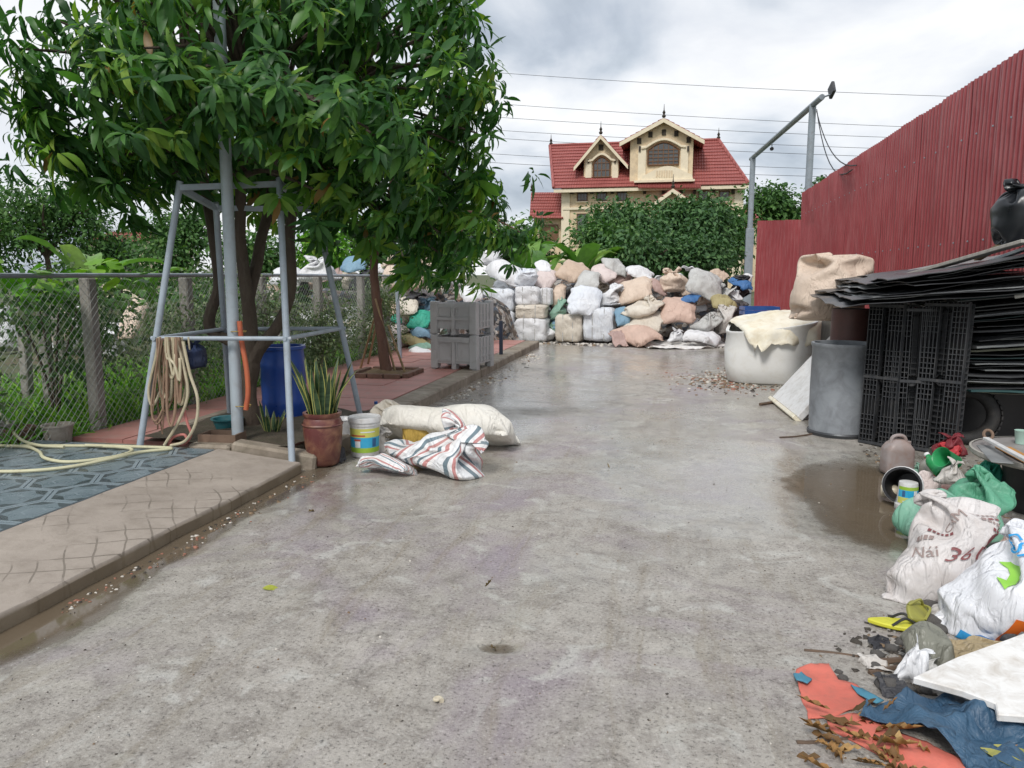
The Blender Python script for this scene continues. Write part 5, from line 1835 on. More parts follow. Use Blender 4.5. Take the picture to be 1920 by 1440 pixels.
# far little houses beside the yard
def far_house(px0, px1, pyt, pye, pyb, y, lb, wall_c):
    a_, b_ = PY(px0, pye, y), PY(px1, pye, y)
    zt = PY(px0, pyt, y).z
    h = empty('far_house', ((a_.x + b_.x) / 2, y, 0), 0, lb, 'house')
    W = (b_.x - a_.x) / 2
    mb = MB(); mb.span(-W * .95, W * .95, .4, 6, -.05, a_.z); mb.build('wall', wall_c, h)
    slope(h, Vector((-W, 0, a_.z - .1)), Vector((W, 0, a_.z - .1)), Vector((-W, 3.2, zt)), Vector((W, 3.2, zt)), 7)
    slope(h, Vector((W, 6.4, a_.z - .1)), Vector((-W, 6.4, a_.z - .1)), Vector((W, 3.2, zt)), Vector((-W, 3.2, zt)), 4)
    for q in (-.5, .3):
        mb = MB(); mb.span(W * q, W * q + 1.2, .34, .45, a_.z - 2.0, a_.z - .7); mb.build('window', M_glassd, h)
    return h


far_house(150, 262, 430, 452, 500, 46, 'distant low house with faded red roof beyond the garden', M_cream2)
far_house(1394, 1500, 381, 412, 470, 75, 'distant brown house roof beside the villa behind the portal post', M_cream)
# ================================================================== chain-link fence
M_wire = plain('fence_wire', (.38, .40, .38), (.30, .32, .30), .5, 8, metal=.4, bump=0)
M_postc = plain('concrete_post', (.34, .32, .29), (.25, .23, .21), .9, 4, bump=.6, bscale=35, dist=.012, dirt=(.13, .12, .09), dirt_amt=.45)
FH = 1.40
chain = empty('chain_link_fence', (FENCE_X, 3.2, .10), 0, 'chain-link fence with steel top rail and concrete posts along the garden', 'fence')
Y0, Y1 = 3.2, 13.4
mb = MB()
L = Y1 - Y0
pitch = .075
k = -int(FH / pitch) - 1
while k * pitch < L:
    for sgn in (1, -1):
        # a wire climbing at 45 degrees, cut to the panel
        y_a = k * pitch if sgn > 0 else k * pitch + FH
        a0, a1 = 0.0, FH
        ya, yb = y_a, y_a + sgn * FH
        if sgn > 0:
            if ya < 0: a0 = -ya; ya = 0
            if yb > L: a1 = FH - (yb - L); yb = L
        else:
            if ya > L: a0 = ya - L; ya = L
            if yb < 0: a1 = FH + yb; yb = 0
        if a1 - a0 > .03: mb.tube([(.004 * sgn, ya, a0), (.004 * sgn, yb, a1)], .0021, 3, False)
    k += 1
o_ = mb.build('mesh', M_wire, chain); o_['kind'] = 'stuff'
mb = MB(); mb.tube([(0, -.4, FH + .01), (0, L / 2, FH + .015), (0, L, FH)], .021, 8); mb.build('top_rail', M_steel, chain, smooth=True)
for y in (-.2, 1.3, 2.82, 4.25, 5.8, 7.4, 9.0, L):
    mb = MB(); mb.box((-.075, y, FH / 2 - .06), (.11, .11, FH + .1), rotm(0, R(rng.uniform(-1, 1)), 0)); mb.build('post', M_postc, chain, bevel=.012)
for q, (px, pb, pt, y) in enumerate(((45, 800, 540, 7.2), (85, 700, 520, 7.0), (110, 660, 560, 8.2))):
    p = PY(px, 640, y)
    mb = MB(); mb.box((0, 0, .62), (.10, .10, 1.35), rotm(0, R(2 - 2 * q), R(12 * q))); o_ = mb.build('garden_post', M_postc, bevel=.012)
    o_.location = (p.x, y, -.05)
    tag(o_, ('grey concrete post in the garden among grass', 'reddish topped concrete post in the garden behind the mesh', 'short pale concrete post farther back in the garden')[q], 'post', 'loose concrete posts in the garden')

# ================================================================== pipe frame round the large mango
M_pipe = plain('grey_pipe', (.36, .42, .48), (.30, .35, .40), .45, 5, bump=.1, dirt=(.20, .16, .12), dirt_amt=.3)
M_pipe_big = plain('pale_blue_grey_pipe', (.40, .46, .50), (.34, .39, .43), .42, 3, bump=.12, dirt=(.22, .19, .15), dirt_amt=.3)
b1, b2, b3 = G(262, 838, PZ), G(548, 878, .02), G(677, 785, .10)
fr0 = empty('pipe_frame', (b1.x, b1.y, 0), 0, 'grey steel pipe frame with splayed legs propping the large mango tree', 'frame')
base = Vector((b1.x, b1.y, 0))
t1, t2, t3 = PY(336, 352, b1.y + .35), PY(524, 345, b2.y + .55), PY(592, 392, b3.y - .55)
t4 = t1 + (t3 - t2) * .8
b4 = Vector((t4.x - .45, t4.y + .75, .1))
for a_, c_ in ((b1, t1), (b2, t2), (b3, t3), (b4, t4)):
    mb = MB(); d_ = (c_ - a_); mb.tube([a_ - base, c_ + d_.normalized() * .05 - base], .027, 10); mb.build('leg', M_pipe, fr0, smooth=True)
for a_, c_ in ((t1, t2), (t2, t3), (t3, t4), (t4, t1)):
    mb = MB(); mb.box(((a_ + c_) / 2 - base), ((c_ - a_).length, .045, .045), (c_ - a_).to_track_quat('X', 'Z').to_matrix()); mb.build('top_rail', M_pipe, fr0)


def on_leg(a_, c_, z): return a_ + (c_ - a_) * ((z - a_.z) / (c_.z - a_.z))


zr = on_leg(b1, t1, PY(283, 634, on_leg(b1, t1, 1.0).y).z)
m1 = on_leg(b1, t1, zr.z); m2 = on_leg(b2, t2, zr.z); m3 = on_leg(b3, t3, zr.z); m4 = on_leg(b4, t4, zr.z)
for a_, c_ in ((m1, m2), (m2, m3), (m4, m1), (m3, m4)):
    d_ = (c_ - a_).normalized() * .04
    mb = MB(); mb.tube([a_ - d_ - base, c_ + d_ - base], .018, 8); mb.build('middle_rail', M_pipe, fr0, smooth=True)

# the tall steel pole in front
pb_ = G(447, 838, .10); pt_ = PY(410, 0, pb_.y)
pole = empty('steel_pole', (pb_.x, pb_.y, .08), 0, 'thick pale blue grey steel pole rising through the mango crown', 'pole')
mb = MB(); tp = pt_ + (pt_ - pb_) * .35; mb.tube([(0, 0, 0), (tp.x - pb_.x, tp.y - pb_.y, tp.z - .08)], [.048, .044], 14); mb.build('shaft', M_pipe_big, pole, smooth=True)
mb = MB(); mb.lathe([(.075, -.02), (.07, .03), (.052, .05)], 14); mb.build('footing', M_kerb, pole, smooth=True)
M_twine = plain('yellow_twine', (.42, .30, .10), None, .9, 9)
M_orange = plain('orange_pipe', (.52, .14, .06), (.42, .10, .05), .5, 6, bump=.1, dirt=(.25, .12, .08), dirt_amt=.25)
yp = pb_.y - .03
P = bez([PY(449, 602, yp), PY(453, 640, yp), PY(462, 690, yp), PY(465, 735, yp), PY(461, 768, yp)], 6)
op = empty('orange_pipe', P[-1], 0, 'bent orange plastic pipe tied to the thick steel pole', 'pipe')
mb = MB(); mb.tube([p - P[-1] for p in P], .021, 10); mb.build('tube', M_orange, op, smooth=True)
for (px, py, ln) in ((452, 622, 0), (461, 762, 1)):
    c_ = PY(px - 8, py, yp)
    mb = MB(); mb.tube([c_ + Vector((.065 * math.cos(a_ / 10 * 6.283) - .005, .06 * math.sin(a_ / 10 * 6.283) + .03, .004 * math.sin(a_))) - P[-1] for a_ in range(11)], .004, 5)
    mb.build('twine', M_twine, op)
# thin pole beside the young mango
pp = PY(750, 640, 12.2)
mb = MB(); q0, q1 = Vector((pp.x, 12.2, 0)), PY(741, 465, 12.2); mb.tube([q0, q1], .035, 8)
tag(mb.build('thin_pole', M_pipe, smooth=True), 'thin pale grey pole standing behind the young mango by the sacks', 'pole')

# ================================================================== hoses
M_hose = plain('cream_hose', (.56, .50, .36), (.48, .42, .28), .5, 6, bump=.05, dirt=(.28, .22, .15), dirt_amt=.4)
M_hose2 = plain('yellow_green_hose', (.62, .60, .40), (.55, .52, .34), .45, 6, bump=.05, dirt=(.35, .30, .2), dirt_amt=.3)
M_rope = plain('brown_rope', (.33, .22, .15), (.24, .15, .10), .85, 8, bump=.4, bscale=120)
M_pinkhose = plain('pink_hose', (.52, .18, .16), (.42, .14, .12), .5, 6, bump=.05, dirt=(.3, .2, .15), dirt_amt=.3)
hy = m1.y - .04
hroot = empty('hose_bundle', PY(318, 640, hy), 0, 'bundle of cream and brown hoses hanging from the pipe frame rail', 'hose')
ho = hroot.location
rr = random.Random(9)
for k in range(15):
    x0 = rr.uniform(296, 334); x1 = x0 + rr.uniform(6, 30); bt = rr.uniform(700, 800); sw = rr.uniform(-26, 20)
    y_ = hy + rr.uniform(-.10, .08)
    pts = [PY(x0, 632, y_), PY(x0 + sw * .3, 670, y_), PY((x0 + sw), bt - 30, y_), PY((x0 + x1) / 2 + sw * 1.1, bt, y_), PY(x1 + sw * .6, bt - 40, y_ + .02), PY(x1, 680, y_ + .03), PY(x1 - 3, 632, y_ + .04)]
    mb = MB(); mb.tube([p - ho for p in bez(pts, 6)], rr.choice((.008, .010, .011)), 7)
    mb.build('hose_loop', rr.choice((M_hose, M_rope, M_rope, M_hose)), hroot, smooth=True)
for k in range(12):
    x0 = rr.uniform(290, 330); y_ = hy + rr.uniform(-.1, .06)
    pts = [PY(x0, 634, y_), PY(x0 + rr.uniform(-8, 8), 690, y_), PY(x0 + rr.uniform(-14, 14), rr.uniform(740, 815), y_)]
    mb = MB(); mb.tube([p - ho for p in bez(pts, 5)], .006, 5); mb.build('rope_end', M_rope, hroot, smooth=True)
big = [[(330, 634), (345, 690), (352, 740), (335, 790), (308, 836)], [(343, 640), (356, 700), (370, 745), (368, 790), (348, 826), (320, 836)], [(296, 640), (300, 720), (318, 750), (322, 700), (318, 640)]]
for k, pl in enumerate(big):
    pts = [PY(a_, b_, hy - .06) for a_, b_ in pl]
    pts = [Vector((p.x, p.y, max(p.z, PZ + .012))) for p in pts]
    mb = MB(); mb.tube([p - ho for p in bez(pts, 7)], .012, 8); mb.build('hose_loop', M_hose, hroot, smooth=True)
pl = [(345, 770), (352, 795), (358, 815), (345, 832), (318, 835), (325, 820), (345, 815), (352, 826)]
mb = MB(); mb.tube([Vector((p.x, p.y, max(p.z, PZ + .012))) - ho for p in bez([PY(a_, b_, hy - .03) for a_, b_ in pl], 7)], .011, 8); mb.build('pink_hose_loop', M_pinkhose, hroot, smooth=True)
# hose lying on the tiles
for q, (pl, lb) in enumerate((([(-40, 838), (60, 838), (110, 850), (78, 856), (60, 838)][:0] + [(-60, 836), (40, 837), (72, 846), (85, 862), (130, 866), (205, 858), (245, 847), (235, 842), (160, 836), (40, 836)], 'cream garden hose looping over the patterned tiles'),
                              ([(-60, 884), (40, 884), (130, 876), (215, 862), (265, 848), (322, 841), (250, 838), (160, 838)], 'long cream hose curving along the tile edge'),
                              ([(-30, 790), (8, 808), (35, 828), (70, 838), (120, 839)], 'cream hose end dropping off a garden pot onto tiles'))):
    pts = [G(a_, b_, PZ + .014) for a_, b_ in pl]
    if q == 2: pts[0].z += .22; pts[1].z += .12; pts[2].z += .03
    for k_, p in enumerate(pts): p.z += .002 * q + (.012 if k_ % 4 == 3 else 0)
    mb = MB(); mb.tube(bez(pts, 8), .0125, 8)
    tag(mb.build('garden_hose', M_hose2, smooth=True), lb, 'hose')

# ================================================================== barrels, pots, buckets
M_barrel = plain('blue_barrel', (.015, .06, .30), (.02, .08, .36), .38, 4, bump=.1, dirt=(.12, .13, .17), dirt_amt=.25)
bp = G(521, 792, .125)
bar = empty('blue_barrel', (bp.x - .07, bp.y + .27, .115), 0, 'big blue plastic barrel behind the mango trunk', 'barrel')
hgt = PY(521, 648, bp.y + .2).z - .12
SB = .80
mb = MB(); mb.lathe([(a_ * SB, z_) for a_, z_ in [(.235, 0), (.25, .02), (.262, hgt * .2), (.272, hgt * .24), (.262, hgt * .28), (.27, hgt * .5), (.262, hgt * .70), (.272, hgt * .74), (.262, hgt * .78), (.25, hgt * .97), (.262, hgt), (.235, hgt), (.22, hgt * .6), (0, hgt * .55)]], 28)
mb.build('body', M_barrel, bar, smooth=True)
mb = MB(); mb.lathe([(.262 * SB, hgt * .955), (.278 * SB, hgt * .96), (.278 * SB, hgt * 1.0), (.255 * SB, hgt * 1.002)], 28); mb.build('rim', M_barrel, bar, smooth=True)

# snake plant in a rusty pot
M_pot = plain('rusty_brown_pot', (.13, .035, .032), (.10, .03, .028), .4, 3, bump=.2, dirt=(.40, .22, .12), dirt_amt=.55)
sp_ = G(594, 876, .0)
pot = empty('flower_pot', (sp_.x, sp_.y + .13, -.005), 0, 'rusty brown glazed pot at the ramp corner holding a snake plant', 'pot')
ph = .43
mb = MB(); mb.lathe([(.105, 0), (.125, .02), (.145, .16), (.158, .30), (.152, .36), (.138, .39), (.152, .405), (.155, ph), (.128, ph), (.125, ph - .05), (0, ph - .06)], 26); mb.build('body', M_pot, pot, smooth=True, sharp=60)
mb = MB(); mb.lathe([(.16, .325), (.166, .335), (.16, .345)], 26); mb.build('raised_band', M_pot, pot, smooth=True)
m, nt, b = new_mat('snake_plant_leaf'); t = NT(nt)
at_ = t.node('ShaderNodeAttribute'); at_.attribute_name = 'tone'
co = t.coords('Object', True, (3, 3, 22))
bands = t.ramp(t.noise(co, 1.2, 3, .6, .6), [(.42, (.022, .055, .024)), (.55, (.055, .105, .045))])
nt.links.new(t.mix(t.ramp(at_.outputs['Fac'], [(.78, 0.0), (.84, 1.0)]), bands, (.42, .42, .12)), b.inputs['Base Color'])
b.inputs['Roughness'].default_value = .38
M_snake = m
plant = empty('snake_plant', (sp_.x, sp_.y + .13, ph - .06), 0, 'snake plant with upright yellow edged leaves in the rusty pot', 'plant')


def sword(parent, L, W, az, lean, base, seed, twist=.5):
    r = random.Random(seed)
    n, cols_ = 9, 5
    v, tn = [], []
    P = Vector((0, 0, 0)); ang = lean * .35
    for i in range(n + 1):
        s = i / n
        w = W * (.55 + .9 * s * (1 - s) * 2) * (1 - s ** 6) + .001
        a = az + twist * s
        side = Vector((-math.sin(a), math.cos(a), 0)); out = Vector((math.cos(a), math.sin(a), 0))
        for k in range(cols_):
            q = k / (cols_ - 1) * 2 - 1
            v.append(P + side * q * w + out * (q * q * w * .55))
            tn.append(abs(q) if abs(q) > .4 else 0)
        ang = lean * (.35 + s * .9)
        P = P + (Vector((math.cos(az), math.sin(az), 0)) * math.sin(ang) + Vector((0, 0, 1)) * math.cos(ang)) * (L / n)
    f = [(i * cols_ + k, i * cols_ + k + 1, (i + 1) * cols_ + k + 1, (i + 1) * cols_ + k) for i in range(n) for k in range(cols_ - 1)]
    link('leaf', np_mesh('leaf', np.array([tuple(q) for q in v]), np.array(f), M_snake, True, np.array(tn) * .99), parent, loc=base)


r = random.Random(2)
for k in range(24):
    a = k * 2.4; rad = .10 * math.sqrt((k + .5) / 24)
    sword(plant, r.uniform(.30, .52), r.uniform(.020, .030), a, r.uniform(.05, .55) * (.5 + rad * 6), (rad * math.cos(a), rad * math.sin(a), 0), k, r.uniform(-.8, .8))
sword(plant, .58, .032, math.pi * .95, .62, (-.06, 0, 0), 77, .2); sword(plant, .5, .03, 0.1, .75, (.06, 0, 0), 78, .2)
pl2 = G(505, 815, .13)
plant2 = empty('snake_plant', (pl2.x, pl2.y + .05, .12), 0, 'small snake plant growing in the soil before the blue barrel', 'plant')
for k in range(9):
    a = k * 2.4
    sword(plant2, r.uniform(.2, .36), .018, a, r.uniform(.2, .6), (.05 * math.cos(a), .05 * math.sin(a), 0), 200 + k)


def lettering(txt, size, parent, mat, place, thick=.0, spacing=1.0, name='lettering'):
    """flat print: the outline of a word, mapped point by point through place(x, y) -> (x, y, z)"""
    cu = bpy.data.curves.new('txt', 'FONT'); cu.body = txt; cu.size = size; cu.align_x = 'CENTER'; cu.align_y = 'CENTER'
    cu.space_character = spacing; cu.resolution_u = 3
    ob = bpy.data.objects.new('txt', cu); col.objects.link(ob)
    dg = bpy.context.evaluated_depsgraph_get(); dg.update()
    me = bpy.data.meshes.new_from_object(ob.evaluated_get(dg))
    bpy.data.objects.remove(ob)
    bm = bmesh.new(); bm.from_mesh(me)
    xs_ = [v.co.x for v in bm.verts] or [0]; ys_ = [v.co.y for v in bm.verts] or [0]
    st = size * .25
    x = min(xs_)
    while x < max(xs_):
        bmesh.ops.bisect_plane(bm, geom=bm.verts[:] + bm.edges[:] + bm.faces[:], plane_co=(x, 0, 0), plane_no=(1, 0, 0)); x += st
    y = min(ys_)
    while y < max(ys_):
        bmesh.ops.bisect_plane(bm, geom=bm.verts[:] + bm.edges[:] + bm.faces[:], plane_co=(0, y, 0), plane_no=(0, 1, 0)); y += st
    for v in bm.verts: v.co = place(v.co.x, v.co.y)
    bm.to_mesh(me); bm.free()
    me.materials.clear(); me.materials.append(mat); me.name = name
    return link(name, me, parent)


# white paint bucket with printed label
M_lab_y = plain('label_yellow', (.62, .60, .12), (.55, .58, .16), .4, 20, bump=0)
M_lab_b = plain('label_blue', (.03, .36, .62), (.06, .42, .66), .4, 20, bump=0)
M_lab_g = plain('label_green', (.28, .48, .04), (.36, .52, .08), .4, 20, bump=0)
M_lab_w = plain('label_white', (.75, .76, .76), (.66, .70, .72), .4, 20, bump=0)
M_lab_r = plain('label_red', (.50, .10, .06), (.45, .09, .06), .4, 20, bump=0)
M_lab_db = plain('label_dark_blue', (.03, .10, .25), (.04, .13, .28), .4, 20, bump=0)


def band(parent, name, mat, r0, r1, z0, z1, a0, a1, n=16, off=.001):
    """a printed patch on a round wall"""
    mb = MB(); v = []
    for i in range(n + 1):
        a = a0 + (a1 - a0) * i / n
        for rr_, z in ((r0, z0), (r1, z1)): v.append(((rr_ + off) * math.cos(a), (rr_ + off) * math.sin(a), z))
    mb._add(v, [(2 * i, 2 * i + 2, 2 * i + 3, 2 * i + 1) for i in range(n)])
    return mb.build(name, mat, parent, smooth=True)


def paint_bucket(loc, H, rb, rt, rz, label, lid=True, rot=None, group=None, name='paint_bucket'):
    bk = empty(name, loc, rz, label, 'bucket', group)
    if rot: bk.rotation_euler = rot
    rad = lambda z: rb + (rt - rb) * z / H
    mb = MB(); mb.lathe([(rb * .96, 0), (rb, .01), (rad(H * .82), H * .82), (rad(H * .82) + .006, H * .825), (rad(H * .87) + .006, H * .87), (rad(H * .87), H * .875), (rt, H), (rt - .006, H), (rad(.02) - .008, .02), (0, .018)], 30)
    mb.build('body', M_whitepl, bk, smooth=True, sharp=50)
    if lid:
        mb = MB(); mb.lathe([(rt + .008, H - .03), (rt + .010, H + .004), (rt + .004, H + .012), (rt * .93, H + .012), (rt * .92, H + .004), (0, H + .004)], 30); mb.build('lid', M_whitepl, bk, smooth=True, sharp=50)
    f = -math.pi / 2
    z = lambda s: H * s
    for (s0, s1, mt, nm, a0, a1) in ((.13, .26, M_lab_g, 'label_grass', -1.5, 1.5), (.26, .53, M_lab_b, 'label_sky', -1.5, 1.5), (.53, .76, M_lab_y, 'label_header', -1.5, 1.5)):
        band(bk, nm, mt, rad(z(s0)), rad(z(s1)), z(s0), z(s1), f + a0, f + a1)
    band(bk, 'label_house', M_lab_w, rad(z(.27)), rad(z(.46)), z(.27), z(.46), f - .55, f - .15, 6, .002)
    band(bk, 'label_roof', M_lab_r, rad(z(.44)), rad(z(.49)), z(.44), z(.49), f - .6, f - .1, 6, .003)
    band(bk, 'label_panel', M_lab_db, rad(z(.28)), rad(z(.5)), z(.28), z(.5), f + .7, f + 1.0, 6, .002)
    band(bk, 'label_stripe', M_lab_r, rad(z(.56)), rad(z(.60)), z(.56), z(.60), f - .9, f + .2, 8, .002)
    band(bk, 'label_swoosh', M_lab_w, rad(z(.66)), rad(z(.69)), z(.66), z(.69), f - .1, f + .9, 8, .002)
    hb = MB(); hb.tube([(rt * 1.03 * math.cos(a), rt * 1.03 * math.sin(a), H * .86 - .05 * math.sin((a - .2) * 1.0)) for a in np.linspace(.2, math.pi + .2, 14)], .003, 5)
    hb.build('handle', M_steel, bk)
    return bk


pk = G(673, 860)
paint_bucket((pk.x, pk.y + .14, 0), .325, .115, .128, R(12), 'white paint bucket with blue and yellow label beside the rusty pot')
# plain white bucket half behind the pot
pk = G(636, 842)
bk = empty('white_bucket', (pk.x - .02, pk.y + .14, .0), 0, 'plain white bucket half hidden between rusty pot and paint bucket', 'bucket')
mb = MB(); mb.lathe([(.085, 0), (.105, .24), (.112, .245), (.108, .25), (.09, .02), (0, .02)], 24); mb.build('body', M_whitepl, bk, smooth=True, sharp=50)

# teal basin on a box, dark blue hanging bag, planters at the fence
M_teal = plain('teal_plastic', (.02, .13, .15), (.03, .16, .18), .4, 6, bump=.1, dirt=(.2, .2, .18), dirt_amt=.3)
tb = G(413, 806, .14)
bs = empty('teal_basin', (tb.x, tb.y + .12, .125), 0, 'teal plastic basin half behind the thick steel pole', 'basin')
mb = MB(); mb.lathe([(.10, 0), (.13, .09), (.145, .095), (.145, .105), (.125, .1), (.095, .015), (0, .012)], 24); mb.build('body', M_teal, bs, smooth=True, sharp=50)
M_boxw = plain('brown_box', (.20, .13, .09), (.15, .10, .07), .8, 6)
bx = empty('brown_box', (G(415, 832, .14).x, G(415, 832, .14).y + .02, .13), R(6), 'low brown wooden box on soil beside the steel pole', 'box')
for (x0, x1, y0, y1) in ((-.16, .16, -.1, -.085), (-.16, .16, .085, .1), (-.16, -.145, -.085, .085), (.145, .16, -.085, .085)):
    mb = MB(); mb.span(x0, x1, y0, y1, 0, .10); mb.build('side_board', M_boxw, bx)
mb = MB(); mb.span(-.145, .145, -.085, .085, 0, .012); mb.build('bottom_board', M_boxw, bx)
fitted_sack('hanging_bag', (346, 632, 388, 692), m1.y + .1, 'tied', 'black', 'dark blue and black cloth bag hung on the pipe frame rail', 'bag', tilt=(0, 0), warp=.05,
            mat=woven('bag_navy', (.018, .035, .10), (.012, .014, .025), (.02, .02, .03), .4, transl=0))
M_planter = plain('pale_planter', (.42, .38, .33), (.34, .30, .26), .8, 5, bump=.3, dirt=(.15, .13, .09), dirt_amt=.5)
for q, (px, py, y, r0, hh, lb) in enumerate(((18, 836, 6.0, .13, .16, 'low dark brown planter by the fence foot'), (93, 832, 6.0, .12, .17, 'pale round planter by the fence foot next to the brown one'), (-25, 838, 5.9, .14, .2, 'grey planter carrying the hose end at the fence foot'))):
    p = G(px, py, .10)
    pr_ = empty('garden_planter', (p.x, p.y + .1, .08), 0, lb, 'planter', 'planters at the fence foot')
    mb = MB(); mb.lathe([(r0 * .8, 0), (r0, hh * .9), (r0 * 1.08, hh * .92), (r0 * 1.08, hh), (r0 * .95, hh), (r0 * .9, hh * .8), (0, hh * .78)], 22)
    mb.build('body', (M_brick, M_planter, M_conc)[q], pr_, smooth=True, sharp=50)
# ================================================================== helpers for things lying about
def ground_sack(name, box, kind, colour, label, cat, group=None, rz=None, tilt=(0, 0), depth=None, warp=.05, mat=None, z=0.0, back=.42, subdiv=True):
    """a sack standing on the ground whose outline fills the photo box; returns (object, front-sheet grid)"""
    SEED[0] += 1
    sd = SEED[0]
    x0, y0, x1, y1 = box
    cx = (x0 + x1) / 2
    g0 = G(cx, y1, z)
    W0 = (x1 - x0) * metre_per_px(g0)
    D = depth or W0 * .8
    y = g0.y + D * back
    ct = PY(cx, y0, y + D * .1)
    p = PY(cx, (y0 + y1) / 2, y)
    W, H = (x1 - x0) * metre_per_px(p), ct.z - z
    V, Q, uv = smooth_grid(SACK_GRID[kind]); V = V.copy()
    o = Vector((sd * 3.7, sd * 1.3, sd * 2.1))
    for i in range(len(V)):
        q = Vector(V[i])
        V[i] += np.array(nvec(q * 3.2 + o)) * warp + np.array(nvec(q * 9 + o)) * warp * .25
    Rm = np.array(rotm(R(tilt[0]), R(tilt[1]), (rz or 0) + YAW * .3))
    V = V @ Rm.T
    lo, hi = V.min(0), V.max(0)
    V = (V - (lo + hi) / 2) / (hi - lo) * np.array([W, D, H])
    V[:, 2] += H / 2
    V[:, 2] = np.maximum(V[:, 2] - .13 * H, 0) / .87          # it rests on the ground with a flat foot
    me = np_mesh(name, V, Q, mat or SACKC[colour], True, uv=uv)
    if subdiv:
        ob = bpy.data.objects.new('tmp', me); col.objects.link(ob)
        md = ob.modifiers.new('s', 'SUBSURF'); md.levels = md.render_levels = 1
        dg = bpy.context.evaluated_depsgraph_get(); dg.update()
        me2 = bpy.data.meshes.new_from_object(ob.evaluated_get(dg))
        bpy.data.objects.remove(ob); bpy.data.meshes.remove(me); me = me2
        me.polygons.foreach_set('use_smooth', [True] * len(me.polygons))
    ob = link(name, me, loc=(p.x, y, z + .001))
    tag(ob, label, cat, group)
    grid = V[:(SN + 1) * (SM + 1)].reshape(SN + 1, SM + 1, 3)
    return ob, grid


def on_sack(grid, u0, v0, ang, scale, off=.006):
    """maps flat print (metres) onto the front sheet round (u0, v0)"""
    du = np.linalg.norm(grid[1:, SM // 2] - grid[:-1, SM // 2], axis=1).sum()
    dv = np.linalg.norm(grid[SN // 2, 1:] - grid[SN // 2, :-1], axis=1).sum()
    gu, gv = np.gradient(grid, axis=0), np.gradient(grid, axis=1)
    nr = np.cross(gu, gv); nr /= np.linalg.norm(nr, axis=2, keepdims=True) + 1e-9
    ca, sa = math.cos(ang), math.sin(ang)

    def place(x, y):
        x, y = x * scale, y * scale
        u = min(.985, max(.015, u0 + (x * ca - y * sa) / du)) * SN; v = min(.985, max(.015, v0 + (x * sa + y * ca) / dv)) * SM
        i, j = min(SN - 1, int(u)), min(SM - 1, int(v)); a, b_ = u - i, v - j
        bl = lambda A: A[i, j] * (1 - a) * (1 - b_) + A[i + 1, j] * a * (1 - b_) + A[i, j + 1] * (1 - a) * b_ + A[i + 1, j + 1] * a * b_
        return Vector(bl(grid) + bl(nr) * off)
    return place


def patch(name, poly, parent, mat, place, step=.03):
    """a flat printed shape cut into small cells and laid on a surface"""
    bm = bmesh.new()
    bm.faces.new([bm.verts.new((x, y, 0)) for x, y in poly])
    xs_, ys_ = [p[0] for p in poly], [p[1] for p in poly]
    for lo, hi, no in ((min(xs_), max(xs_), (1, 0, 0)), (min(ys_), max(ys_), (0, 1, 0))):
        x = lo + step * .5
        while x < hi:
            bmesh.ops.bisect_plane(bm, geom=bm.verts[:] + bm.edges[:] + bm.faces[:], plane_co=(x if no[0] else 0, x if no[1] else 0, 0), plane_no=no); x += step
    for v in bm.verts: v.co = place(v.co.x, v.co.y)
    me = bpy.data.meshes.new(name); bm.to_mesh(me); bm.free(); me.materials.append(mat)
    me.polygons.foreach_set('use_smooth', [True] * len(me.polygons))
    return link(name, me, parent)


def ground_cloth(name, px_poly, z, amp, mat, label, cat, seed, th=.004, step=.02, fold=(6, 14), dirv=(1, .3)):
    """a torn cloth or sheet lying on the ground, with folds and thickness"""
    P = [G(a, b_, z) for a, b_ in px_poly]
    cx, cy = sum(p.x for p in P) / len(P), sum(p.y for p in P) / len(P)
    dl = math.hypot(*dirv); dx, dy = dirv[0] / dl, dirv[1] / dl

    def place(x, y):
        X, Y = x + cx, y + cy
        s = (X * -dy + Y * dx)
        h = amp * (.5 + .5 * math.sin(s * fold[1] * 2 + 3 * fbm((X * 2.5, Y * 2.5, seed)))) * (.4 + .6 * abs(fbm((X * 3, Y * 3, seed + 2))) * 1.6)
        h += amp * .8 * max(0, fbm((X * fold[0], Y * fold[0], seed + 5)))
        return Vector((x + .012 * fbm((X * 9, Y * 9, seed)), y + .012 * fbm((X * 9, Y * 9, seed + 9)), h))
    o = patch(name, [(p.x - cx, p.y - cy) for p in P], None, mat, place, step)
    o.location = (cx, cy, z)
    md = o.modifiers.new('thickness', 'SOLIDIFY'); md.thickness = th; md.offset = 1
    return tag(o, label, cat)


# ================================================================== grey bins, white tub, drums
M_bin = plain('grey_bin_plastic', (.50, .50, .50), (.44, .44, .44), .5, 3, bump=.1, dirt=(.22, .20, .18), dirt_amt=.3)
bl_, br_ = G(809, 691, .12), G(897, 694, .12)


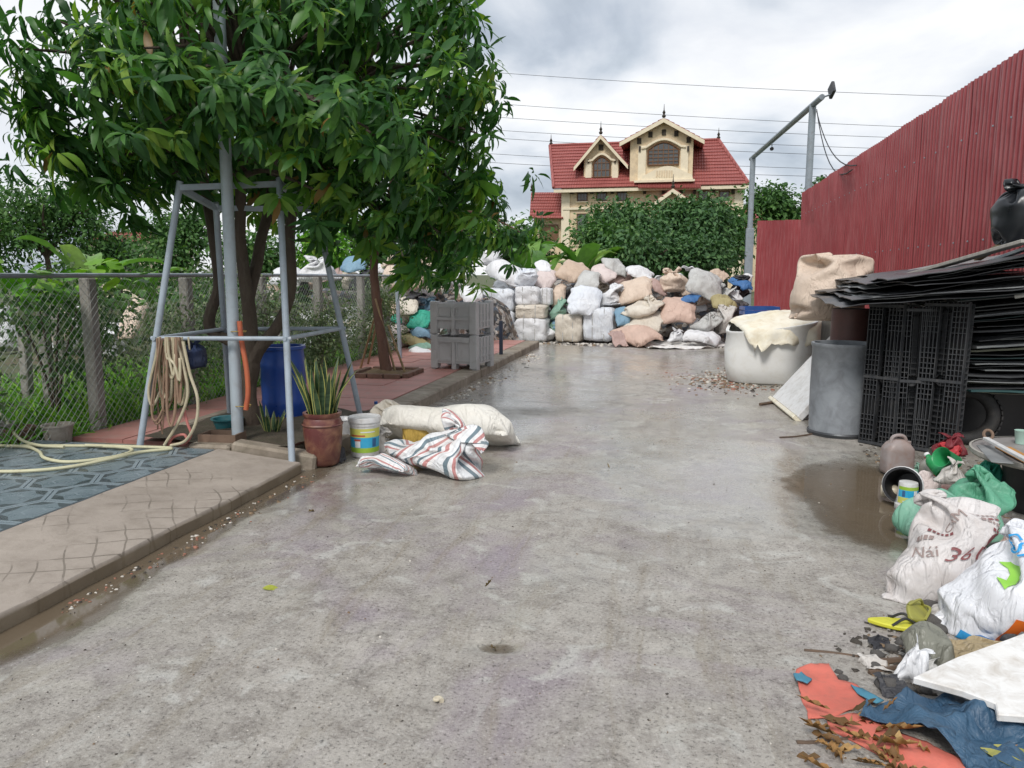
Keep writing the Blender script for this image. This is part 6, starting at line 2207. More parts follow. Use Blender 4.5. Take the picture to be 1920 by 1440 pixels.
def plastic_bin(loc, rz, label, W, D, H, open_front):
    b_ = empty('plastic_bin', loc, rz, label, 'bin', 'stacked grey bins')
    t_ = .035
    z0 = .085
    for x0 in (0, W * .455, W - W * .09):
        for y0 in (0, D - .12):
            mb = MB(); mb.span(x0, x0 + W * .09, y0, y0 + .12, 0, z0); mb.build('foot', M_bin, b_)
    mb = MB(); mb.span(.01, W - .01, .01, D - .01, z0, z0 + .03); mb.build('floor', M_bin, b_)
    top = H - .07
    for (x0, x1, y0, y1, nm) in ((.02, W - .02, D - t_, D - .005, 'back_wall'), (.005, t_, .02, D - .02, 'side_wall'), (W - t_, W - .005, .02, D - .02, 'side_wall')):
        mb = MB(); mb.span(x0, x1, y0, y1, z0 + .03, H - .03); mb.build(nm, M_bin, b_)
    if open_front:
        mb = MB(); mb.span(.02, W - .02, .008, t_, H * .50, H - .03); mb.build('front_wall', M_bin, b_)
        mb = MB(); mb.span(.06, W - .06, .02, t_ + .01, z0 + .03, H * .44); mb.build('drop_gate', M_bin, b_)
        mb = MB(); mb.span(.10, W - .10, -.006, .012, H * .44, H * .52); mb.build('gate_rail', M_bin, b_)
    else:
        mb = MB(); mb.span(.02, W - .02, .008, t_, z0 + .03, H - .1); mb.build('front_wall', M_bin, b_)
    for x0 in (-.004, W - .11):
        for y0, y1 in ((-.012, .10), (D - .1, D + .004)):
            mb = MB(); mb.span(x0, x0 + .114, y0, y1, 0.012, H); mb.build('corner_post', M_bin, b_, bevel=.008)
    if not open_front:
        mb = MB(); mb.span(.11, W - .11, -.012, .04, H - .105, H - .03); mb.build('rim', M_bin, b_)
    for x0 in (W * .145, W * .56):
        for k_, (a0, a1, c0, c1) in enumerate(((0, W * .30, 0, .02), (0, W * .30, H * .52, H * .54), (0, .02, .02, H * .52), (W * .28, W * .30, .02, H * .52))):
            if open_front: c0, c1 = .56 * H + c0 * .5, .56 * H + c1 * .5
            else: c0, c1 = z0 + .04 + c0, z0 + .04 + c1
            mb = MB(); mb.span(x0 + a0, x0 + a1, -.004, .012, c0, c1); mb.build('panel_rib', M_bin, b_)
    mb = MB(); mb.span(W * .465, W * .535, -.010, .012, z0, H - .1); mb.build('middle_rib', M_bin, b_)
    for k_ in range(4):
        y0 = .14 + k_ * (D - .3) / 3
        mb = MB(); mb.span(W - .012, W + .010, y0, y0 + .022, z0 + .03, H - .04); mb.build('side_rib', M_bin, b_)
    for s0, s1 in ((z0 + .1, z0 + .12), (H * .62, H * .64)):
        mb = MB(); mb.span(W - .008, W + .006, .12, D - .1, s0, s1); mb.build('side_rib', M_bin, b_)
    return b_


BW = (br_ - bl_).length; BRZ = math.atan2(br_.y - bl_.y, br_.x - bl_.x) - R(6)
plastic_bin((bl_.x, bl_.y, .123), BRZ, 'grey plastic pallet bin standing on the red paving, lower of the two', BW, .66, .51, False)
plastic_bin((bl_.x - .004, bl_.y + .006, .123 + .515), BRZ, 'grey plastic pallet bin with open drop gate, stacked on the lower bin', BW, .66, .49, True)
q0 = G(939, 678, .0)
mb = MB(); mb.span(-.03, .03, 0, .05, 0, .62); o_ = mb.build('dark_post', plain('navy_paint', (.025, .035, .06), None, .5), bevel=.006); o_.location = (q0.x, q0.y, .1)
tag(o_, 'dark blue short post standing beside the grey bins at the kerb', 'post')

M_tub = plain('white_tub', (.84, .84, .82), (.78, .78, .75), .5, 2.5, bump=.15, bscale=12, dirt=(.60, .54, .44), dirt_amt=.3)
tb0 = G(1452, 724)
tub = empty('white_tub', (tb0.x, tb0.y + .62, 0), R(-6), 'big white plastic tub with a dirty cream cover beside the wet yard', 'tub')
mb = MB(); prof = [(.56, 0), (.60, .03), (.635, .3), (.645, .6), (.63, .86), (.645, .88), (.645, .91), (.60, .91), (.59, .5), (.57, .06), (0, .05)]
v0 = len(mb.v)
mb.lathe(prof, 48)
for i, (x, y, z) in enumerate(mb.v):
    a = math.atan2(y, x); k_ = (abs(math.cos(a)) ** 4 + abs(math.sin(a)) ** 4) ** (-1 / 4)
    up = .93 + .13 * math.cos(a - .6)
    w_ = 1 + .035 * fbm((x * 1.6, y * 1.6, z * 1.6), 3)
    mb.v[i] = (x * k_ * .98 * w_, y * k_ * .9 * w_, z * up)
mb.build('shell', M_tub, tub, smooth=True, sharp=55)
M_cover = plain('cream_cover', (.78, .72, .56), (.82, .79, .69), .65, 3, bump=.3, bscale=18, dirt=(.50, .36, .17), dirt_amt=.4, dist=.02)
n_ = 34
v, f = [], []
for j in range(n_ + 1):
    for i in range(n_ + 1):
        x, y = (i / n_ - .5) * 1.75 + .26, (j / n_ - .5) * 1.55
        k_ = (abs(x / .63) ** 3.2 + abs(y / .58) ** 3.2) ** (1 / 3.2)
        h = .87 + .12 * math.cos(math.atan2(y, x) - .6) * min(1, k_) + .05 * fbm((x * 2.5, y * 2.5, 1)) + .14 * max(0, 1 - k_)
        if k_ > 1: h -= (k_ - 1) * .72 * (1 + .5 * fbm((x * 4, y * 4, 3))); fo_ = (k_ - 1) * .16 * math.sin(math.atan2(y, x) * 15 + 2 * fbm((x, y, 4))); x, y = x / k_ * (1.02 + (k_ - 1) * .30 + fo_), y / k_ * (1.02 + (k_ - 1) * .30 + fo_)
        v.append((x, y, h))
for j in range(n_):
    for i in range(n_): f.append((j * (n_ + 1) + i, j * (n_ + 1) + i + 1, (j + 1) * (n_ + 1) + i + 1, (j + 1) * (n_ + 1) + i))
cv = link('cream_cover', np_mesh('cream_cover', np.array(v), np.array(f), M_cover), loc=(tb0.x + .05, tb0.y + .62, .012), rot=(0, R(2), R(10)))
tag(cv, 'stained cream plastic cover draped over the white tub', 'cover')
md = cv.modifiers.new('thickness', 'SOLIDIFY'); md.thickness = .003

# leaning white panel
a_, b_ = G(1456, 752), G(1504, 790)
tl = PY(1566, 636, a_.y + .25)
pan = empty('leaning_sheet', a_, 0, 'white metal panel with yellowed edge leaning against the grey drum', 'panel')
ex, eup = (b_ - a_), (tl - a_)
nv = ex.cross(eup).normalized() * .075
for nm, mt, s0, s1 in (('sheet', M_whitepl, 0.0, 1.0), ('lower_edge', M_cover, -.045, -.002)):
    mb = MB()
    c4 = [eup * s0, ex + eup * s0, ex + eup * s1, eup * s1]
    k_ = nv if nm == 'sheet' else nv * 1.4
    mb._add([c - k_ * (0 if nm == 'sheet' else .2) for c in c4] + [c + k_ for c in c4], [(3, 2, 1, 0), (4, 5, 6, 7), (0, 1, 5, 4), (1, 2, 6, 5), (2, 3, 7, 6), (3, 0, 4, 7)])
    mb.build(nm, mt, pan, bevel=.008)

M_drum = plain('grey_drum', (.23, .25, .27), (.30, .32, .34), .5, 2.5, bump=.15, dirt=(.10, .10, .11), dirt_amt=.55)
dp = G(1585, 824)
drum = empty('grey_drum', (dp.x, dp.y + .28, 0), 0, 'grey open drum standing beside black pallets', 'drum')
mb = MB(); mb.lathe([(.275, 0), (.285, .02), (.28, .05), (.288, .45), (.284, .84), (.295, .85), (.295, .88), (.27, .88), (.265, .1), (0, .08)], 36); mb.build('body', M_drum, drum, smooth=True, sharp=50)
mb = MB(); mb.lathe([(.292, .0), (.296, .03), (.286, .045)], 36); mb.build('base_ring', M_darkmetal, drum, smooth=True)
M_bdrum = plain('brown_drum', (.13, .055, .045), (.10, .045, .04), .55, 3, bump=.15, dirt=(.06, .04, .035), dirt_amt=.5)
bdp = PY(1598, 600, 8.55)
d2 = empty('brown_drum', (bdp.x, 8.55, 0), 0, 'reddish brown drum under the black sheets behind the grey drum', 'drum')
hh = PY(1598, 580, 8.4).z
mb = MB(); mb.lathe([(.20, 0), (.205, hh * .3), (.213, hh * .33), (.205, hh * .36), (.205, hh * .64), (.213, hh * .67), (.205, hh * .7), (.205, hh), (0, hh)], 30); mb.build('body', M_bdrum, d2, smooth=True, sharp=50)
fitted_sack('bulk_sack', (1480, 472, 1624, 604), 10.2, 'upright', 'peach', 'huge peach beige bulk sack on the sheet stack before the red fence', 'sack', rz=.35, tilt=(4, 4), warp=.04, depth=.95, subdiv=True)
mb = MB(); mb.span(1.95, 3.1, 9.7, 10.9, 0, PY(1550, 598, 10.2).z); o_ = mb.build('dark_crate_stack', M_blackplastic, bevel=.03)
o_.name = 'dark_plinth'; tag(o_, 'dark bulky block under the huge peach sack behind the drums', 'block')

# ================================================================== black sheets, pallets, tyre
M_bsheet = plain('black_sheet', (.036, .038, .042), (.065, .067, .072), .38, 3, bump=.2, bscale=15, dirt=(.07, .065, .06), dirt_amt=.3)
M_gsheet = plain('grey_sheet', (.22, .23, .235), (.30, .305, .30), .5, 3, bump=.15, dirt=(.05, .05, .045), dirt_amt=.4)
M_osheet = plain('olive_sheet', (.16, .17, .12), (.21, .21, .16), .5, 3, bump=.15)
M_tsheet = plain('teal_dark_sheet', (.018, .055, .06), (.03, .08, .08), .45, 3, bump=.15)


def thin_sheet(L, W, seed, wav=.012, corr=0.0, th=.006):
    nx_, ny_ = 10, 14
    v, f = [], []
    r = random.Random(seed)
    for j in range(ny_ + 1):
        for i in range(nx_ + 1):
            x, y = (i / nx_ - .5) * W, (j / ny_ - .5) * L
            z = wav * 3 * fbm((x * 1.3 + seed, y * 1.3, seed), 3) + corr * math.sin(x * 40)
            if i in (0, nx_): x += .02 * fbm((y * 5, seed, 0))
            if j in (0, ny_): y += .03 * fbm((x * 6, seed, 1))
            v.append((x, y, z))
    for j in range(ny_):
        for i in range(nx_): f.append((j * (nx_ + 1) + i, j * (nx_ + 1) + i + 1, (j + 1) * (nx_ + 1) + i + 1, (j + 1) * (nx_ + 1) + i))
    nb = len(v)
    v += [(x, y, z - th) for x, y, z in v]
    f += [tuple(reversed([i + nb for i in q])) for q in f]
    rim = [i for i in range(nx_ + 1)] + [(nx_ + 1) * (j + 1) - 1 for j in range(1, ny_ + 1)] + [ny_ * (nx_ + 1) + i for i in range(nx_ - 1, -1, -1)] + [j * (nx_ + 1) for j in range(ny_ - 1, 0, -1)]
    for k_ in range(len(rim)):
        p, q = rim[k_], rim[(k_ + 1) % len(rim)]
        f.append((p, p + nb, q + nb, q))
    me = bpy.data.meshes.new('thin_sheet'); me.from_pydata(v, [], f); me.update()
    return me


rs = random.Random(31)
# the roof-like top layers, rising towards the fence
for k_ in range(16):
    me = thin_sheet(rs.uniform(2.6, 3.3), rs.uniform(1.1, 1.5), k_ + 2, .012)
    me.materials.append(M_bsheet if k_ % 5 else M_gsheet)
    s = k_ / 15
    o_ = link('roofing_sheet', me, loc=(2.30 + rs.uniform(-.14, .16) + .30 * s, 8.55 + rs.uniform(-.35, .35), 1.30 + .014 * k_ + .10 * s), rot=(R(rs.uniform(-2.0, .8)), R(-5 - 5 * s + rs.uniform(-1.5, 1.5)), R(rs.uniform(-7, 7))))
    tag(o_, 'wide thin black sheet lying across drums on top of the sheet stack', 'sheet', 'black sheets laid over the drums')
# the stack seen end-on
z = .50
k_ = 0
while z < 1.44:
    me = thin_sheet(rs.uniform(1.5, 2.0), rs.uniform(.95, 1.25), 60 + k_, .006, th=rs.choice((.006, .010, .016)))
    mt = rs.choice((M_bsheet, M_bsheet, M_gsheet, M_gsheet, M_osheet, M_bsheet, M_tsheet))
    me.materials.append(mt)
    o_ = link('stacked_sheet', me, loc=(3.02 + rs.uniform(-.10, .06), 8.25 + rs.uniform(-.18, .12), z), rot=(R(rs.uniform(-1.5, 1.5)), R(-4 * (z - .45) * 2 + rs.uniform(-1.5, 1.5)), R(rs.uniform(-8, 8))))
    cn = {M_bsheet: 'black', M_gsheet: 'grey', M_osheet: 'olive', M_tsheet: 'dark teal'}[mt]
    tag(o_, 'thin %s sheet in the fanned stack beside the black pallets' % cn, 'sheet', '%s sheets of the fanned stack' % cn)
    z += rs.uniform(.016, .034); k_ += 1
# low bearers under the stack
for q, y in enumerate((7.75, 8.9)):
    mb = MB(); mb.span(2.55, 3.5, y, y + .16, 0, .47); o_ = mb.build('stack_bearer', M_blackplastic, bevel=.015)
    tag(o_, ('dark block carrying the sheet stack behind the old tyre', 'dark block carrying the rear of the sheet stack near the fence')[q], 'block')


M_pallet = plain('black_pallet', (.028, .030, .034), (.05, .052, .056), .5, 6, bump=.15, dirt=(.12, .11, .10), dirt_amt=.35)


def upright_pallet(loc, rz, tilt, label, W=.80, H=1.22):
    """a black plastic pallet standing on edge, its ribbed underside to the yard"""
    p = empty('plastic_pallet', loc, rz, label, 'pallet', 'black plastic pallets standing on edge')
    p.rotation_euler = (R(tilt), 0, rz)
    for k_, x0 in enumerate((0, W / 2 - .09, W - .18) if W > .5 else (0.0, W - .12)):
        rw_ = .181 if W > .5 else .121
        mb = MB()
        for xx in np.arange(x0, x0 + rw_, .03): mb.span(xx - .003, xx + .003, -.02, .035, 0, H)
        for zz in np.arange(0, H + .001, .045):
            if abs(zz - H * .28) > .06 and abs(zz - H * .74) > .06: mb.span(x0, x0 + rw_, -.015, .03, zz - .003, zz + .003)
        o_ = mb.build('runner', M_pallet, p); o_['kind'] = 'stuff'
    for k_, zz in enumerate((.02, H * .48, H - .03)):
        mb = MB(); mb.span(-.005, W + .005, -.026, .0, zz - .012, zz + .012); mb.build('cross_bar', M_pallet, p)
        for x0 in ((.09, W / 2, W - .09) if W > .5 else (W / 2,)):
            mb = MB(); mb.lathe([(.05, 0), (.052, .07), (.03, .075)], 12, (x0, .035, zz), rotm(R(-90), 0, 0)); mb.build('foot_block', M_pallet, p)
    mb = MB()
    for xx in np.arange(0, W + .001, .05): mb.span(xx - .003, xx + .003, .085, .125, 0, H)
    for zz in np.arange(0, H + .001, .05): mb.span(0, W, .09, .12, zz - .003, zz + .003)
    o_ = mb.build('deck', M_pallet, p); o_['kind'] = 'stuff'
    mb = MB(); mb.span(0, W, .128, .132, .01, H - .01); mb.build('deck_sheet', M_pallet, p)
    return p


pa, pc_ = G(1614, 832), G(1768, 850)
prz = math.atan2(pc_.y - pa.y, pc_.x - pa.x)
hpal = PY(1690, 563, pa.y).z
PL = (pc_ - pa).length
ex_ = (pc_ - pa).normalized()
for q, (s_, dy_, a_, w_, dh, lb) in enumerate(((0.0, .05, -.30, .30, -.02, 'narrow black lattice pallet standing on edge against the grey drum'), (.33, -.03, .26, .32, -.05, 'narrow black lattice pallet standing in the middle of three'),
                                               (.64, .02, -.22, .34, 0.0, 'narrow black lattice pallet standing beside the fanned sheets'))):
    p_ = pa + ex_ * (PL * s_)
    upright_pallet((p_.x, p_.y + dy_, 0), prz + a_, -2 - q, lb, w_, hpal + dh)
upright_pallet((pa.x + .10, pa.y + .30, 0), prz + .08, -3, 'wide black plastic pallet standing right behind the three narrow ones', PL, hpal - .06)
M_rubber = plain('tyre_rubber', (.016, .016, .017), (.03, .03, .03), .75, 6, bump=.3, dirt=(.08, .07, .06), dirt_amt=.4)
tp_ = G(1815, 838)
ty = empty('old_tyre', (tp_.x, tp_.y + .12, .27), R(-14), 'old black tyre standing beside the black pallets', 'tyre')
mb = MB(); pr_ = []
for k_ in range(15):
    a = 2 * math.pi * k_ / 14
    pr_.append((.215 + .065 * math.cos(a) if abs(math.cos(a)) < .8 else .215 + .058 * math.cos(a), .085 * math.sin(a)))
mb.lathe(pr_, 40, (0, 0, 0), rotm(R(90), 0, 0), close=None); mb.f = [q for q in mb.f if len(q) == 4]
mb.m = [0] * len(mb.f)
mb.build('carcass', M_rubber, ty, smooth=True)
for k_ in range(36):
    a = 2 * math.pi * k_ / 36
    mb = MB(); mb.box((.276 * math.cos(a), 0, .276 * math.sin(a)), (.012, .12, .03), rotm(0, -a, 0)); mb.build('tread_block', M_rubber, ty)
mb = MB(); mb.tube([PY(1903, 556, 7.2), PY(2010, 538, 7.0)], .02, 10)
tag(mb.build('white_pipe', M_whitepl, smooth=True), 'short white plastic pipe sticking out of the sheet stack', 'pipe')
M_plank = plain('grey_plank', (.40, .38, .34), (.32, .30, .27), .8, 4, bump=.4, stretch=(1, 6, 1), dirt=(.2, .18, .15), dirt_amt=.4)
for q, (p0, p1, y0, y1, w_, lb) in enumerate((((1655, 530), (1925, 452), 8.4, 6.9, .10, 'long grey plank lying up the slope of black sheets'), ((1832, 486), (1912, 440), 8.2, 7.6, .07, 'pale wooden batten on top of the grey plank'),
                                               ((1760, 525), (1935, 462), 8.9, 7.2, .05, 'grey metal strip beside the long plank on the sheets'))):
    A_, B_ = PY(*p0, y0), PY(*p1, y1)
    mb = MB(); mb.box((0, 0, 0), ((B_ - A_).length, w_, .03), (B_ - A_).to_track_quat('X', 'Z').to_matrix()); o_ = mb.build('plank', (M_plank, M_bamboo, M_steel)[q], bevel=.004)
    o_.location = (A_ + B_) / 2
    tag(o_, lb, 'plank')
fitted_sack('stone_block', (1716, 503, 1778, 532), 8.3, 'lie_mid', 'dirty', 'greenish grey lump of stone lying on the black sheets', 'stone', mat=plain('lichen_stone', (.24, .25, .17), (.17, .17, .12), .9, 8, bump=.6), warp=.03, depth=.3)
fitted_sack('black_bag', (1862, 316, 1992, 462), 7.4, 'tied', 'black', 'round black tied bag perched high on the sheet stack', 'bag', warp=.04, tilt=(0, -8), subdiv=True,
            mat=plain('black_film', (.010, .012, .015), (.016, .018, .022), .35, 4, bump=.2, bscale=10))

# ================================================================== bottles, cans and tubs by the puddle
M_jerry = plain('cloudy_jerrycan', (.40, .35, .34), (.34, .28, .26), .4, 4, bump=.08, dirt=(.28, .14, .08), dirt_amt=.5, transl=.15)
jp = G(1685, 892)
jer = empty('jerrycan', (jp.x, jp.y + .07, 0), R(10), 'cloudy grey brown plastic jerrycan before the black pallets', 'jerrycan')
mb = MB(); v, f = [], []
prof = [(0, .80), (.01, .96), (.03, 1.0), (.18, 1.0), (.205, .94), (.24, .70), (.262, .42), (.27, .30)]
nj = 28
for z, k_ in prof:
    for i in range(nj):
        a = 2 * math.pi * i / nj; e = .42
        v.append((.108 * k_ * math.copysign(abs(math.cos(a)) ** e, math.cos(a)), .082 * min(1, k_ + .12) * math.copysign(abs(math.sin(a)) ** e, math.sin(a)), z))
for j in range(len(prof) - 1):
    for i in range(nj): f.append((j * nj + i, j * nj + (i + 1) % nj, (j + 1) * nj + (i + 1) % nj, (j + 1) * nj + i))
f.append(tuple(reversed(range(nj)))); f.append(tuple(range((len(prof) - 1) * nj, len(prof) * nj)))
mb._add(v, f); mb.build('body', M_jerry, jer, smooth=True, sharp=60)
mb = MB(); mb.tube(bez([(-.06, 0, .235), (-.045, 0, .285), (0, 0, .30), (.045, 0, .285), (.06, 0, .235)], 5), .014, 8); mb.build('handle', M_jerry, jer, smooth=True)
mb = MB(); mb.lathe([(.02, .25), (.02, .285), (.0, .287)], 14, (.075, 0, -.03)); mb.build('cap', M_jerry, jer, smooth=True)

kp = G(1692, 950)
kb = empty('tipped_bucket', (kp.x + .05, kp.y + .12, .115), 0, 'dark bucket lying on its side in the puddle with blue sticker', 'bucket')
kb.rotation_euler = (R(78), 0, R(-28))
mb = MB(); mb.lathe([(0, -.11), (.085, -.11), (.11, .10), (.122, .105), (.122, .125), (.108, .125), (.08, -.095), (0, -.09)], 28); mb.build('body', M_blackplastic, kb, smooth=True, sharp=50)
mb = MB(); mb.lathe([(.1225, .104), (.127, .11), (.127, .122), (.1225, .128)], 28); mb.build('rim', M_whitepl, kb, smooth=True)
band(kb, 'sticker', M_lab_b, .092, .108, -.05, .07, 1.2, 2.0, 8, .002); band(kb, 'sticker_edge', M_lab_w, .100, .108, .02, .07, .9, 1.2, 5, .002)
sp2 = G(1706, 958)
tb_ = paint_bucket((sp2.x, sp2.y + .07, .175), .175, .058, .066, R(4), 'small white tub with blue and green label standing upside down at puddle', True, (math.pi, 0, R(190)), name='small_tub')


def bottle(px, py, H, r_, mat, capm, label, tip=0.0, rz=0.0, z=0.0, sq=1.0):
    p = G(px, py, z)
    b_ = empty('plastic_bottle', (p.x, p.y, z + (r_ if tip else 0)), 0, label, 'bottle')
    b_.rotation_euler = (R(tip), 0, rz)
    mb = MB(); mb.lathe([(r_ * .9, 0), (r_, .012), (r_, H * .22), (r_ * .95, H * .25), (r_, H * .28), (r_, H * .62), (r_ * .8, H * .72), (r_ * .42, H * .84), (r_ * .36, H * .9), (r_ * .36, H * .93)], 20)
    mb.build('body', mat, b_, smooth=True, sharp=50)
    mb = MB(); mb.lathe([(r_ * .45, H * .9), (r_ * .45, H), (0, H)], 14); mb.build('cap', capm, b_, smooth=True, sharp=50)
    return b_


M_creampl = plain('cream_plastic', (.58, .52, .40), (.50, .44, .33), .45, 6, bump=.05, dirt=(.3, .24, .16), dirt_amt=.3)
M_redpl = plain('red_plastic', (.48, .03, .035), (.40, .03, .03), .4, 6, bump=.05)
M_greenpl = plain('green_plastic', (.03, .33, .10), (.05, .40, .16), .35, 6, bump=.05, transl=.2)
M_clear = plain('hazy_plastic', (.45, .46, .42), (.38, .38, .34), .3, 6, bump=.05, dirt=(.3, .22, .14), dirt_amt=.4, transl=.35)
bottle(1652, 932, .14, .045, M_creampl, M_whitepl, 'small cream bottle lying in the puddle by the tipped bucket', 84, R(70))
bottle(1745, 862, .20, .05, M_clear, M_whitepl, 'hazy bottle with orange stain lying beside red cloth', 82, R(100), .12)
bottle(1735, 905, .21, .05, M_clear, M_redpl, 'hazy pale bottle standing beside the jerrycan', 0, 0)
bottle(1765, 900, .20, .045, M_greenpl, M_whitepl, 'pale green bottle below the red cloth bundle', 60, R(200), .1)
M_redcloth = woven('red_cloth', (.50, .035, .045), (.40, .03, .035), (.2, .05, .05), .3, transl=.05)
M_maroon = woven('maroon_cloth', (.20, .02, .03), (.15, .02, .025), (.1, .03, .03), .3, transl=0)
ground_sack('red_bundle', (1744, 828, 1800, 905), 'slump', 'salmon', 'bright red cloth bundle among bottles beside the black pallets', 'cloth', mat=M_redcloth, warp=.10)
ground_sack('maroon_bundle', (1752, 810, 1815, 858), 'tied_low', 'mauve', 'maroon crumpled cloth on top behind the bright red bundle', 'cloth', mat=M_maroon, warp=.14, z=.18)
ground_sack('pink_print_bag', (1714, 885, 1765, 935), 'lie_slack', 'pink', 'pale pink printed bag squeezed behind the small tub', 'bag', warp=.10, tilt=(20, 0))
ground_sack('floral_bag', (1755, 855, 1812, 910), 'tied_low', 'dirty', 'grey and pink floral bag lying on the green sack', 'bag', warp=.12, z=.15)
gcup = G(1792, 875, .22)
gc = empty('green_cup', (gcup.x, gcup.y, .25), 0, 'bright green plastic cup lying on the green sacks', 'cup')
gc.rotation_euler = (R(70), R(10), R(-60))
mb = MB(); mb.lathe([(0, 0), (.045, 0), (.065, .15), (.07, .155), (.062, .15), (.042, .01), (0, .01)], 22); mb.build('body', M_greenpl, gc, smooth=True, sharp=50)
M_gsack = woven('green_film', (.16, .46, .30), (.10, .38, .23), (.30, .48, .38), .45, .4, .25)
M_gsack2 = woven('light_green_film', (.28, .56, .42), (.20, .48, .34), (.42, .55, .46), .45, .4, .25)
ground_sack('green_sack', (1738, 868, 1898, 1012), 'slump', 'green', 'shiny green plastic sack behind the printed white sack', 'sack', mat=M_gsack, warp=.07, tilt=(10, 12), depth=.42)
ground_sack('light_green_sack', (1690, 925, 1870, 1035), 'lie_mid', 'palegreen', 'light green plastic sack squeezed under the printed white sack', 'sack', mat=M_gsack2, warp=.08, tilt=(6, -8), depth=.4)
ground_sack('green_sack', (1800, 845, 1892, 940), 'tied_low', 'green', 'dark green crumpled plastic bag under the round grey table', 'sack', mat=SACKC['green'], warp=.10, depth=.3)

# printed white sack
M_print_w = woven('printed_white_sack', (.74, .71, .70), (.66, .62, .60), (.40, .32, .27), .55, .45, .12)
M_ink = plain('maroon_ink', (.17, .045, .05), (.23, .075, .075), .6, 14, bump=0)
M_ink2 = plain('grey_brown_ink', (.26, .19, .175), (.34, .27, .25), .6, 14, bump=0)
M_pinkish = plain('pinkish_print', (.62, .46, .45), (.66, .54, .53), .5, 8, bump=0)
sk, gr = ground_sack('printed_sack', (1646, 922, 1860, 1138), 'slump', 'white', 'crumpled white sack printed with maroon 36 beside the puddle', 'sack', mat=M_print_w, warp=.085, rz=.15, tilt=(-8, 6), depth=.46)
lettering('361', .11, sk, M_ink, on_sack(gr, .47, .42, .12, 1.0, .010), name='printed_number')
lettering('Nái', .07, sk, M_ink2, on_sack(gr, .20, .40, .4, 1.0), name='printed_word')
lettering('CÁM', .06, sk, M_ink2, on_sack(gr, .30, .60, .5, 1.0), name='printed_word')
for q, (u_, v_, l_) in enumerate(((.60, .70, .15), (.62, .66, .12), (.62, .62, .16), (.64, .58, .10), (.82, .50, .10), (.84, .56, .12), (.82, .62, .08), (.2, .52, .1), (.14, .46, .08))):
    pl_ = on_sack(gr, u_, v_, .1 + .3 * (u_ < .4), 1.0)
    x = -l_ / 2
    while x < l_ / 2:
        w_ = rng.uniform(.008, .02)
        patch('print_mark', [(x, -.008), (x + w_, -.008), (x + w_, .008), (x, .008)], sk, M_ink if q % 2 else M_ink2, pl_, .02); x += w_ + .006
patch('print_mark', [(.035 * math.cos(a), .045 * math.sin(a)) for a in np.linspace(0, 6.1, 12)], sk, M_ink, on_sack(gr, .62, .52, 0, 1.0))

# white bag with blue lettering
M_shiny_w = woven('white_film_bag', (.86, .87, .90), (.82, .83, .87), (.52, .46, .42), .35, .35, .15)
M_cyan = plain('cyan_print', (.02, .33, .68), (.03, .28, .60), .4, 10, bump=0)
M_lime = plain('lime_print', (.25, .58, .04), (.30, .62, .08), .4, 10, bump=0)
M_oran = plain('orange_print', (.72, .16, .02), (.64, .13, .02), .4, 10, bump=0)
M_greyink = plain('grey_ink', (.32, .34, .36), (.40, .41, .42), .5, 10, bump=0)
sk, gr = ground_sack('white_bag', (1756, 976, 2000, 1222), 'slump', 'white', 'shiny white bag with blue letters and lime arrow at the litter edge', 'bag', mat=M_shiny_w, warp=.06, rz=-.2, tilt=(4, 8), depth=.5)
lettering('GSA', .09, sk, M_cyan, on_sack(gr, .34, .66, -.7, 1.0, .012), name='printed_word')
pl_ = on_sack(gr, .45, .68, -.9, 1.0)
for k_ in range(9):
    x = -.09 + k_ * .02
    patch('print_mark', [(x, -.010), (x + .013, -.010), (x + .013, .010), (x, .010)], sk, M_greyink, pl_, .02)
patch('lime_arrow', [(-.10, .06), (-.03, .05), (.03, 0), (.045, -.04), (.075, -.02), (.05, -.12), (-.02, -.075), (.01, -.065), (-.02, -.02), (-.06, .01), (-.11, .01)], sk, M_lime, on_sack(gr, .24, .56, .3, .85))
patch('blue_disc', [(.055 * math.cos(a), .055 * math.sin(a)) for a in np.linspace(0, 6.0, 16)], sk, M_cyan, on_sack(gr, .58, .64, 0, 1.0))
patch('orange_panel', [(-.10, -.09), (.12, -.09), (.14, .08), (-.06, .09)], sk, M_oran, on_sack(gr, .56, .30, .2, 1.0))
for x in (-.04, .01, .06): patch('white_stripe', [(x, -.06), (x + .02, -.06), (x + .03, .05), (x + .01, .05)], sk, M_lab_w, on_sack(gr, .56, .30, .2, 1.0, .010))
patch('cyan_panel', [(-.14, -.035), (.16, -.04), (.16, .05), (-.12, .04)], sk, M_cyan, on_sack(gr, .45, .13, .1, 1.0))

# round grey table top with scraps, on a black tub
tc = PY(2000, 840, 5.45)
tbl = empty('round_table', (tc.x, tc.y, 0), 0, 'round grey table top on a black pedestal tub holding scraps', 'table')
tz = PY(1868, 862, 5.2).z
mb = MB(); mb.lathe([(.0, tz - .03), (.50, tz - .03), (.53, tz - .012), (.53, tz), (.50, tz + .004), (0, tz + .004)], 44); mb.build('table_top', plain('grey_top', (.30, .28, .27), (.24, .22, .21), .5, 4, dirt=(.15, .12, .1), dirt_amt=.4), tbl, smooth=True, sharp=50)
mb = MB(); mb.lathe([(.525, tz - .034), (.54, tz - .02), (.54, tz + .006), (.525, tz + .008)], 44); mb.build('edge_band', M_plank, tbl, smooth=True)
mb = MB(); mb.lathe([(.34, 0), (.36, .05), (.33, tz * .5), (.36, tz - .036)], 28); mb.build('pedestal', M_blackplastic, tbl, smooth=True)
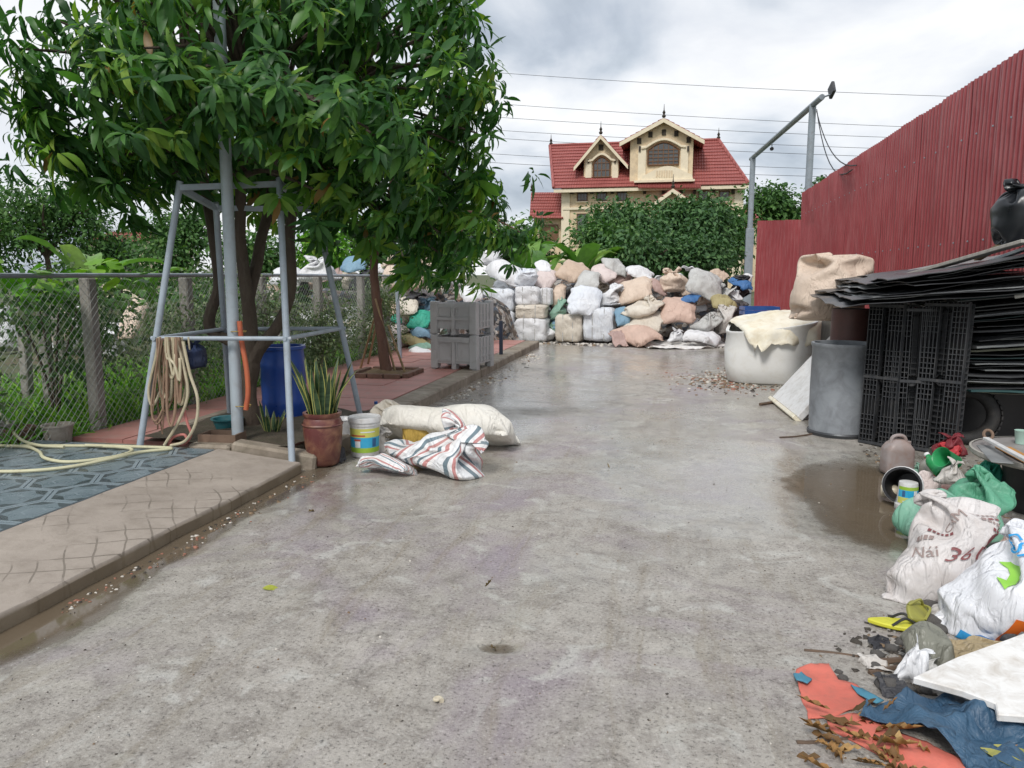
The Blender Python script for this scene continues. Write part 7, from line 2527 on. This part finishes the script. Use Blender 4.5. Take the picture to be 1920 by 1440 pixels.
for q, (p0, p1, zz, w_, th, mt, lb) in enumerate((((1848, 822), (1945, 874), tz + .06, .035, .02, M_whitepl, 'white plastic strip lying across the round grey table'), ((1880, 838), (1960, 880), tz + .02, .10, .008, plain('orange_board', (.50, .24, .06), (.42, .19, .05), .6, 6), 'orange board scrap under the white strip on the table'),
                                                  ((1850, 836), (1880, 868), tz + .008, .12, .006, M_gsheet, 'dark grey plastic scrap on the edge of the round table'))):
    A_, B_ = G(*p0, zz), G(*p1, zz)
    mb = MB(); mb.box((0, 0, 0), ((B_ - A_).length, w_, th), (B_ - A_).to_track_quat('X', 'Z').to_matrix()); o_ = mb.build('scrap_strip', mt, bevel=.003); o_.location = (A_ + B_) / 2
    tag(o_, lb, 'scrap')
cp = G(1915, 828, tz + .02)
cu_ = empty('pale_cup', (cp.x, cp.y, tz + .006), 0, 'pale green cup standing on the round grey table', 'cup')
mb = MB(); mb.lathe([(.035, 0), (.045, .09), (.047, .092), (.04, .09), (.032, .01), (0, .01)], 20); mb.build('body', plain('pale_green_plastic', (.42, .58, .50), (.36, .52, .44), .4, 6, bump=0), cu_, smooth=True, sharp=50)
ring = PY(1853, 815, 5.6)
mb = MB(); mb.tube([ring + Vector((.028 * math.cos(a), .015 * math.sin(a), .028 * math.sin(a))) for a in np.linspace(0, 6.283, 15)], .010, 7)
tag(mb.build('brown_ring', M_boxw, smooth=True), 'small brown tape ring at the back of the round table', 'ring')

# ================================================================== litter in the corner
M_sandal = plain('yellow_foam', (.62, .60, .04), (.55, .53, .05), .6, 8, bump=.1, dirt=(.2, .18, .05), dirt_amt=.3)


def sandal(px, py, rz, label, mt, L=.23, tip=0.0, z=.015):
    p = G(px, py, z)
    s = empty('sandal', (p.x, p.y, z), rz, label, 'sandal', 'odd sandals in the litter')
    s.rotation_euler = (R(tip), 0, rz)
    out = []
    for k_ in range(24):
        a = 2 * math.pi * k_ / 24; x = math.cos(a) * L / 2
        out.append((x, math.sin(a) * (.042 + .010 * math.cos(a) - .006 * math.cos(2 * a))))
    mb = MB(); mb.prism(out, 0, .02); mb.build('sole', mt, s, bevel=.005)
    for sg in (-1, 1):
        mb = MB(); mb.tube(bez([(.075, 0, .02), (.03, sg * .026, .05), (-.02, sg * .042, .018)], 5), .006, 6); mb.build('strap', M_blackplastic if tip == 0 else mt, s, smooth=True)
    return s


sandal(1680, 1174, R(-8), 'bright yellow flip-flop lying flat at the litter edge', M_sandal)
sandal(1716, 1150, R(60), 'olive yellow rimmed sandal propped beside the flip-flop', plain('olive_foam', (.34, .33, .06), (.25, .24, .06), .6, 8), .19, 35, .05)
ground_sack('grey_green_bag', (1695, 1172, 1790, 1268), 'lie_fat', 'grey', 'dull grey green plastic bag lying under the shiny white bag', 'bag', mat=woven('dull_green_film', (.20, .20, .16), (.26, .26, .22), (.12, .11, .09), .5, .4, .1), warp=.06, tilt=(10, 10), depth=.16)
ground_sack('crumpled_paper', (1668, 1186, 1752, 1294), 'tied_low', 'white', 'crumpled white cloth lying in dark litter', 'cloth', mat=SACKC['white'], warp=.20, tilt=(-15, 12), depth=.14)
ground_sack('hazy_film', (1715, 1222, 1768, 1290), 'slump', 'grey', 'wet grey plastic film beside the crumpled white cloth', 'film', warp=.22, depth=.10)
ground_sack('tan_bag', (1775, 1205, 1925, 1284), 'lie_slack', 'cream', 'tan see-through bag with dried grass next to the white board', 'bag', mat=woven('tan_film', (.48, .38, .23), (.40, .31, .18), (.20, .17, .10), .6, .35, .2), warp=.12, depth=.2)
fb = [G(a, b_, .03) for a, b_ in ((1708, 1312), (1790, 1278), (1880, 1250), (2060, 1190), (2080, 1390), (1930, 1388), (1866, 1382), (1862, 1362), (1800, 1338))]
cxy = sum((Vector(p) for p in fb), Vector()) / len(fb)
mb = MB(); mb.prism([(p.x - cxy.x, p.y - cxy.y) for p in reversed(fb)] if 0 else [(p.x - cxy.x, p.y - cxy.y) for p in fb][::-1], 0, .028)
o_ = mb.build('white_board', M_foam, bevel=.004); o_.location = (cxy.x, cxy.y, .098); o_.rotation_euler = (R(3), R(-1), 0)
tag(o_, 'white foam board with torn edge lying on blue tarpaulin', 'board')
M_coral = plain('coral_cloth', (.64, .16, .115), (.52, .13, .095), .8, 5, bump=.5, bscale=60, dirt=(.30, .12, .09), dirt_amt=.5)
M_bluetarp = woven('blue_tarp', (.03, .075, .135), (.05, .115, .19), (.10, .12, .15), .4, .5, 0)
M_bluecl = plain('blue_green_cloth', (.05, .19, .28), (.07, .24, .33), .7, 5, bump=.2)
ground_cloth('blue_tarpaulin', [(1628, 1332), (1700, 1306), (1742, 1322), (1800, 1318), (1872, 1350), (1925, 1372), (2040, 1372), (2060, 1470), (1850, 1475), (1800, 1440), (1740, 1402), (1640, 1358), (1608, 1358)], .012, .085, M_bluetarp,
             'dark blue torn tarpaulin folded under the white board', 'tarpaulin', 3, fold=(7, 10), dirv=(1, -.5))
ground_cloth('coral_cloth', [(1488, 1264), (1520, 1254), (1556, 1248), (1572, 1278), (1600, 1286), (1646, 1318), (1600, 1334), (1560, 1344), (1516, 1352), (1502, 1310)], .006, .030, M_coral, 'flat coral red cloth piece with blue corner tab', 'cloth', 8, fold=(3, 5))
ground_cloth('coral_strip', [(1546, 1352), (1600, 1342), (1660, 1362), (1720, 1390), (1820, 1444), (1830, 1475), (1730, 1475), (1640, 1412), (1560, 1372)], .008, .03, M_coral, 'crumpled coral red cloth strip under dried husks', 'cloth', 12, fold=(5, 9), dirv=(1, -.6))
ground_cloth('blue_tab', [(1487, 1264), (1500, 1258), (1522, 1274), (1514, 1284), (1492, 1276)], .026, .006, M_bluecl, 'small blue cloth tab at the corner of the coral cloth', 'cloth', 4)
ground_cloth('blue_scrap', [(1596, 1284), (1620, 1290), (1656, 1314), (1640, 1320), (1612, 1304)], .026, .012, M_bluecl, 'blue green cloth scrap along the edge of coral cloth', 'cloth', 5)

M_dry = leaf_mat('dry_husk', [(0.0, (.10, .05, .02)), (.4, (.24, .115, .04)), (.75, (.42, .22, .075)), (1.0, (.55, .36, .15))], .75, .12)
DRY = [leaf_proto(9, .10, .7, .9, .9), leaf_proto(9, .075, -.3, 1.2, .9), leaf_proto(9, .13, 1.1, .7, 1.2)]
rd = random.Random(12)
for k_ in range(46):
    if k_ < 34: px, py = rd.gauss(1600, 42), rd.gauss(1385, 32)
    else: px, py = rd.uniform(1640, 1860), rd.uniform(1395, 1450)
    p = G(px, py, .02)
    pv, pf = DRY[k_ % 3]
    me = np_mesh('dry_husk', pv, pf, M_dry, True, np.full(len(pv), rd.random()))
    o_ = link('dry_husk', me, loc=(p.x, p.y, rd.uniform(.012, .05)), rot=(rd.uniform(-.5, .5), rd.uniform(-.15, .1), rd.uniform(-.9, .9) + (math.pi if rd.random() < .5 else 0)), scale=rd.uniform(.06, .17))
    tag(o_, 'curled brown dried husk lying on the coral and blue cloth', 'husk', 'dried husks on the cloths')
for q, (px, py, rz_) in enumerate(((1880, 1432, -.9), (1905, 1426, -.7))):
    p = G(px, py, .03)
    pv, pf = leaf_proto(8, .10, -.25, .9)
    o_ = link('yellow_stalk', np_mesh('yellow_stalk', pv, pf, leaf_mat('yellow_stalk', [(0.0, (.36, .36, .08)), (1.0, (.50, .46, .15))], .6, .1), True, np.full(len(pv), .5)), loc=(p.x - .05, p.y + .04, .05), rot=(0.3, .1, rz_), scale=.2)
    tag(o_, 'yellowing green leaf stalk on the blue tarpaulin', 'leaf', 'yellowing stalks on the tarpaulin')
M_stone = plain('dark_stone', (.13, .12, .11), (.08, .075, .07), .7, 12, bump=.6, bscale=40, dist=.01)
M_stick = plain('wet_stick', (.09, .06, .04), (.14, .09, .06), .7, 12, bump=.5)
stones = [(1662, 1292, 42), (1700, 1300, 34), (1720, 1282, 30), (1580, 1276, 20), (1572, 1264, 16), (1745, 1172, 40), (1760, 1186, 30), (1742, 1140, 34), (1655, 1205, 22), (1670, 1222, 26), (1645, 1232, 24), (1735, 1300, 26), (1640, 1252, 20), (1690, 1210, 24), (1765, 1268, 22)]


def pebble_mesh(seed, sub=2):
    bm = bmesh.new(); bmesh.ops.create_icosphere(bm, subdivisions=sub, radius=1)
    for v in bm.verts:
        v.co += nvec(v.co * 1.3 + Vector((seed * 5, 0, 0))) * .35
        v.co.z *= .62
    me = bpy.data.meshes.new('stone'); bm.to_mesh(me); bm.free()
    me.polygons.foreach_set('use_smooth', [True] * len(me.polygons)); me.materials.append(M_stone)
    return me


PEB = [pebble_mesh(k_) for k_ in range(5)]
for q, (px, py, w_) in enumerate(stones):
    p = G(px, py); s = w_ * metre_per_px(p) / 2
    tag(link('stone', PEB[q % 5], loc=(p.x, p.y, s * .45), rot=(0, 0, q), scale=s), 'dark wet stone among the litter near the flip-flop', 'stone', 'dark stones in the litter')
for q, (pts, r0, lb) in enumerate((([(1508, 1219), (1560, 1224), (1622, 1233)], .006, 'thin wet stick pointing into the litter'), ([(1494, 1392), (1530, 1392), (1600, 1384)], .007, 'dark stick under the dried husks'),
                                   ([(1620, 1236), (1650, 1240), (1690, 1238)], .013, 'thick short dark stick beside the crumpled white cloth'), ([(1462, 820), (1495, 818), (1532, 812)], .008, 'thin dark stick in the wet at the grey drum foot'),
                                   ([(1425, 758), (1450, 754), (1470, 748)], .018, 'reddish wood splinter beside the leaning panel'), ([(1630, 1262), (1700, 1250), (1755, 1262)], .010, 'bent brown stick under the wet film'))):
    P = [G(a, b_, r0) for a, b_ in pts]
    mb = MB(); mb.tube(bez(P, 4), r0, 6)
    tag(mb.build('stick', M_stick, smooth=True), lb, 'stick')

# ================================================================== the bundles beside the rusty pot
m, nt, b = new_mat('striped_tarp'); t = NT(nt)
uvn = t.node('ShaderNodeTexCoord'); sx_ = t.node('ShaderNodeSeparateXYZ'); t.ln(uvn.outputs['UV'], sx_.inputs[0])
fr_ = t.math('FRACT', t.math('MULTIPLY', t.math('ADD', sx_.outputs['X'], t.math('MULTIPLY', sx_.outputs['Y'], .10)), 5.5))
c = t.ramp(fr_, [(0.0, (.76, .77, .78)), (.26, (.16, .22, .255)), (.42, (.76, .76, .76)), (.58, (.52, .24, .23)), (.74, (.78, .77, .76)), (.90, (.68, .68, .69))], 'CONSTANT')
c = t.mix(t.ramp(t.noise(t.coords('Object', True), 6, 6, .65), [(.5, 0.0), (.8, .5)]), c, (.36, .31, .27))
nt.links.new(c, b.inputs['Base Color']); b.inputs['Roughness'].default_value = .5
co = t.coords('Object', True)
r1_ = t.math('ABSOLUTE', t.math('SUBTRACT', t.noise(co, 7, 4, .55, .8), .5))
nt.links.new(t.bump(t.ramp(r1_, [(0.0, 0.0), (.1, 1.0)]), .5, .015), b.inputs['Normal'])
M_striped = m
ground_sack('white_roll', (706, 748, 976, 846), 'lie_slack', 'white', 'long white slack sack lying behind the striped bundle', 'sack', mat=woven('white_smooth', (.90, .88, .82), (.86, .82, .74), (.68, .58, .44), .25, .5, .15), rz=R(82), tilt=(0, 11), warp=.04, depth=.55, back=.3)
ground_sack('cream_roll', (698, 745, 800, 835), 'upright', 'cream', 'cream stained roll end poking out beside the paint bucket', 'sack', rz=.2, tilt=(50, -35), warp=.05, depth=.4, back=.5)
ground_sack('yellow_sack', (752, 760, 822, 845), 'upright', 'yellow', 'mustard yellow mesh sack between striped bundle and white sack', 'sack', warp=.06, depth=.2, back=.4)
ground_sack('striped_bundle', (690, 764, 926, 900), 'tied_low', 'white', 'red white and blue striped tarpaulin bundle tied on the wet yard', 'bundle', mat=M_striped, rz=-.4, tilt=(-10, 20), warp=.12, depth=.6)
ground_sack('striped_tail', (664, 846, 790, 896), 'lie_slack', 'white', 'loose pointed tail of striped tarpaulin beside the tied bundle', 'tarpaulin', mat=M_striped, rz=1.2, tilt=(0, 14), warp=.08, depth=.22)
ground_sack('rag_bag', (612, 828, 650, 868), 'lie_slack', 'black', 'dark wet rag between the rusty pot and paint bucket', 'bag', warp=.15, depth=.12)
ground_sack('rag_bag', (696, 800, 740, 850), 'slump', 'dirty', 'dirty rag bag behind the paint bucket', 'bag', warp=.12, depth=.14)
bottle(706, 800, .26, .04, M_clear, M_bluepl, 'clear bottle standing behind the paint bucket', 0, 0)

# ================================================================== small scatter
M_leafy = leaf_mat('fallen_leaf', [(0.0, (.10, .06, .03)), (.5, (.30, .20, .06)), (1.0, (.42, .46, .06))], .6, .1)
for q, (px, py, tn, sc_l, rz_, ry_, lb) in enumerate(((503, 1106, .95, .085, .3, -.1, 'yellow green fallen leaf on the wet yard beside the ramp'), (921, 1103, .25, .10, -.8, -.5, 'curled brown fallen leaf in the middle of the yard'),
                                                      (930, 1216, .1, .06, .3, 0, 'brown scrap floating at the edge of the small puddle'), (585, 962, .2, .09, 1.0, -.2, 'brown fallen leaf near the end of the ramp'), (1150, 880, .3, .07, 2, -.2, 'tiny brown leaf on the wet far yard'))):
    p = G(px, py, .006)
    pv, pf = DRY[q % 3] if tn < .5 else leaf_proto(6, .26, .3, .2)
    tag(link('fallen_leaf', np_mesh('fallen_leaf', pv, pf, M_leafy, True, np.full(len(pv), tn)), loc=(p.x - .03, p.y, .012), rot=(.2, ry_, rz_), scale=sc_l), lb, 'leaf')
p = G(820, 1314, .01)
sh = empty('snail_shell', (p.x, p.y, 0), 0, 'small pale snail shell lying on the wet yard', 'shell')
mb = MB()
P, rad = [], []
for k_ in range(40):
    a = k_ * .42; rr_ = .014 * math.exp(-k_ * .055)
    P.append((rr_ * 1.1 * math.cos(a), rr_ * 1.1 * math.sin(a), .012 + .010 * (1 - math.exp(-k_ * .055)))); rad.append(rr_ * .75)
mb.tube(P, rad, 8); mb.build('whorl', M_creampl, sh, smooth=True)


def scatter_bits(name, n, where, sizes, mats, label, seed, cat='gravel'):
    """uncountable small bits as one object"""
    r = np.random.default_rng(seed); rr_ = random.Random(seed)
    pv = np.array([(1, 0, -.3), (-.5, .87, -.3), (-.5, -.87, -.3), (.6, .4, .45), (-.7, .1, .5), (.1, -.7, .4)]); pf = np.array([(0, 3, 5), (0, 1, 3), (1, 4, 3), (1, 2, 4), (2, 5, 4), (2, 0, 5), (3, 4, 5)])
    V, Fq, fm = [], [], []
    for k_ in range(n):
        x, y, z = where(rr_)
        s = rr_.uniform(*sizes) * (1 if rr_.random() < .85 else 1.8)
        a = rr_.uniform(0, 6.28); ca, sa = math.cos(a), math.sin(a)
        q = pv * np.array([s, s * rr_.uniform(.4, 1), s * rr_.uniform(.3, .8)])
        q = np.stack([q[:, 0] * ca - q[:, 1] * sa + x, q[:, 0] * sa + q[:, 1] * ca + y, q[:, 2] + z], 1)
        Fq.append(pf + len(V) * 6); V.append(q); fm += [rr_.randrange(len(mats))] * 7
    o_ = link(name, np_mesh(name, np.concatenate(V), np.concatenate(Fq), mats, False, fm=fm))
    return tag(o_, label, cat, kind='stuff')


M_bit_d = plain('dark_bit', (.06, .05, .04), None, .8, 20, bump=0)
M_bit_b = plain('brown_bit', (.22, .15, .09), None, .8, 20, bump=0)
M_bit_w = plain('pale_bit', (.62, .58, .52), None, .7, 20, bump=0)
M_bit_r = plain('brick_bit', (.34, .15, .10), None, .8, 20, bump=0)
M_bit_g = plain('grey_bit', (.28, .27, .25), None, .8, 20, bump=0)


def onroad(x, y): return x, y, max(road_h(x, y), PUD_Z) + .002


scatter_bits('grit', 1500, lambda r: onroad(r.uniform(-2.7, 1.8), 1.6 + 10 * r.random() ** 1.6), (.002, .006), [M_bit_d, M_bit_g, M_bit_b, M_bit_w], 'fine grit scattered over the wet yard', 1)
scatter_bits('gutter_litter', 200, lambda r: onroad(-2.74 + abs(r.gauss(0, .07)), r.uniform(2.8, 5.3)), (.004, .013), [M_bit_d, M_bit_b, M_bit_w, M_bit_r], 'pebbles and bits lying along the ramp gutter', 2)
scatter_bits('kerb_litter', 260, lambda r: onroad(-2.68 + abs(r.gauss(0, .18)), r.uniform(7.5, 14.5)), (.008, .035), [M_bit_w, M_bit_b, M_bit_g, M_bit_w], 'pale litter bits along the far kerb', 3)
rb = G(1345, 715)
scatter_bits('rubble', 900, lambda r: onroad(rb.x + r.gauss(.15, .34), rb.y + r.gauss(.1, .55)), (.006, .028), [M_bit_d, M_bit_b, M_bit_w, M_bit_r, M_bit_b], 'brown rubble spread beside the white tub', 4)
# more soaked rags, films and paper pressed into the corner
for q, (bx_, kd_, cl_, lb) in enumerate((((1612, 1232, 1668, 1262), 'limp', 'dirty', 'soaked flat grey rag beside the thick dark stick'), ((1748, 1128, 1786, 1172), 'slump', 'dirty', 'muddy crumpled rag between printed sack and white bag'),
                                         ((1640, 1268, 1700, 1312), 'limp', 'black', 'black wet film under the dark stones'), ((1770, 1262, 1850, 1304), 'limp', 'dirty', 'muddy brown rag under the white board edge'),
                                         ((1722, 1108, 1760, 1136), 'lie_slack', 'grey', 'small grey plastic bag tucked under the printed sack'), ((1630, 1198, 1672, 1226), 'limp', 'black', 'black soaked scrap behind the flip-flop'),
                                         ((1862, 988, 1905, 1040), 'slump', 'mauve', 'dark red rag hanging between green sack and white bag'), ((1725, 935, 1765, 965), 'limp', 'black', 'black wet scrap behind the small tub'),
                                         ((1700, 868, 1745, 905), 'slump', 'palegreen', 'pale green crumpled film beside the jerrycan'), ((1806, 880, 1850, 915), 'slump', 'cream', 'cream crumpled film on the green sacks'),
                                         ((1880, 1188, 1960, 1240), 'lie_slack', 'black', 'grey black lump under the shiny white bag'), ((1836, 1200, 1905, 1232), 'limp', 'blue', 'bright blue film under the shiny white bag'))):
    ground_sack('soaked_rag', bx_, kd_, cl_, lb, 'rag', warp=.16, depth=.12, tilt=(10 * (q % 3), 8 * (q % 2)))
lt = G(1690, 1235)
scatter_bits('wet_debris', 420, lambda r: onroad(lt.x + r.gauss(.05, .11), lt.y + r.gauss(0, .15)), (.005, .02), [M_bit_d, M_bit_d, M_bit_b, M_bit_g], 'dark wet debris under the litter corner', 5)
scatter_bits('wet_debris', 900, lambda r: onroad(r.uniform(1.65, 2.7), r.uniform(4.0, 7.4)), (.006, .025), [M_bit_d, M_bit_b, M_bit_d, M_bit_g], 'dark debris under sacks beside the puddle', 6)
scatter_bits('heap_scraps', 500, lambda r: onroad(r.uniform(-4, 2.4), 16.4 + abs(r.gauss(0, .5))), (.015, .07), [M_bit_w, M_bit_w, M_bit_g, M_bit_b, M_bit_d], 'torn scraps strewn along the foot of the sack heap', 7)
ground_cloth('white_film', [(1200, 645), (1260, 638), (1350, 640), (1372, 650), (1300, 655), (1215, 654)], .01, .05, M_foam, 'dirty white plastic film spread at the heap foot', 'film', 6, step=.06)
